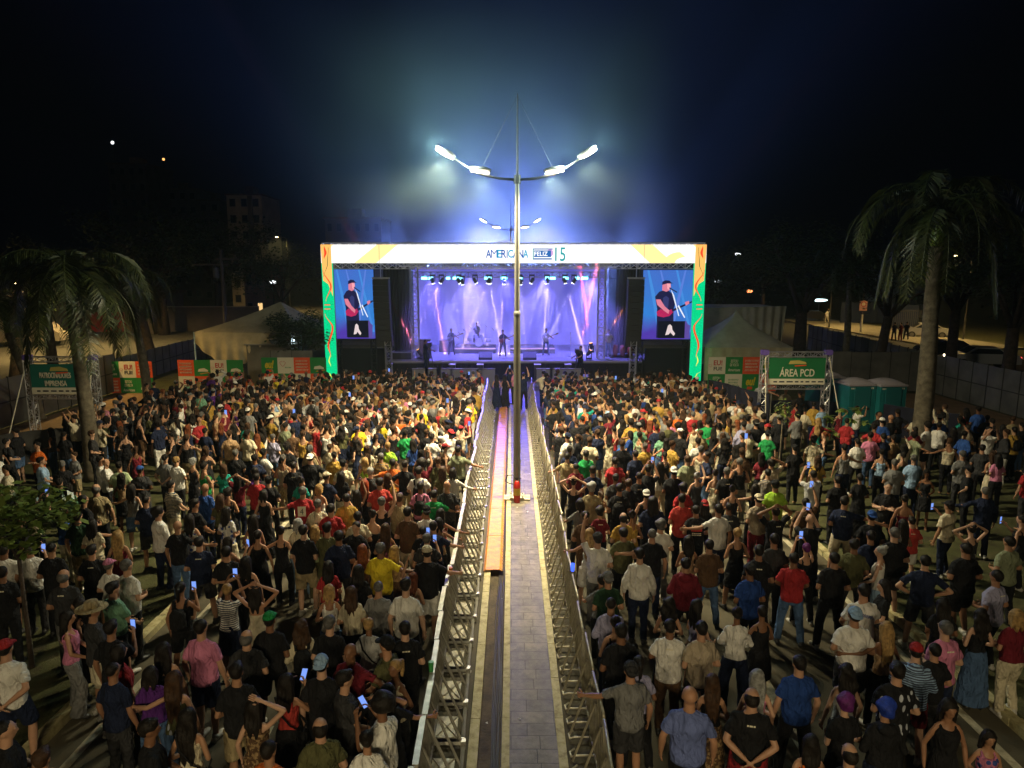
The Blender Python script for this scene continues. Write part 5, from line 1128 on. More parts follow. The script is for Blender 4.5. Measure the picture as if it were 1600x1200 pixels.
def body_mesh(sex, al, ar, legs, vox=.0155, det=True):
    key = ('body', sex, al, ar, legs, vox)
    if key in _cache: return _cache[key]
    b = MB(); torso(b, sex, -.012, .82, 1.44)
    b.tube([(0, -.012, 1.37), (0, -.012, 1.45), (0, .002, 1.56)], [.085, .060, .056] if sex == 'm' else [.066, .049, .047], 12)
    hw = 1.0 if sex == 'm' else .95
    for s_ in (-1, 1): b.tube([(s_*.02, -.018, 1.462), (s_*.08, -.016, 1.420), (s_*sh(sex), -.004, 1.385)], [.040, .038, .036] if sex == 'm' else [.030, .028, .028], 10)
    b.ball((0, .0, 1.655), (.076*hw, .094, .092*hw), 16, 12); b.ball((0, .026, 1.600), (.056*hw, .062, .068), 14, 10); b.ball((0, .062, 1.572), (.026, .024, .026), 10, 7)
    if det:
        b.ball((0, .098, 1.624), (.013, .020, .022), 8, 6); b.ball((0, .088, 1.668), (.046, .012, .010), 8, 5)
        for s_ in (-1, 1): b.ball((s_*.074*hw, -.004, 1.633), (.011, .022, .032), 8, 6)
    for s_, p in ((-1, al), (1, ar)):
        S_, E_, W_ = arm_pts(sex, p, s_); k = 1.0 if sex == 'm' else .84
        b.ball(S_+Vector((-.018*s_, 0, -.010)), .040*k, 10, 8)
        b.tube([S_, S_.lerp(E_, .35), S_.lerp(E_, .75), E_], [.038*k, .042*k, .040*k, .037*k], 10); b.tube([E_, E_.lerp(W_, .3), W_], [.038*k, .041*k, .026*k], 10); b.ball(E_, .038*k, 8, 6)
        d = (W_-E_).normalized(); nr = Vector((-s_, .35, 0)); nr = (nr-d*nr.dot(d)).normalized()
        b.tube([W_-d*.01, W_+d*.03, W_+d*.085, W_+d*.10], [(.026*k, .020*k), (.038*k, .017), (.040*k, .016), (.034*k, .012)], 8, ref=nr.cross(d))
    for s_ in (-1, 1):
        H, K, A, tn = leg_pts(legs, s_); b.tube([H, H.lerp(K, .5), K, K.lerp(A, .35), A], [.082, .072, .050, .054, .034], 12); b.ball(K, .052, 8, 6)
        f = Vector((sin(tn), cos(tn), 0)); b.tube([A+Vector((0, 0, .02)), A+Vector((0, 0, -.03)), A-f*.03+Vector((0, 0, -.05))], [.034, .036, .03], 8); b.tube([A-f*.04+Vector((0, 0, -.045)), A+f*.08+Vector((0, 0, -.045)), A+f*.16+Vector((0, 0, -.055))], [(.034, .03), (.042, .028), (.034, .018)], 8, ref=(1, 0, 0))
    me = remesh(b, vox, 2)
    if det:
        # fingers and face are carried in the same mesh
        fb = MB()
        for s_, p in ((-1, al), (1, ar)):
            S_, E_, W_ = arm_pts(sex, p, s_); d = (W_-E_); nr = Vector((-s_, .35, 0)); nr = nr-d*(nr.dot(d)/d.length_squared)
            fingers(fb, W_, d, s_, nr, .9 if p in ('phone', 'phoneup', 'rail', 'crossed', 'front') else .35)
        nsk = len(fb.f)
        for s_ in (-1, 1): fb.ball((s_*.029, .083, 1.647), (.012, .008, .006), 8, 5, 1); fb.box(s_*.029-.017, s_*.029+.017, .084, .094, 1.665, 1.671, 1)
        fb.ball((0, .086, 1.592), (.020, .008, .0065), 8, 5, 2)
        n0 = len(me.vertices); co = np.empty(n0*3, 'f'); me.vertices.foreach_get('co', co); v = [tuple(q) for q in co.reshape(-1, 3)]; f = [tuple(p.vertices) for p in me.polygons]
        m2 = bpy.data.meshes.new('person_body'); m2.from_pydata(v+fb.v, [], f+[tuple(i+n0 for i in q) for q in fb.f]); m2.polygons.foreach_set('material_index', [0]*len(f)+fb.m); bpy.data.meshes.remove(me); me = m2
    me.polygons.foreach_set('use_smooth', [True]*len(me.polygons)); me.materials.clear()
    for q in (M_SKIN, M_EYE, M_LIP): me.materials.append(q)
    _cache[key] = me; return me
def fin(key, me, m):
    me.materials.clear(); me.materials.append(m); me.polygons.foreach_set('use_smooth', [True]*len(me.polygons)); _cache[key] = me; return me
def top_mesh(kind, sex, al, ar, vox=.018, m=None):
    """tee, polo, long, tank, backless, hoodie, dressup"""
    m = m or M_CLOTH; key = ('top', kind, sex, al, ar, vox, m.name)
    if key in _cache: return _cache[key]
    b = MB(); g = .024 if kind in ('tee', 'long') else .030 if kind == 'hoodie' else .008
    if kind in ('tee', 'long', 'hoodie'):
        torso(b, sex, g, .86 if sex == 'm' else .93, 1.445, boxy=1.02 if sex == 'm' else .9)
        b.tube([(0, -.014, 1.42), (0, -.010, 1.482)], [(.078, .070), (.064, .062)] if sex == 'm' else [(.066, .060), (.054, .052)], 14, ref=(1, 0, 0))
        for s_ in (-1, 1): b.tube([(s_*.03, -.018, 1.452), (s_*.09, -.016, 1.428), (s_*sh(sex), -.004, 1.395)], [.042, .046, .052] if sex == 'm' else [.034, .036, .043], 10)
        for s_, p in ((-1, al), (1, ar)):
            S_, E_, W_ = arm_pts(sex, p, s_); k = 1.0 if sex == 'm' else .86; b.ball(S_+Vector((-.012*s_, 0, -.004)), .066*k, 10, 8)
            if kind == 'tee': b.tube([S_+Vector((-.03*s_, 0, -.01)), S_.lerp(E_, .3), S_.lerp(E_, .72)], [.064*k, .064*k, .066*k], 12)
            else: b.tube([S_+Vector((-.03*s_, 0, -.01)), S_.lerp(E_, .5), E_, E_.lerp(W_, .5), W_.lerp(E_, .06)], [.064*k, .060*k, .054*k, .049*k, .040*k], 12); b.ball(E_, .058*k, 8, 6)
        if kind == 'hoodie': b.ball((0, -.10, 1.44), (.11, .07, .075), 10, 8)
        me = remesh(b, vox, 2, .0065, sum(map(ord, ''.join(key[2:5]))) % 7)
    else:
        z1 = 1.33 if kind == 'tank' else 1.22; torso(b, sex, g, .92, z1)
        if kind == 'tank':
            for s_ in (-1, 1):
                x = .085 if sex == 'f' else .10
                b.tube([(s_*x, -.085, 1.28), (s_*x*.95, -.075, 1.38), (s_*x*.92, -.01, 1.43), (s_*x*.95, .085, 1.36), (s_*x, .105, 1.28)], [(.022, .012)]*5 if sex == 'f' else [(.045, .016)]*5, 6)
        else: b.tube([(0, .115, 1.20), (.05, .07, 1.40), (0, -.045, 1.465), (-.05, .07, 1.40), (0, .115, 1.20)], .008, 5)
        me = remesh(b, .015 if vox < .02 else vox, 1, .002, 1)
    me.name = 'shirt'; return fin(key, me, m)
def bottom_mesh(kind, sex, legs, vox=.019, m=None):
    """trousers, shorts, skirt(short), long skirt, dress (shoulder to knee)"""
    m = m or M_CLOTH; key = ('bot', kind, sex, legs, vox, m.name)
    if key in _cache: return _cache[key]
    b = MB()
    if kind in ('trousers', 'jeans', 'shorts', 'wide'):
        torso(b, sex, -.002, .80, .985)
        for s_ in (-1, 1):
            H, K, A, tn = leg_pts(legs, s_)
            if kind == 'shorts': b.tube([H+Vector((0, 0, .02)), H.lerp(K, .5), K+(H-K)*.08], [.105, .102, .098], 12)
            elif kind == 'wide': b.tube([H, H.lerp(K, .5), K, A+Vector((0, 0, -.03))], [.100, .098, .092, .115], 12)
            else: b.tube([H, H.lerp(K, .5), K, K.lerp(A, .5), A+Vector((0, 0, -.02))], [.098, .088, .070, .066, .060], 12); b.ball(K, .070, 8, 6)
    else:
        z1 = dict(skirt=1.03, longskirt=1.03, dress=1.33, longdress=1.36)[kind]; z0 = dict(skirt=.55, longskirt=.10, dress=.50, longdress=.12)[kind]
        torso(b, sex, .016, .92, z1); fl = .26 if z0 < .2 else .22
        P_ = []; R_ = []
        for i in range(6): f = i/5; z = 1.0+(z0-1.0)*f; P_.append((0, -.005, z)); R_.append((.155+(fl-.155)*f**.8, .125+(fl*.85-.125)*f**.8))
        b.tube(P_, R_, 20, ref=(1, 0, 0))
        if 'dress' in kind:
            for s_ in (-1, 1): b.tube([(s_*.09, -.085, 1.28), (s_*.088, -.075, 1.38), (s_*.086, -.01, 1.43), (s_*.09, .085, 1.36), (s_*.09, .105, 1.28)], [(.024, .012)]*5, 6)
    me = remesh(b, vox, 2, .006 if 'skirt' in kind or 'dress' in kind else .0035, 3); me.name = 'lower_clothing'; return fin(key, me, m)
def hair_mesh(kind, vox=.016):
    key = ('hair', kind, vox)
    if key in _cache: return _cache[key]
    b = MB(); amp = .003
    c = (0, -.016, 1.672)
    if kind == 'shaved': b.ball((0, -.010, 1.664), (.078, .092, .090), 16, 12); amp = 0
    elif kind == 'balding': b.ball((0, -.024, 1.632), (.083, .095, .092), 16, 12); amp = .0015
    elif kind == 'short': b.ball(c, (.083, .096, .092), 16, 12); b.ball((0, -.045, 1.625), (.066, .055, .055), 12, 8)
    elif kind == 'crop': b.ball((0, -.012, 1.680), (.086, .100, .092), 16, 12); b.ball((0, -.04, 1.635), (.070, .062, .06), 12, 8); b.ball((.01, .055, 1.735), (.05, .04, .025), 10, 6); amp = .005
    elif kind in ('long', 'verylong', 'bob', 'wavy'):
        b.ball(c, (.088, .102, .096), 16, 12); L_ = dict(long=1.34, verylong=1.14, bob=1.50, wavy=1.28)[kind]; w = .112 if kind != 'wavy' else .135
        zz = [1.68, 1.60, 1.50, 1.40, 1.28, 1.14]; P_ = []; R_ = []
        for z in zz:
            if z < L_-.001: break
            P_.append((0, -.055-.035*max(0, min(1, (1.6-z)/.2)), z)); R_.append((w*(.85 if z > 1.6 else 1 if z > 1.3 else .85), .055 if z > 1.5 else .036))
        P_.append((0, P_[-1][1], L_-.03)); R_.append((w*.62, .022)); b.tube(P_, R_, 14, ref=(1, 0, 0))
        for s_ in (-1, 1): b.tube([(s_*.072, .02, 1.68), (s_*.084, -.005, 1.58), (s_*.085, -.02, max(L_, 1.44))], [.026, .026, .018], 8)
        amp = .006 if kind != 'wavy' else .014
    elif kind == 'pony': b.ball(c, (.082, .095, .09), 16, 12); b.ball((0, -.05, 1.63), (.06, .05, .05), 10, 8); b.tube([(0, -.10, 1.70), (0, -.15, 1.68), (0, -.155, 1.56), (0, -.13, 1.42)], [.026, .034, .032, .012], 10)
    elif kind == 'bun': b.ball(c, (.083, .096, .09), 16, 12); b.ball((0, -.05, 1.63), (.06, .05, .05), 10, 8); b.ball((0, -.085, 1.755), (.045, .045, .042), 12, 8); amp = .004
    elif kind == 'afro': b.ball((0, -.025, 1.70), (.135, .135, .13), 18, 14); amp = .010
    elif kind == 'curly': b.ball((0, -.02, 1.685), (.105, .112, .108), 16, 12); b.ball((0, -.05, 1.61), (.085, .06, .06), 12, 8); amp = .011
    me = remesh(b, vox, 1, amp, 2)
    if kind in ('long', 'verylong', 'bob', 'wavy', 'pony'):   # locks falling in strands, ragged at the ends
        n = len(me.vertices); co = np.empty(n*3, 'f'); me.vertices.foreach_get('co', co); co = co.reshape(-1, 3); f = np.clip((1.66-co[:, 2])/.12, 0, 1)
        co[:, 1] += f*(.007*np.sin(co[:, 0]*120+np.sin(co[:, 2]*14))+.004*np.sin(co[:, 0]*260)); lo = co[:, 2].min(); e = np.clip(1-(co[:, 2]-lo)/.16, 0, 1); co[:, 2] += e*.05*np.sin(co[:, 0]*75+1)*np.sign(1); me.vertices.foreach_set('co', co.astype('f').ravel()); me.update()
    me.name = 'hair'; return fin(key, me, M_HAIR)
def cap_mesh(kind):
    key = ('cap', kind)
    if key in _cache: return _cache[key]
    b = MB()
    if kind == 'hat':
        b.tube([(0, -.01, 1.695), (0, -.01, 1.70)], [(.205, .215), (.20, .21)], 24, ref=(1, 0, 0)); b.tube([(0, -.01, 1.70), (0, -.01, 1.76), (0, -.01, 1.80), (0, -.01, 1.81)], [(.092, .102), (.085, .095), (.075, .085), (.04, .05)], 20, ref=(1, 0, 0))
    else:
        R_ = []; P_ = []
        for i in range(7): a = i/6*pi/2; P_.append((0, -.012, 1.685+.092*sin(a))); R_.append((max(.004, .088*cos(a)), max(.004, .102*cos(a))))
        b.tube(P_, R_, 18, ref=(1, 0, 0)); s_ = 1 if kind == 'cap' else -1; v = []
        for j in range(9): a = -1.0+2.0*j/8; v += [(.085*sin(a), -.012+s_*.095*cos(a), 1.695), (.080*sin(a), -.012+s_*(.095*cos(a)+.075), 1.680)]
        b.add(v+[(x, y, z-.008) for x, y, z in v], [(2*j, 2*j+1, 2*j+3, 2*j+2) for j in range(8)]+[(18+2*j, 18+2*j+2, 18+2*j+3, 18+2*j+1) for j in range(8)]+[(2*j+1, 18+2*j+1, 18+2*j+3, 2*j+3) for j in range(8)])
    me = bpy.data.meshes.new('cap'); me.from_pydata(b.v, [], b.f); return fin(key, me, M_CLOTH)
def shoe_mesh(legs):
    key = ('shoe', legs)
    if key in _cache: return _cache[key]
    b = MB()
    for s_ in (-1, 1):
        H, K, A, tn = leg_pts(legs, s_); f = Vector((sin(tn), cos(tn), 0)); z = Vector((0, 0, 1)); q = A-z*A.z*.0; base = Vector((A.x, A.y, A.z-.08))
        b.tube([base-f*.085+z*.035, base-f*.05+z*.045, base+f*.03+z*.045, base+f*.12+z*.035, base+f*.185+z*.026], [(.030, .034), (.040, .044), (.044, .044), (.050, .034), (.030, .022)], 10, ref=(1, 0, 0)); b.tube([base-f*.02+z*.05, base-f*.02+z*.11], [.045, .042], 10)
    me = bpy.data.meshes.new('shoes'); me.from_pydata(b.v, [], b.f); return fin(key, me, M_SHOE)
def pack_mesh(kind):
    key = ('pack', kind)
    if key in _cache: return _cache[key]
    b = MB()
    if kind == 'backpack':
        b.tube([(0, -.20, 1.02), (0, -.215, 1.06), (0, -.215, 1.28), (0, -.19, 1.36)], [(.12, .05), (.14, .075), (.13, .07), (.08, .04)], 12, ref=(1, 0, 0))
        for s_ in (-1, 1): b.tube([(s_*.09, -.16, 1.34), (s_*.10, -.07, 1.455), (s_*.10, .06, 1.43), (s_*.115, .13, 1.30), (s_*.12, .08, 1.1)], [(.022, .008)]*5, 6)
    else: b.tube([(-.14, -.05, 1.455), (-.06, -.145, 1.30), (.08, -.145, 1.12), (.20, -.05, .98), (.19, .10, 1.0), (0, .15, 1.22), (-.13, .06, 1.44)], [(.014, .006)]*7, 6); b.tube([(.22, -.06, .99), (.23, -.06, .86)], [(.07, .035), (.08, .04)], 8, ref=(0, 1, 0))
    me = bpy.data.meshes.new(kind); me.from_pydata(b.v, [], b.f); return fin(key, me, M_CLOTH)
def phone_thing(loc, rz, label, bright=True):
    t = thing('phone', label, 'phone', loc, rz, 'phones held up by people in the crowd'); b = MB(); b.box(-.038, .038, 0, .009, -.078, .078); b.build('body', M_BLK, t)
    b = MB(); b.box(-.034, .034, -.002, -.0005, -.072, .072); b.build('screen', emis('phone_screen', (.22, .38, 1.0), 1.0), t); return t
PATS = {'striped': 'stripe', 'floral': 'floral', 'leopard': 'leopard', 'leafy': 'leaf', 'plaid': 'plaid'}
POSE_ARMS = dict(down=('down', 'down'), front=('front', 'front'), crossed=('crossed', 'crossed'), phone=('down', 'phone'), phone2=('phone', 'phone'), phoneup=('phoneup', 'phoneup'), up=('down', 'up'), arms_up=('up', 'up'), akimbo=('akimbo', 'akimbo'), back=('back', 'back'), head=('head', 'head'),
  outR=('front', 'out'), outL=('out', 'front'), sideR=('down', 'side'), sideL=('side', 'down'), railR=('down', 'rail'), railL=('rail', 'down'), lean=('lean', 'lean'), head1=('down', 'head'), look=('low', 'low'), clasp=('front', 'crossed'), upL=('up', 'front'), loose=('down', 'low'), halfL=('front', 'down'), halfR=('low', 'front'))
POSE_TXT = dict(phone='holding a phone', phone2='looking at a phone', phoneup='holding up a phone', up='with one arm raised', arms_up='with both arms raised', akimbo='hands on hips', back='hands behind back', head='hands on head', outR='arm stretched out', outL='arm stretched out', sideR='arm round a neighbour', sideL='arm round a neighbour', railR='hand on the rail', railL='hand on the rail', lean='leaning on the rail', head1='one hand on head', crossed='arms crossed', upL='with one arm raised', look='looking down')
HAIR_TXT = dict(shaved='shaven headed', balding='balding', short='short haired', crop='thick haired', long='long haired', verylong='very long haired', bob='bob haired', wavy='wavy haired', pony='ponytailed', bun='bun haired', afro='afro haired', curly='curly haired', bald='bald')
TOP_TXT = dict(tee='t-shirt', long='long sleeved top', hoodie='hooded top', tank='sleeveless top', backless='backless top')
BOT_TXT = dict(trousers='trousers', jeans='trousers', shorts='shorts', wide='wide trousers', skirt='skirt', longskirt='long skirt', dress='dress', longdress='long dress')
def hcol(h):
    return HAIRC[h]
PEOPLE = []   # records, built further down
def rec(x, y, sex, top, tcol, bot, bcol, hair, hc, pose, yaw=0, h=None, legs=None, cap=None, capc=None, pat=None, bpat=None, pack=None, build=1.0, skin=None, z=0, rr=random):
    PEOPLE.append(dict(x=x, y=y, sex=sex, top=top, tcol=tcol, bot=bot, bcol=bcol, hair=hair, hc=hc, pose=pose, yaw=yaw, h=h or (rr.uniform(1.68, 1.84) if sex == 'm' else rr.uniform(1.56, 1.70)), legs=legs or rr.choice(('stand', 'apart', 'bent')), cap=cap, capc=capc, pat=pat, bpat=bpat, pack=pack, build=build, skin=skin if skin is not None else rr.randrange(len(SKINS)), z=z))
def make_person(r, label):
    root = thing('person', label, 'person', (r['x'], r['y'], r['z']), R(r['yaw']), r.get('group', 'people in the audience'))
    k = r['h']/1.75; bb = 1+(r['build']-1)*.55; root.scale = (k*bb, k*bb, k); al, ar = POSE_ARMS[r['pose']]
    def part(name, me, c):
        o = bpy.data.objects.new(name, me); COL.objects.link(o); o.parent = root; o.color = (*c, 1); return o
    part('body', body_mesh(r['sex'], al, ar, r['legs']), SKINS[r['skin']])
    if r['hair'] != 'bald': part('hair', hair_mesh(r['hair']), HAIRC[r['hc']])
    if 'dress' not in r['bot']: part('shirt', top_mesh(r['top'], r['sex'], al, ar, m=cloth_mat('cloth_'+r['pat'], PATS[r['pat']]) if r['pat'] else None), PAL[r['tcol']])
    part({'trousers': 'trousers', 'jeans': 'trousers', 'wide': 'trousers', 'shorts': 'shorts', 'skirt': 'skirt', 'longskirt': 'skirt'}.get(r['bot'], 'dress'), bottom_mesh(r['bot'], r['sex'], r['legs'], m=cloth_mat('cloth_'+r['bpat'], PATS[r['bpat']]) if r['bpat'] else None), PAL[r['bcol']])
    part('shoes', shoe_mesh(r['legs']), (.5, .48, .44) if (hash((round(r['x'], 1), 3)) % 3 == 0) else (.02, .02, .02))
    if r['cap']: part('hat' if r['cap'] == 'hat' else 'cap', cap_mesh(r['cap']), PAL[r['capc']])
    if r['pack']: part(r['pack'] if r['pack'] == 'backpack' else 'shoulder_bag', pack_mesh(r['pack']), (.012, .012, .014))
    return root
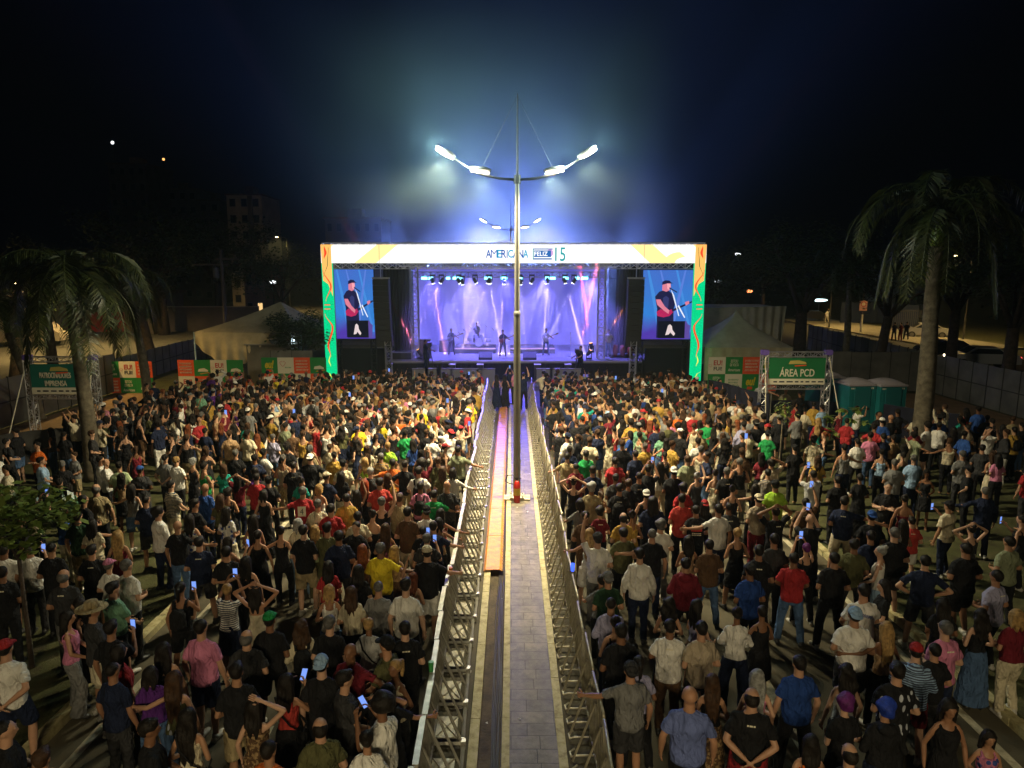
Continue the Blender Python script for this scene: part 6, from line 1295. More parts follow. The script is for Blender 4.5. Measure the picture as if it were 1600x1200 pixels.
# hand-placed people: photo pixel of the head, then sex, top, bottom, hair, pose and extras
LIST = """
354 862 m tee:black trousers:black short:dark front
384 877 f tank:black trousers:black long:dark sideL
355 921 f tee:white:striped skirt:navy bun:blonde phoneup
399 922 f backless:cream longskirt:cream long:dark head
420 970 m tee:black shorts:black short:dark front cap=cap:green
314 979 m tee:pink shorts:navy short:dark down b=1.05
391 992 m tee:charcoal trousers:black balding:grey front b=1.1
466 979 f long:cream trousers:black wavy:brown front pack=backpack
514 922 f tank:white jeans:denim bob:blonde front
513 884 f tee:red trousers:black long:dark front
560 891 f tee:black trousers:black long:dark front
558 924 f tee:cream trousers:black long:brown front
582 918 m tee:grey shorts:black shaved:grey look b=1.05
566 858 f tank:brown skirt:brown verylong:auburn front
595 856 m tee:yellow jeans:navy short:grey sideR b=1.12
616 860 f tank:tan skirt:brown verylong:blonde front
634 914 m tee:white trousers:black crop:dark down
645 902 f tank:tan trousers:black long:auburn upL h=1.5
691 862 m tee:black shorts:white short:dark railR cap=cap:cream b=1.1 legs=stand
474 828 m tee:black shorts:khaki short:dark front
641 981 m tee:black jeans:black short:dark front
515 972 m tee:black trousers:black short:grey front
576 975 f tee:lightgrey trousers:navy short:blonde front pack=bag
604 1006 m tee:olive trousers:black short:dark look yaw=65 cap=cap:black b=1.1
641 1043 f tank:cream trousers:black pony:blonde front yaw=150
514 1030 m tee:black trousers:black short:dark down cap=capback:lightblue
532 1024 m tee:wine trousers:black bald:dark sideL yaw=165
551 1058 m tee:charcoal trousers:black crop:dark look yaw=-55
583 1097 m tee:black shorts:navy short:red head h=1.38
609 1100 m tee:white trousers:black afro:dark phone2 yaw=50
637 1082 f tee:black trousers:black long:dark railR
369 1049 m tee:black shorts:khaki crop:dark front
398 1102 f dress:black:leopard dress:brown:leopard long:dark head1
452 1063 f tank:scarlet skirt:black long:dark phone2 pack=bag
500 1135 m tee:olive trousers:olive balding:dark front b=1.12
420 1171 m tee:orange trousers:navy short:dark front
573 1154 f tee:white trousers:black bun:dark front
286 1123 f tank:cream trousers:black verylong:dark front pack=bag
8 1012 m tee:white shorts:navy short:dark back cap=cap:red b=1.12
8 1140 m tee:black trousers:black shaved:dark look yaw=-60
65 1185 m tee:black trousers:black crop:brown front
99 899 m tee:charcoal jeans:grey balding:grey front b=1.08
122 945 f tank:black trousers:black long:dark front yaw=110
111 965 f tank:pink wide:grey long:dark look yaw=-70
139 953 m tee:charcoal shorts:cream short:dark look yaw=-45 cap=hat:khaki
176 919 m tee:seagreen shorts:black crop:dark look yaw=-25 legs=walk b=1.08
170 882 f tee:white trousers:grey short:grey front cap=cap:pink
198 883 m tee:white trousers:black short:grey front yaw=-20
22 858 m tee:white shorts:wine short:dark down pack=bag b=1.1
173 981 m tee:black trousers:black crop:dark phone
186 1018 f tee:red trousers:black long:dark down yaw=-30
255 1015 f dress:black dress:black long:dark down
282 918 f tank:black shorts:black pony:dark phone pack=backpack
180 1046 m tee:navy trousers:charcoal shaved:dark down yaw=-15 legs=stand
231 1052 f tee:purple jeans:denim bob:dark front
272 1060 f tank:olive:leafy jeans:denim verylong:brown sideL
241 1134 m tee:black trousers:black crop:dark look yaw=-60
311 847 m tee:navy shorts:charcoal crop:dark front b=1.2
3 894 m tee:black trousers:black short:dark front
64 719 m tee:lightblue jeans:navy short:dark look yaw=-55 b=1.15
97 725 m tee:black trousers:black balding:grey front yaw=20
115 711 m tee:grey shorts:khaki short:brown front yaw=150 h=1.6
58 696 m tee:orange trousers:black short:dark crossed yaw=170 
157 718 m tee:white trousers:black short:dark crossed yaw=-60 
165 722 m tee:white trousers:black bald:dark crossed yaw=-55 b=1.08
150 763 m tee:khaki trousers:black balding:grey down b=1.12
107 762 f tee:seagreen trousers:black bob:dark front
93 753 m tee:darkgreen trousers:black short:dark front
121 783 m tee:black trousers:black short:dark front yaw=-30
52 786 f tee:cream trousers:black long:brown phoneup
107 797 f tee:blue trousers:cream long:dark look yaw=-30
122 807 m tee:darkgreen trousers:khaki short:dark sideR b=1.12
143 818 f tee:cream trousers:beige long:dark front
186 727 m tee:palegreen trousers:black short:dark front
190 744 f tank:tan skirt:black long:dark sideR
205 762 f tank:grey shorts:denim long:dark sideL
218 734 m tee:charcoal shorts:charcoal short:dark front cap=cap:blue b=1.1
228 781 m tee:navy shorts:charcoal shaved:dark front
258 715 m tee:grey trousers:black shaved:dark back b=1.08
267 757 m tee:cream:striped trousers:cream short:dark look yaw=-25
247 800 m long:white jeans:navy curly:dark look yaw=-40 b=1.08
277 821 m tee:black jeans:denim bald:dark sideR
296 810 f tank:white:floral trousers:black long:dark sideL
184 836 f tank:wine longskirt:wine verylong:blonde front
80 856 m tee:black trousers:black shaved:dark front
30 857 m tee:white trousers:charcoal short:grey phone yaw=15
143 860 m tee:black shorts:charcoal crop:dark front
15 805 f tee:black trousers:black long:dark front yaw=40
32 810 m tee:black trousers:black short:dark front yaw=-50
278 718 m tee:white trousers:black short:blonde crossed yaw=-20
299 722 f dress:black longdress:black curly:silver front
319 728 m tank:green trousers:black shaved:dark crossed yaw=-35
320 762 m tee:blue trousers:navy bald:dark front yaw=-15
349 730 f tee:teal trousers:brown long:brown front
368 708 m tee:black trousers:black crop:grey front
372 749 f tee:wine trousers:navy long:dark head yaw=-20
398 715 m tee:navy shorts:navy short:dark front b=1.15
412 771 f dress:black longdress:black bob:dark front
403 746 m tee:red trousers:black short:dark front
417 750 m tee:black trousers:black short:dark front cap=cap:black
412 706 m tee:white jeans:denim short:dark look yaw=-30
485 715 m tee:black trousers:black short:dark akimbo cap=capback:white b=1.3
458 727 m tee:black trousers:black short:dark front
470 750 f tee:teal trousers:black bun:dark front
473 767 m tee:red trousers:navy short:grey sideL b=1.12 pr=4
499 762 f backless:white trousers:cream bob:blonde front
510 744 m tee:navy trousers:black short:dark look yaw=-25 cap=cap:cream
500 788 m tee:cream trousers:black short:grey front
513 793 m tee:red trousers:black short:dark front b=1.15
465 818 f long:cream jeans:lightblue bob:silver front
490 827 f tee:palegreen trousers:olive long:blonde front
511 825 m tee:olive shorts:olive crop:dark front
529 837 m tee:navy trousers:charcoal short:dark front b=1.15
354 799 f tee:white:floral shorts:cream long:dark front yaw=-20
396 811 f tank:red longskirt:darkgreen verylong:dark front
416 834 f dress:black longdress:black short:dark down b=1.12
427 830 f tank:black trousers:black bun:dark sideL
357 846 f tank:tan trousers:black long:dark phone yaw=-30
344 778 f tee:olive trousers:black long:brown front
356 769 f tank:black trousers:black curly:dark front
304 787 m tee:black trousers:black crop:dark look yaw=-30
522 711 m tee:mustard trousers:black short:dark front
515 698 f tee:cream:leopard trousers:black short:brown front b=1.1
634 725 m tee:black shorts:khaki short:dark akimbo b=1.05
593 753 m tee:scarlet trousers:black short:dark front b=1.2
570 755 f tank:black trousers:black long:red front
605 745 f tee:mustard trousers:brown long:brown front
624 778 m tee:khaki trousers:black crop:brown front b=1.2
657 760 m tee:pink trousers:black crop:dark front pack=backpack
678 772 m tee:green trousers:black short:dark railR b=1.1
665 799 m tee:white trousers:cream short:dark akimbo cap=capback:black
692 734 f tee:olive trousers:black long:brown front
685 720 m tee:olive trousers:black short:brown front
713 758 m tee:charcoal trousers:black bald:dark front
713 737 f long:white trousers:black bob:dark railR
719 702 m tee:sage trousers:black short:dark railR b=1.1
541 778 m tee:mustard trousers:black short:dark phone b=1.08
557 772 f tank:black trousers:black long:dark up
594 785 m tank:black trousers:black short:grey up
557 821 m tee:black trousers:black short:dark sideR yaw=165
580 804 f backless:black trousers:black bun:dark sideL
563 806 m tee:cream trousers:black short:dark front
602 825 f tank:pink trousers:black verylong:brown front
643 800 m tee:brown trousers:cream short:dark front
664 828 m tee:black trousers:black short:dark phone h=1.5
676 821 m tee:navy trousers:black short:dark railR
688 814 f tank:tan trousers:black bob:dark railR
667 841 m tee:charcoal trousers:black short:grey phone b=1.05
699 804 f tank:red trousers:black long:dark railR
536 724 m tee:cream trousers:black short:dark front cap=cap:black
570 720 f tank:lime trousers:black long:blonde front
595 713 m tee:mustard:striped trousers:black short:grey front
615 723 m tee:orange trousers:black short:dark outL
580 736 m tee:charcoal trousers:black short:silver front
606 696 m tee:lime trousers:black short:blonde front
656 725 m tee:wine trousers:black afro:dark up
533 742 f tee:black trousers:cream long:dark front
865 713 m tee:khaki trousers:black short:dark railL
890 702 m tee:navy trousers:black short:dark front pr=t
916 709 m tee:green trousers:black short:dark front b=1.08
900 729 m tee:wine jeans:denim shaved:dark front legs=stand
926 734 m tee:navy trousers:navy short:dark front
929 759 m tee:khaki trousers:black curly:silver front
934 774 f tank:tan trousers:brown pony:brown front h=1.5
961 720 m tee:red trousers:black short:dark front b=1.12
962 746 m tee:charcoal trousers:black short:dark front
968 762 m tee:black trousers:black short:dark front pack=backpack
983 755 m tee:black trousers:black crop:brown front
998 744 m tee:black trousers:black shaved:dark front
993 709 m tee:navy trousers:black short:dark front
1008 697 m tee:mustard trousers:black short:grey front
1013 732 m tee:black trousers:black short:dark phoneup
1010 772 m tank:black trousers:black short:dark down cap=capback:white
1020 783 m tee:navy trousers:black long:dark front b=1.2
1032 820 m tee:white jeans:grey curly:grey front b=1.08
1019 834 m tee:black jeans:navy shaved:grey sideL b=1.05
974 832 m tee:olive trousers:black short:dark front b=1.22
974 808 m tee:mustard trousers:black balding:dark front
988 804 f tank:mustard trousers:black bun:dark front
915 806 m tee:brown trousers:brown short:dark front
937 799 f tee:wine trousers:black curly:dark front
934 841 m tee:white trousers:grey short:dark upL b=1.08 cap=cap:charcoal
906 833 f backless:white shorts:white verylong:blonde railL
876 786 f tee:grey trousers:charcoal bob:dark lean yaw=20
880 753 f tank:black trousers:black short:dark head cap=cap:black
1000 865 m long:white jeans:navy short:dark down legs=stand
1067 762 m tee:red trousers:black curly:dark front
1069 780 m tee:scarlet trousers:black short:dark front
1084 795 m tee:black trousers:black short:dark front b=1.12 pr=b
1053 736 m tee:black trousers:black short:dark front cap=capback:white
1074 717 m tee:sage trousers:black short:brown front b=1.08
1089 743 f dress:charcoal longdress:charcoal bun:silver up
1072 880 m hoodie:wine trousers:black short:dark front b=1.12
1082 846 f tank:tan trousers:black long:dark front
1102 849 m tee:brown trousers:denim short:dark front b=1.1
1123 795 m tee:white jeans:navy short:dark sideL
1101 788 f tee:black trousers:black long:dark front cap=capback:red
1139 792 m tee:charcoal trousers:black shaved:dark front
1185 779 m tee:beige trousers:wine short:dark front cap=capback:cream b=1.08
1118 739 f backless:cream longskirt:cream bun:dark front
1156 721 m tank:black trousers:grey short:grey front b=1.1
1136 736 m tee:black trousers:black short:grey front
1211 757 m tee:lime trousers:black short:dark front cap=cap:black b=1.08
1212 799 m tee:black trousers:black short:dark head
1259 785 m tee:brown trousers:black short:dark up
1266 811 m tee:black trousers:black bald:dark phoneup
1271 741 m tee:lightgrey trousers:charcoal short:dark phoneup
1320 783 m tee:navy shorts:cream crop:dark outR yaw=-30 b=1.08
1344 746 f tee:black longskirt:black short:dark front
1309 750 m tee:black trousers:black short:dark front b=1.1
1242 700 m tee:black trousers:black short:dark front cap=cap:black
1186 860 m tee:black trousers:black short:dark front pr=s
1210 842 m tee:charcoal trousers:black short:dark front
1241 872 m tee:red jeans:denim short:dark look b=1.12 legs=apart
1260 856 f tank:black trousers:black short:purplehair phoneup
1304 872 m tee:black trousers:black short:dark front b=1.1
1342 852 m tee:olive trousers:charcoal crop:dark front b=1.1
1152 832 f dress:black dress:black short:blonde front b=1.15
1145 764 f tank:black trousers:black bun:dark front
1181 762 f tank:black trousers:black long:dark outL
1190 712 f tee:wine trousers:black long:dark front
1278 717 f tee:mustard trousers:black long:brown front
1504 709 m tee:grey trousers:charcoal short:grey front b=1.1
1514 734 m tee:black trousers:black short:dark sideL yaw=50 cap=cap:black
1540 767 m long:navy trousers:navy short:grey sideL b=1.08
1483 790 m tee:cream jeans:navy short:dark phone yaw=20 cap=cap:black b=1.1
1414 779 f backless:wine trousers:black bun:dark down
1388 760 m tee:black trousers:black short:grey crossed yaw=155 b=1.1
1362 806 m tee:black trousers:black short:dark front cap=capback:blue
1389 832 m tee:black shorts:charcoal short:grey front b=1.12
1370 837 m tee:navy trousers:black short:dark front
1411 818 f tank:grey shorts:black verylong:dark front
1425 814 m tee:scarlet shorts:white crop:dark front h=1.5
1369 860 f tank:white jeans:lightblue bun:silver look yaw=55
1448 739 f tank:black skirt:black long:dark front yaw=150
1398 723 m tee:grey trousers:navy short:grey front
1428 716 m tee:lightblue trousers:navy short:grey front
1411 711 f tank:darkgreen trousers:black short:dark front
1378 706 f tank:lightblue trousers:black short:dark front pack=backpack
1446 876 m tee:navy shorts:charcoal short:dark akimbo b=1.1
1510 857 m tee:black shorts:black short:dark front b=1.25
1518 827 f tank:charcoal trousers:black bun:dark head
1577 846 m tee:sage trousers:black short:dark front b=1.12
1597 811 f tank:black trousers:black short:dark phone yaw=30
1350 922 m tee:white trousers:charcoal short:dark look b=1.15 pr=n
1336 960 m tee:white shorts:charcoal short:dark front cap=capback:lightblue b=1.15
1381 915 f tee:black trousers:brown long:dark look yaw=80
1384 981 f backless:tan trousers:black verylong:blonde sideL
1474 943 f tee:black trousers:black verylong:dark front
1474 984 m tee:pink jeans:navy short:grey front b=1.05 legs=stand
1437 1014 m hoodie:lightblue:striped shorts:wine short:dark look yaw=-30 cap=cap:red
1459 1014 m tee:black trousers:charcoal short:dark front h=1.6
1557 900 m tee:lavender trousers:black short:dark front yaw=20
1542 962 f tank:black longskirt:denim wavy:dark front
1578 960 f tee:wine trousers:cream bob:blonde front b=1.1
1249 1035 m tee:royal trousers:black short:dark down b=1.1 legs=apart
1175 1088 m tee:black shorts:wine:plaid balding:dark back b=1.15
1183 1057 f tank:pink trousers:black verylong:silver front
1113 1064 f tank:black longskirt:brown:leopard verylong:brown front
1322 1048 f tank:lightgrey trousers:black wavy:dark down
1327 1099 f tee:black trousers:black curly:purplehair front
1316 1169 m tee:black trousers:black balding:dark front
1278 1166 f tank:orange trousers:black long:dark front h=1.55
1078 1086 m tee:slate trousers:black bald:dark down b=1.25
950 903 m tee:darkgreen trousers:black short:grey front cap=capback:grey
926 943 m long:lavender trousers:navy shaved:dark front
901 906 f tee:grey trousers:black short:dark lean yaw=15 h=1.55
951 972 f tank:black trousers:black bun:dark front
962 985 m tee:black trousers:black short:dark front b=1.12
970 1043 m tee:grey shorts:charcoal short:dark railL cap=capback:charcoal b=1.12
993 1038 f tee:lavender trousers:black pony:dark front
1048 978 m tee:white trousers:brown short:dark crossed b=1.05
1095 981 m tee:beige trousers:black short:dark front
1057 944 f tank:cream trousers:black wavy:dark front
1078 944 f tank:lavender skirt:brown long:dark look yaw=-60
1152 958 f long:white wide:navy bun:dark look
1191 955 f dress:black dress:black short:dark look
1172 890 m tee:royal trousers:black short:dark front cap=cap:charcoal
1402 1048 m tee:black:leafy trousers:black crop:dark front b=1.15
1377 1105 f hoodie:black trousers:navy curly:bluehair front b=1.1
1498 1108 f dress:black longdress:black long:dark down yaw=172
1531 1149 f dress:pink:floral dress:pink:floral long:dark front yaw=170 h=1.34
"""
rp = random.Random(42)
PPR = {}
for ln in LIST.strip().splitlines():
    a = ln.split(); px, py, sex = float(a[0]), float(a[1]), a[2]
    tp_ = a[3].split(':'); bt = a[4].split(':'); hr = a[5].split(':'); kw = dict(q.split('=') for q in a[7:])
    h = float(kw.get('h', 0)) or (rp.uniform(1.68, 1.82) if sex == 'm' else rp.uniform(1.58, 1.68))
    p = ray_to(px, py, z=h*.945)
    cp = kw.get('cap', ':').split(':')
    dressed = tp_[0] == 'dress'
    rec(p.x, p.y, sex, 'tee' if dressed else tp_[0], tp_[1], bt[0], bt[1], hr[0], hr[1], a[6], float(kw.get('yaw', rp.gauss(0, 9)+(-px+800)*.006)), h, kw.get('legs'), cp[0] or None, cp[1] or None, tp_[2] if len(tp_) > 2 else None, bt[2] if len(bt) > 2 else None, {'backpack': 'backpack', 'bag': 'bag'}.get(kw.get('pack')), float(kw.get('b', 1.0)), rr=rp)
    PEOPLE[-1]['pr'] = kw.get('pr') or ('s' if tp_[0] == 'tee' and len(tp_) < 3 and bt[0] != 'dress' and rp.random() < .16 else None); PEOPLE[-1]['hand'] = True
# push apart anyone standing too close
for it in range(30):
    for i, a in enumerate(PEOPLE):
        for c in PEOPLE[i+1:]:
            dx, dy = c['x']-a['x'], c['y']-a['y']; d = hypot(dx, dy)
            if d < .42:
                s_ = (.42-d)*.5/(d+1e-6); a['x'] -= dx*s_; a['y'] -= dy*s_; c['x'] += dx*s_; c['y'] += dy*s_
for a in PEOPLE:   # nobody inside the barriers
    if abs(a['x']) < 1.48 and a['y'] > 5: a['x'] = 1.48 if a['x'] > 0 else -1.48
TOPC = ['black']*19+['white']*10+['charcoal']*5+['navy']*5+['cream']*8+['red']*3+['khaki', 'beige', 'tan', 'mustard']+['wine']*2+['grey']*3+['olive']*2+['blue']*2+['mustard']*2+['khaki', 'beige', 'beige', 'pink', 'green', 'orange', 'lightblue', 'lavender', 'teal', 'yellow', 'brown', 'tan', 'lightgrey', 'royal', 'seagreen', 'sage', 'purple']
BOTC = ['black']*8+['navy']*4+['denim']*4+['charcoal']*2+['khaki', 'beige', 'cream', 'brown', 'white']
def random_person(x, y, rr):
    sex = rr.choice('mf')
    if sex == 'm': top = rr.choice(('tee',)*7+('long', 'tank')); bot = rr.choice(('trousers', 'jeans', 'shorts')); hair = rr.choice(('short', 'short', 'short', 'crop', 'crop', 'short', 'crop', 'shaved', 'balding', 'curly', 'curly', 'short', 'bald'))
    else: top = rr.choice(('tee', 'tee', 'tank', 'tank', 'long', 'backless')); bot = rr.choice(('trousers', 'jeans', 'shorts', 'skirt', 'dress')); hair = rr.choice(('long', 'long', 'verylong', 'bob', 'wavy', 'pony', 'bun'))
    cap = rr.choice((None,)*7+('cap', 'capback')) if sex == 'm' else None
    hc = rr.choice(('dark',)*6+('brown', 'brown', 'blonde' if sex == 'f' else 'grey', 'auburn' if sex == 'f' else 'dark'))
    pose = rr.choice(('front',)*5+('crossed', 'phoneup', 'up', 'arms_up', 'loose', 'loose', 'halfL', 'halfL', 'halfR', 'halfR', 'down', 'down', 'look', 'akimbo', 'sideR', 'sideL', 'phone', 'clasp', 'head1'))
    if abs(x) < 2.2 and pose in ('sideR', 'sideL', 'akimbo'): pose = rr.choice(('front', 'lean', 'railR' if x < 0 else 'railL'))
    bc = rr.choice(BOTC); tc_ = rr.choice(TOPC)
    if bot == 'dress': bc = rr.choice(('black', 'black', 'wine', 'navy', 'red', 'cream'))
    rec(x, y, sex, top, tc_, bot, bc, hair, hc, pose, rr.gauss(0, 22)+rr.choice((0,)*9+(60, -60, 90))-x*.5, None, None, cap, rr.choice(('black', 'white', 'navy', 'grey', 'red')) if cap else None, rr.choice((None,)*9+('striped',)) if top == 'tee' else None, None, rr.choice((None,)*12+('backpack',)), rr.uniform(.94, 1.14), rr=rr); PEOPLE[-1]['pr'] = rr.choice((None, None, None, 'b', 't', 's')) if top == 'tee' and bot != 'dress' else None
def project(x, y, z):
    p = R(PITCH); dy = y; dz = z-CAM_H; dep = dy*cos(p)-dz*sin(p); up = dy*sin(p)+dz*cos(p)
    return 800+F*x/dep, 600-F*up/dep
def density(x, y):
    """people per square metre, read off the photo"""
    px, py = project(x, y, 1.6)
    if abs(x) < 1.5: return 0
    if x > 8.6 and y > 26: return 0
    if x > 9.3 and y > 24.6: return 0 if x > 12.5 else .1
    if x < -15.8 or (y > 20 and x < -15.2+max(0, (y-24))*.05): return 0
    if y > 33.2: return 0
    if y > 25: return 3.4 if abs(x) < 9 else 2.1
    if y > 20: return 2.7 if abs(x) < 8 else (1.5 if x < 0 else .75)
    if y > 15: return 2.1 if abs(x) < 7 else .6
    if y > 11: return 1.0 if abs(x) < 6 else .25
    return .22
grid = {}
def gadd(x, y): grid.setdefault((int(x//.6), int(y//.6)), []).append((x, y))
def gfree(x, y, dmin):
    cx, cyy = int(x//.6), int(y//.6)
    for i in range(-2, 3):
        for j in range(-2, 3):
            for q in grid.get((cx+i, cyy+j), ()):
                if (q[0]-x)**2+(q[1]-y)**2 < dmin*dmin: return False
    return True
for a in PEOPLE: gadd(a['x'], a['y'])
OBST = [(-13.3, 20.9, .6), (13.55, 22.2, .65), (-8.0, 10.5, .35), (7.9, 19.6, .3), (11.45, 23.3, 1.0), (-16.35, 26.5, .5), (10.15, 26.0, .5)]
for k in range(26000):
    x = rp.uniform(-17, 17); y = 6.2+rp.random()**.8*27.2; d = density(x, y)
    if d <= 0: continue
    if any(hypot(x-o[0], y-o[1]) < o[2] for o in OBST): continue
    if y > 22: dm = .32+.10*(3.5-d)
    else: dm = .55+.22*(2.7-d)
    if rp.random() > min(1, d/2.5): continue
    if not gfree(x, y, dm): continue
    px, py = project(x, y, 1.6)
    if y < 22 and (1205 < px < 1262 and 690 < py < 860): continue
    if y < 16 and not gfree(x, y, 1.05 if abs(x) < 6 else 1.35): continue
    gadd(x, y); random_person(x, y, rp)
# people outside the block of the crowd
def extra(px, py, h, D=None, **k):
    p = ray_to(px, py, z=h*.94+k.pop('zz', 0)); d_ = dict(sex='m', top='tee', tcol='black', bot='trousers', bcol='black', hair='short', hc='dark', pose='front', yaw=0, h=h); d_.update(k); rec(p.x, p.y, rr=rp, **d_); PEOPLE[-1]['pr'] = None; PEOPLE[-1]['must'] = 1; return PEOPLE[-1]
extra(776, 592, 1.66, sex='f', hair='verylong', bot='longdress', bcol='navy', pose='front', yaw=5)['group'] = 'people standing on the median'
extra(789, 592, 1.62, sex='f', hair='long', bot='longdress', bcol='black', pose='front', yaw=-8)['group'] = 'people standing on the median'
extra(797, 583, 1.75, hair='short', tcol='navy', bcol='brown', pose='phoneup', yaw=8)['group'] = 'people standing on the median'
extra(804, 584, 1.72, hair='curly', tcol='pink', bcol='black', pose='crossed', yaw=60)['group'] = 'people standing on the median'
extra(818, 590, 1.74, hair='short', tcol='navy', bcol='black', pose='up', yaw=0)['group'] = 'people standing on the median'
for q in PEOPLE[-5:]: q['z'] = .12
for (px, py, kw) in ((186, 620, dict(tcol='grey', yaw=-40, pose='front')), (190, 645, dict(tcol='teal', bcol='navy', pose='crossed', yaw=-30)), (243, 634, dict(tcol='white', pose='crossed', bcol='charcoal', yaw=-15, build=1.1)), (252, 628, dict(tcol='tan', bcol='navy', cap='cap', capc='black', pose='front')), (229, 602, dict(tcol='tan', pose='look', yaw=-50)), (240, 600, dict(tcol='navy', pose='front', yaw=20)),
    (204, 627, dict(tcol='charcoal', pose='look', yaw=-60)), (116, 645, dict(tcol='black', yaw=160, pose='down')), (160, 646, dict(tcol='black', pose='crossed', yaw=-50)), (276, 606, dict(tcol='black', pose='lean', yaw=-20)), (10, 690, dict(tcol='charcoal', pose='front', yaw=-30)),
    (1125, 596, dict(tcol='black', pose='lean', yaw=200)), (1188, 600, dict(tcol='lightgrey', pose='outL', yaw=170, cap='cap', capc='black')), (1228, 610, dict(tcol='beige', pose='front', yaw=150)), (1250, 615, dict(tcol='black', pose='front', yaw=30)),
    (1468, 664, dict(tcol='white', pose='look', yaw=-30)), (1490, 672, dict(sex='f', tcol='black', hair='long', pose='front')), (1512, 668, dict(tcol='beige', pose='front', yaw=20)), (1545, 672, dict(tcol='white', pose='phoneup', yaw=170)), (1567, 668, dict(sex='f', tcol='black', hair='long', pose='front')), (1585, 672, dict(tcol='mustard', pose='front', pack='backpack')), (1430, 672, dict(tcol='wine', pose='front')), (1380, 682, dict(tcol='navy', pose='crossed')), (1396, 684, dict(sex='f', tcol='tan', hair='bun', pose='front')), (1340, 690, dict(tcol='white', pose='front')), (1535, 700, dict(tcol='charcoal', pose='down', yaw=-30)), (1560, 715, dict(sex='f', tcol='pink', hair='long', pose='front'))):
    extra(px, py, 1.72 if kw.get('sex') != 'f' else 1.62, **kw)['group'] = 'bystanders at the edges of the crowd'
def far_person(px, py_feet, D, kw, grp, z=0):
    x = at(px, 500, D).x; d_ = dict(sex='m', top='tee', tcol='black', bot='trousers', bcol='black', hair='short', hc='dark', pose='front', yaw=0, h=1.75); d_.update(kw); rec(x, D, rr=rp, **d_); q = PEOPLE[-1]; q['z'] = z; q['pr'] = None; q['must'] = 1; q['group'] = grp
far_person(1292, 506, 87, dict(tcol='white', bcol='cream', pose='head1', legs='walk'), 'people on the far sidewalk', .13)
far_person(1399, 525, 64.5, dict(tcol='black'), 'people on the far sidewalk', .13); far_person(1409, 525, 64, dict(tcol='wine', bcol='wine', yaw=20), 'people on the far sidewalk', .13); far_person(1418, 525, 65, dict(tcol='black', yaw=-30), 'people on the far sidewalk', .13)
# musicians and crew on the stage
SDK = 1.12
far_person(705, 0, 44.8, dict(tcol='charcoal', bcol='black', pose='low2', yaw=185, legs='apart'), 'musicians on the stage', SDK)
far_person(785.5, 0, 43.6, dict(tcol='black', bcol='black', pose='low2', yaw=180, cap='cap', capc='black', legs='apart'), 'musicians on the stage', SDK)
far_person(853.5, 0, 44.8, dict(tcol='lightgrey', bcol='denim', pose='low2', yaw=178, legs='apart'), 'musicians on the stage', SDK)
far_person(745, 0, 46.9, dict(tcol='black', bcol='black', pose='low', yaw=180, legs='sit', h=1.72), 'musicians on the stage', SDK+.30)
far_person(952, 0, 44.2, dict(tcol='white', bcol='lightblue', pose='low', yaw=170), 'crew at the side of the stage', SDK)
far_person(664, 0, 39.8, dict(tcol='navy', bcol='navy', pose='lean', yaw=-70), 'camera crew in the pit', .9); far_person(908, 0, 39.9, dict(tcol='navy', bcol='black', pose='lean', yaw=120), 'camera crew in the pit', .5)
POSE_ARMS['low'] = ('low', 'low'); POSE_ARMS['low2'] = ('out_g', 'low'); AP['out_g'] = ((.36, .04, 1.20), (.46, .28, 1.16))
POSE_TXT['low'] = ''; POSE_TXT['low2'] = 'playing a guitar'

# ---- labels
def desc(r, full=True):
    who = {'m': 'man', 'f': 'woman'}[r['sex']]
    if r['h'] < 1.45: who = 'boy' if r['sex'] == 'm' else 'girl'
    pt = {'striped': 'striped ', 'floral': 'floral ', 'leopard': 'spotted ', 'leafy': 'leaf-print ', 'plaid': 'plaid ', None: ''}
    c = {'lightblue': 'light blue', 'lightgrey': 'light grey', 'seagreen': 'sea green', 'palegreen': 'pale green', 'darkgreen': 'dark green', 'scarlet': 'scarlet'}
    cc = lambda q: c.get(q, q)
    wear = '%s%s %s' % (pt[r['bpat']], cc(r['bcol']), BOT_TXT[r['bot']]) if 'dress' in r['bot'] else '%s%s %s' % (pt[r['pat']], cc(r['tcol']), TOP_TXT[r['top']])
    if not full: return '%s in %s' % (who, wear)
    hd = HAIR_TXT[r['hair']]
    if r['cap']: hd = cc(r['capc'])+(' hat' if r['cap'] == 'hat' else ' cap')
    s_ = ('%s in %s, %s' % (who, wear, hd)) if r['cap'] else '%s %s in %s' % (hd, who, wear)
    if 'dress' not in r['bot']: s_ += ' and %s%s' % ('plaid ' if r['bpat'] == 'plaid' else 'spotted ' if r['bpat'] else cc(r['bcol'])+' ', {'trousers': 'trousers'}.get(BOT_TXT[r['bot']], BOT_TXT[r['bot']]))
    if r['pack'] == 'backpack': s_ += ' with backpack'
    elif POSE_TXT.get(r['pose']): s_ += ' '+POSE_TXT[r['pose']]
    return s_
must = [r for r in PEOPLE if r.get('must')]
inframe = []
for r in PEOPLE:
    if r.get('must'): continue
    px, py = project(r['x'], r['y'], r['h']*.95)
    r['see'] = -20 < px < 1620 and py < 1215
    if r['see']: inframe.append(r)
inframe.sort(key=lambda r: r['x']**2+r['y']**2)
NIND = 298-len([m_ for m_ in must])
IND = inframe[:NIND]+must; REST = inframe[NIND:]
print('people', len(PEOPLE), 'individual', len(IND), 'rest', len(REST))
base = [desc(r) for r in IND]; from collections import Counter
cnt = Counter(base); short = [desc(r, False) for r in IND]; sc_ = Counter(short); used = set(); labels = []
def nwords(s_): return len(s_.replace(',', '').split())
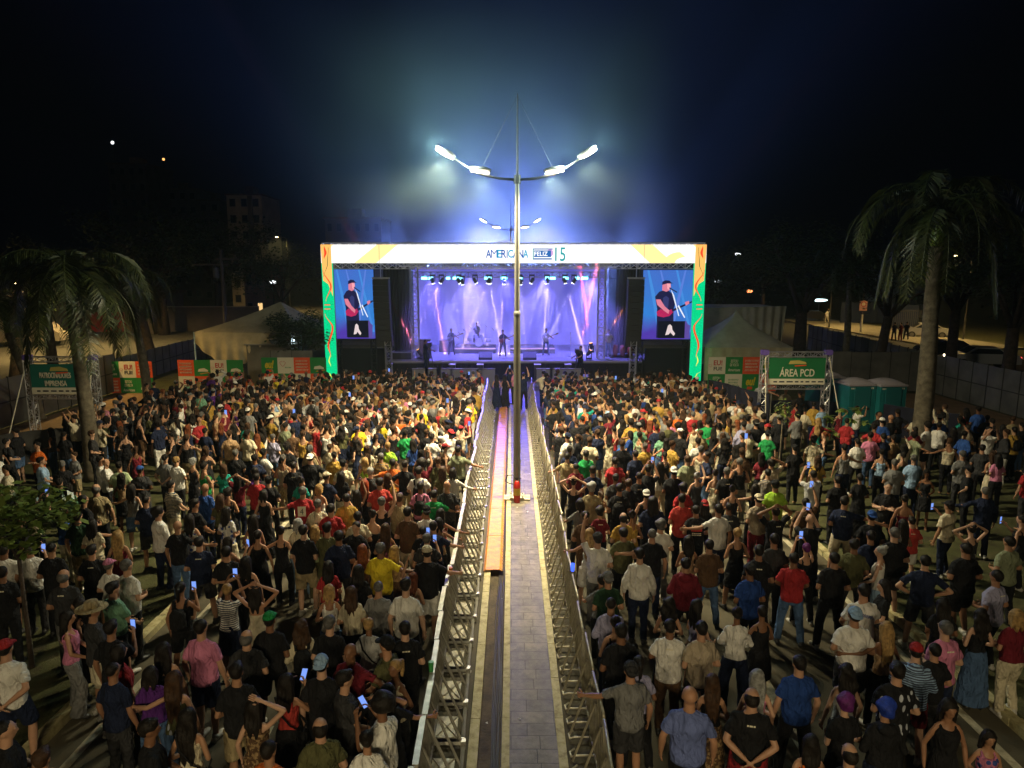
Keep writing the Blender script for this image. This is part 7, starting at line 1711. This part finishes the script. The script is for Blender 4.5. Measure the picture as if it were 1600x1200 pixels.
for i, r in enumerate(IND):
    L0 = base[i]
    if cnt[L0] == 1 and L0 not in used and nwords(L0) <= 16: used.add(L0); labels.append(L0); continue
    L1 = ('%s %s' % (HAIR_TXT[r['hair']], short[i])); got = None
    near = sorted((j for j in range(len(IND)) if j != i), key=lambda j: (IND[j]['x']-r['x'])**2+(IND[j]['y']-r['y'])**2)[:14]
    near.sort(key=lambda j: sc_[short[j]])
    for b0 in (L0, L1):
        for j in near:
            dx, dy = IND[j]['x']-r['x'], IND[j]['y']-r['y']; rel = ('left of' if dx > 0 else 'right of') if abs(dx) > abs(dy) else ('behind' if dy > 0 else 'in front of')
            cand = '%s, %s %s' % (b0, rel, short[j])
            if cand not in used and nwords(cand) <= 16: got = cand; break
        if got: break
    if got is None:
        got = L1+' standing in the crowd'
    used.add(got); labels.append(got)
def shirt_print(root, r):
    sm = [c for c in root.children if c.name.startswith('shirt')][0]; me = sm.data; co = np.empty(len(me.vertices)*3, 'f'); me.vertices.foreach_get('co', co); co = co.reshape(-1, 3)
    def ysurf(x, z):
        d = (co[:, 0]-x)**2+(co[:, 2]-z)**2; k = np.where(d < .0016)[0]; return co[k, 1].min() if len(k) else -.13
    if r['pr'] == '4':
        b = MB(); b.box(-.08, .08, ysurf(0, 1.24)-.012, ysurf(0, 1.24)-.008, 1.13, 1.35); b.build('shirt_patch', M_CREAM, root)
        text_mesh('4', .2, M_INK, root, (0, ysurf(0, 1.24)-.014, 1.24), name='shirt_number', width=.07, height=.13, ext=.001)
    elif r['pr'] in 'bts':
        rows = {'b': ((1.33, .16, .05, M_CREAM), (1.24, .17, .06, M_RED2), (1.16, .14, .02, M_CREAM), (1.12, .14, .02, M_CREAM)), 't': ((1.36, .17, .045, M_CREAM), (1.30, .10, .02, M_CREAM)), 's': ((1.37, .07, .02, M_CREAM),)}[r['pr']]
        for z, w, h, m_ in rows:
            b = MB(); x = -w/2*1.3
            while x < w/2*1.3: y = ysurf(x, z)-.006; q = rp.uniform(.018, .035); b.box(x, x+q, y, y+.003, z-h/2, z+h/2); x += q+.006
            b.build('shirt_print', m_, root)
    elif r['pr'] == 'n':
        b = MB()
        for k in range(7): x = -.08+k*.025; y = ysurf(x, 1.3)-.007; b.tube([(x-.03, y, 1.33-k*.008), (x, y, 1.36-k*.008), (x+.03, y, 1.30-k*.008)], .006, 4)
        b.build('shirt_print', mat('blue_ink', (.05, .08, .3), .6), root)
phones = []
for i, r in enumerate(IND):
    o = make_person(r, labels[i])
    if r.get('pr'): shirt_print(o, r)
    if r['pose'] in ('phoneup', 'up', 'phone', 'phone2') and (r['pose'] != 'up' or i % 3 == 0):
        al, ar = POSE_ARMS[r['pose']]; S_, E_, W_ = arm_pts(r['sex'], ar, 1); d = (W_-E_).normalized(); k = r['h']/1.75
        hp = W_+d*.12+Vector((-.02, .03, .02)); q = Matrix.Rotation(R(r['yaw']), 3, 'Z') @ Vector((hp.x*k*(1+(r['build']-1)*.55), hp.y*k*(1+(r['build']-1)*.55), hp.z*k))
        pt_ = phone_thing(Vector((r['x'], r['y'], r['z']))+q, R(r['yaw']), 'lit phone held by the '+' '.join(short[i].split()[:7])); 
        if r['pose'] == 'phone2': pt_.rotation_euler.x = R(-50)
        phones.append(pt_)
# distinguish phones held by look-alikes
lc = Counter(p['label'] for p in phones); seen_ = Counter()
for p in phones:
    if lc[p['label']] > 1:
        seen_[p['label']] += 1; base_ = p['label']; wd = ['the farther', 'another', 'a third', 'a fourth', 'a fifth', 'a sixth', 'a seventh', 'an eighth'][(seen_[base_]-1) % 8]
        j = min((k for k in range(len(IND))), key=lambda k: (IND[k]['x']-p.location.x)**2+(IND[k]['y']-p.location.y)**2); p['label'] = 'phone of the '+' '.join(labels[j].split()[:13])

# guitars, microphone stands, tripod camera
def guitar(x, y, z, rz, body_c, label):
    t = thing('electric_guitar', label, 'guitar', (x, y, z), rz); b = MB(); b.tube([(-.19, 0, 0), (-.12, 0, 0), (0, 0, .0), (.12, 0, .02), (.19, 0, .03)], [(.05, .02), (.16, .022), (.11, .022), (.13, .022), (.05, .02)], 12, ref=(0, 0, 1)); b.build('body', mat('guitar_'+label[:4], body_c, .3), t, smooth=True)
    b = MB(); b.box(.15, .75, -.012, .012, .01, .06); b.box(.75, .92, -.01, .01, 0, .09); n_ = b.build('neck', mat('guitar_neck_wood', (.35, .2, .09), .4), t); t.rotation_euler = (0, R(-22), rz); return t
for px, D, c_, lb in ((705, 44.8, (.3, .3, .35), 'pale electric guitar held by the first guitarist beside the smoke'), (785.5, 43.6, (.35, .02, .02), 'red guitar held by the singer in the black cap'), (853.5, 44.8, (.6, .6, .6), 'white electric guitar held by the guitarist beyond the lamp pole')):
    p = at(px, 500, D); guitar(p.x-.05, D-.24, SDK+1.08, 0, c_, lb)
for px, D, lb in ((787, 43.1, 'microphone on a straight stand in front of the singer'), (892, 44, 'microphone stand near the right stage tower'), (724, 46, 'microphone stand beside the drum riser')):
    p = at(px, 500, D); t = thing('microphone_stand', lb, 'microphone', (p.x, D, SDK)); b = MB(); b.tube([(0, 0, 0), (0, 0, 1.25), (0, .12, 1.5)], .014, 5); b.tube([(0, 0, .0), (0, 0, .025)], .14, 10); b.build('stand', M_ALU, t); b = MB(); b.tube([(0, .1, 1.48), (0, .2, 1.53)], [.02, .03], 8); b.build('microphone', M_BLK, t)
for px, D, z, lb in ((670, 39.5, .9, 'video camera on tripod in the pit near the left stage corner'), (903, 39.5, .5, 'video camera in the pit near the right stage corner')):
    p = at(px, 500, D); t = thing('video_camera', lb, 'camera', (p.x, D, 0)); b = MB(); b.box(-.12, .12, -.1, .35, z+1.35, z+1.6); b.tube([(0, .35, z+1.47), (0, .5, z+1.47)], .07, 8); b.build('body', M_BLK, t); b = MB()
    for a in (0, 2.1, 4.2): b.tube([(0, .1, z+1.35), (.4*cos(a), .1+.4*sin(a), 0)], .02, 5)
    b.build('tripod', M_BLK, t)
for x, y, w, d_, h, lb in ((at(664, 500, 39.8).x, 39.8, .6, .5, .9, 'small black riser under the left camera operator'), (at(908, 500, 39.9).x, 39.9, .6, .5, .5, 'small black riser under the right camera operator')):
    t = thing('camera_riser', lb, 'platform', (x, y, 0)); b = MB(); b.box(-w, w, -d_, d_, h-.06, h-.002); b.build('top', M_DECK, t); b = MB(); b.box(-w+.04, w-.04, -d_+.04, d_-.04, 0, h-.062); b.build('skirt', M_DRAPE, t)
# cups and bottles on the rail
for k, (px, py, lb, c_) in enumerate(((669, 1046, 'green drink can standing on the left barrier rail', (.05, .3, .08)), (716, 896, 'orange drink can between the barrier bars', (.6, .15, .03)), (891, 890, 'glowing blue cup held on the right barrier rail', (.05, .12, .8)))):
    p = ray_to(px, py, z=1.17); xx = -1.10 if px < 800 else 1.10; t = thing('drink_cup', lb, 'cup', (xx, p.y, 1.145)); b = MB(); b.tube([(0, 0, 0), (0, 0, .14)], [.03, .038], 10); b.build('cup', mat('cup_%d' % k, c_, .4) if k < 2 else emis('cup_glow', (.05, .12, 1), 2), t)
t = thing('notice_board', 'small white sign panel at the end of the black fabric fence', 'sign', (at(1087, 500, 31).x, 31, 0)); b = MB(); b.box(-.3, .3, 0, .03, .5, 1.35); b.build('panel', M_CREAM, t)

# ---- the rest of the crowd, past the 300 largest, as one mass
M_CR = cloth_mat('crowd_cloth'); nt = M_CR.node_tree
an = nt.nodes.new('ShaderNodeAttribute'); an.attribute_name = 'tint'; 
for l in list(nt.links):
    if l.from_node.type == 'OBJECT_INFO': ts = l.to_socket; nt.links.remove(l); nt.links.new(an.outputs['Color'], ts)
Vs, Fs, Ls, Cs, Ms = [], [], [], [], []; off = 0
_np = {}
def npm(me):
    if me.name not in _np:
        n = len(me.vertices); co = np.empty(n*3, 'f'); me.vertices.foreach_get('co', co); lt = np.empty(len(me.polygons), 'i'); me.polygons.foreach_get('loop_total', lt); li = np.empty(len(me.loops), 'i'); me.loops.foreach_get('vertex_index', li); _np[me.name] = (co.reshape(-1, 3), li, lt)
    return _np[me.name]
def put(me, M3, loc, c):
    global off
    co, li, lt = npm(me); Vs.append(co @ M3.T+loc); Ls.append(li+off); Fs.append(lt); Cs.append(np.tile(np.array([*c, 1], 'f'), (len(co), 1))); off += len(co)
VX = .042
scr = MB()
for r in REST:
    k = r['h']/1.75; al, ar = POSE_ARMS[r['pose']]; lg = 'stand'; a = R(r['yaw'])
    M3 = np.array([[cos(a), -sin(a), 0], [sin(a), cos(a), 0], [0, 0, 1]], 'f') @ np.diag([k*(1+(r['build']-1)*.55), k*(1+(r['build']-1)*.55), k]).astype('f'); loc = np.array([r['x'], r['y'], 0], 'f')
    vb = .033 if r['y'] < 27 else .042
    put(body_mesh(r['sex'], al, ar, lg, vox=vb, det=False), M3, loc, SKINS[r['skin']])
    if r['hair'] != 'bald': put(hair_mesh({'shaved': 'short', 'balding': 'short'}.get(r['hair'], r['hair']), vox=.03), M3, loc, HAIRC[r['hc']])
    if 'dress' not in r['bot']: put(top_mesh({'backless': 'tank', 'hoodie': 'long'}.get(r['top'], r['top']), r['sex'], al, ar, vox=vb*.9), M3, loc, PAL[r['tcol']])
    put(bottom_mesh({'jeans': 'trousers', 'wide': 'trousers'}.get(r['bot'], r['bot']), r['sex'], lg, vox=.045), M3, loc, PAL[r['bcol']])
    if r['cap']: put(cap_mesh(r['cap']), M3, loc, PAL[r['capc']])
    if r['pose'] in ('phoneup', 'up') and rp.random() < .16:
        S_, E_, W_ = arm_pts(r['sex'], ar, 1); hp = W_+(W_-E_).normalized()*.14; q = M3 @ np.array(hp)+loc; scr.box(q[0]-.04, q[0]+.04, q[1], q[1]+.012, q[2]-.08, q[2]+.08)
V = np.concatenate(Vs).astype('f'); LI = np.concatenate(Ls).astype('i'); LT = np.concatenate(Fs).astype('i'); CC = np.concatenate(Cs)
n1 = len(V); sv = np.array(scr.v, 'f').reshape(-1, 3); sf = np.array(scr.f, 'i').ravel()+n1
V = np.concatenate([V, sv]); LI2 = np.concatenate([LI, sf]); LT2 = np.concatenate([LT, np.full(len(scr.f), 4, 'i')]); CC = np.concatenate([CC, np.ones((len(sv), 4), 'f')])
me = bpy.data.meshes.new('distant_crowd'); me.vertices.add(len(V)); me.vertices.foreach_set('co', V.ravel()); me.loops.add(len(LI2)); me.loops.foreach_set('vertex_index', LI2); me.polygons.add(len(LT2))
me.polygons.foreach_set('loop_start', np.concatenate([[0], np.cumsum(LT2)[:-1]]).astype('i')); me.update(calc_edges=True)
mi_ = np.zeros(len(LT2), 'i'); mi_[len(LT):] = 1; me.polygons.foreach_set('material_index', mi_); me.polygons.foreach_set('use_smooth', np.ones(len(LT2), bool))
at_ = me.color_attributes.new('tint', 'FLOAT_COLOR', 'POINT'); at_.data.foreach_set('color', CC.astype('f').ravel()); me.materials.append(M_CR); me.materials.append(emis('phone_screen', (.22, .38, 1.0), 1.0))
o = bpy.data.objects.new('distant_crowd', me); COL.objects.link(o); o['kind'] = 'stuff'
print('crowd faces', len(LT2))
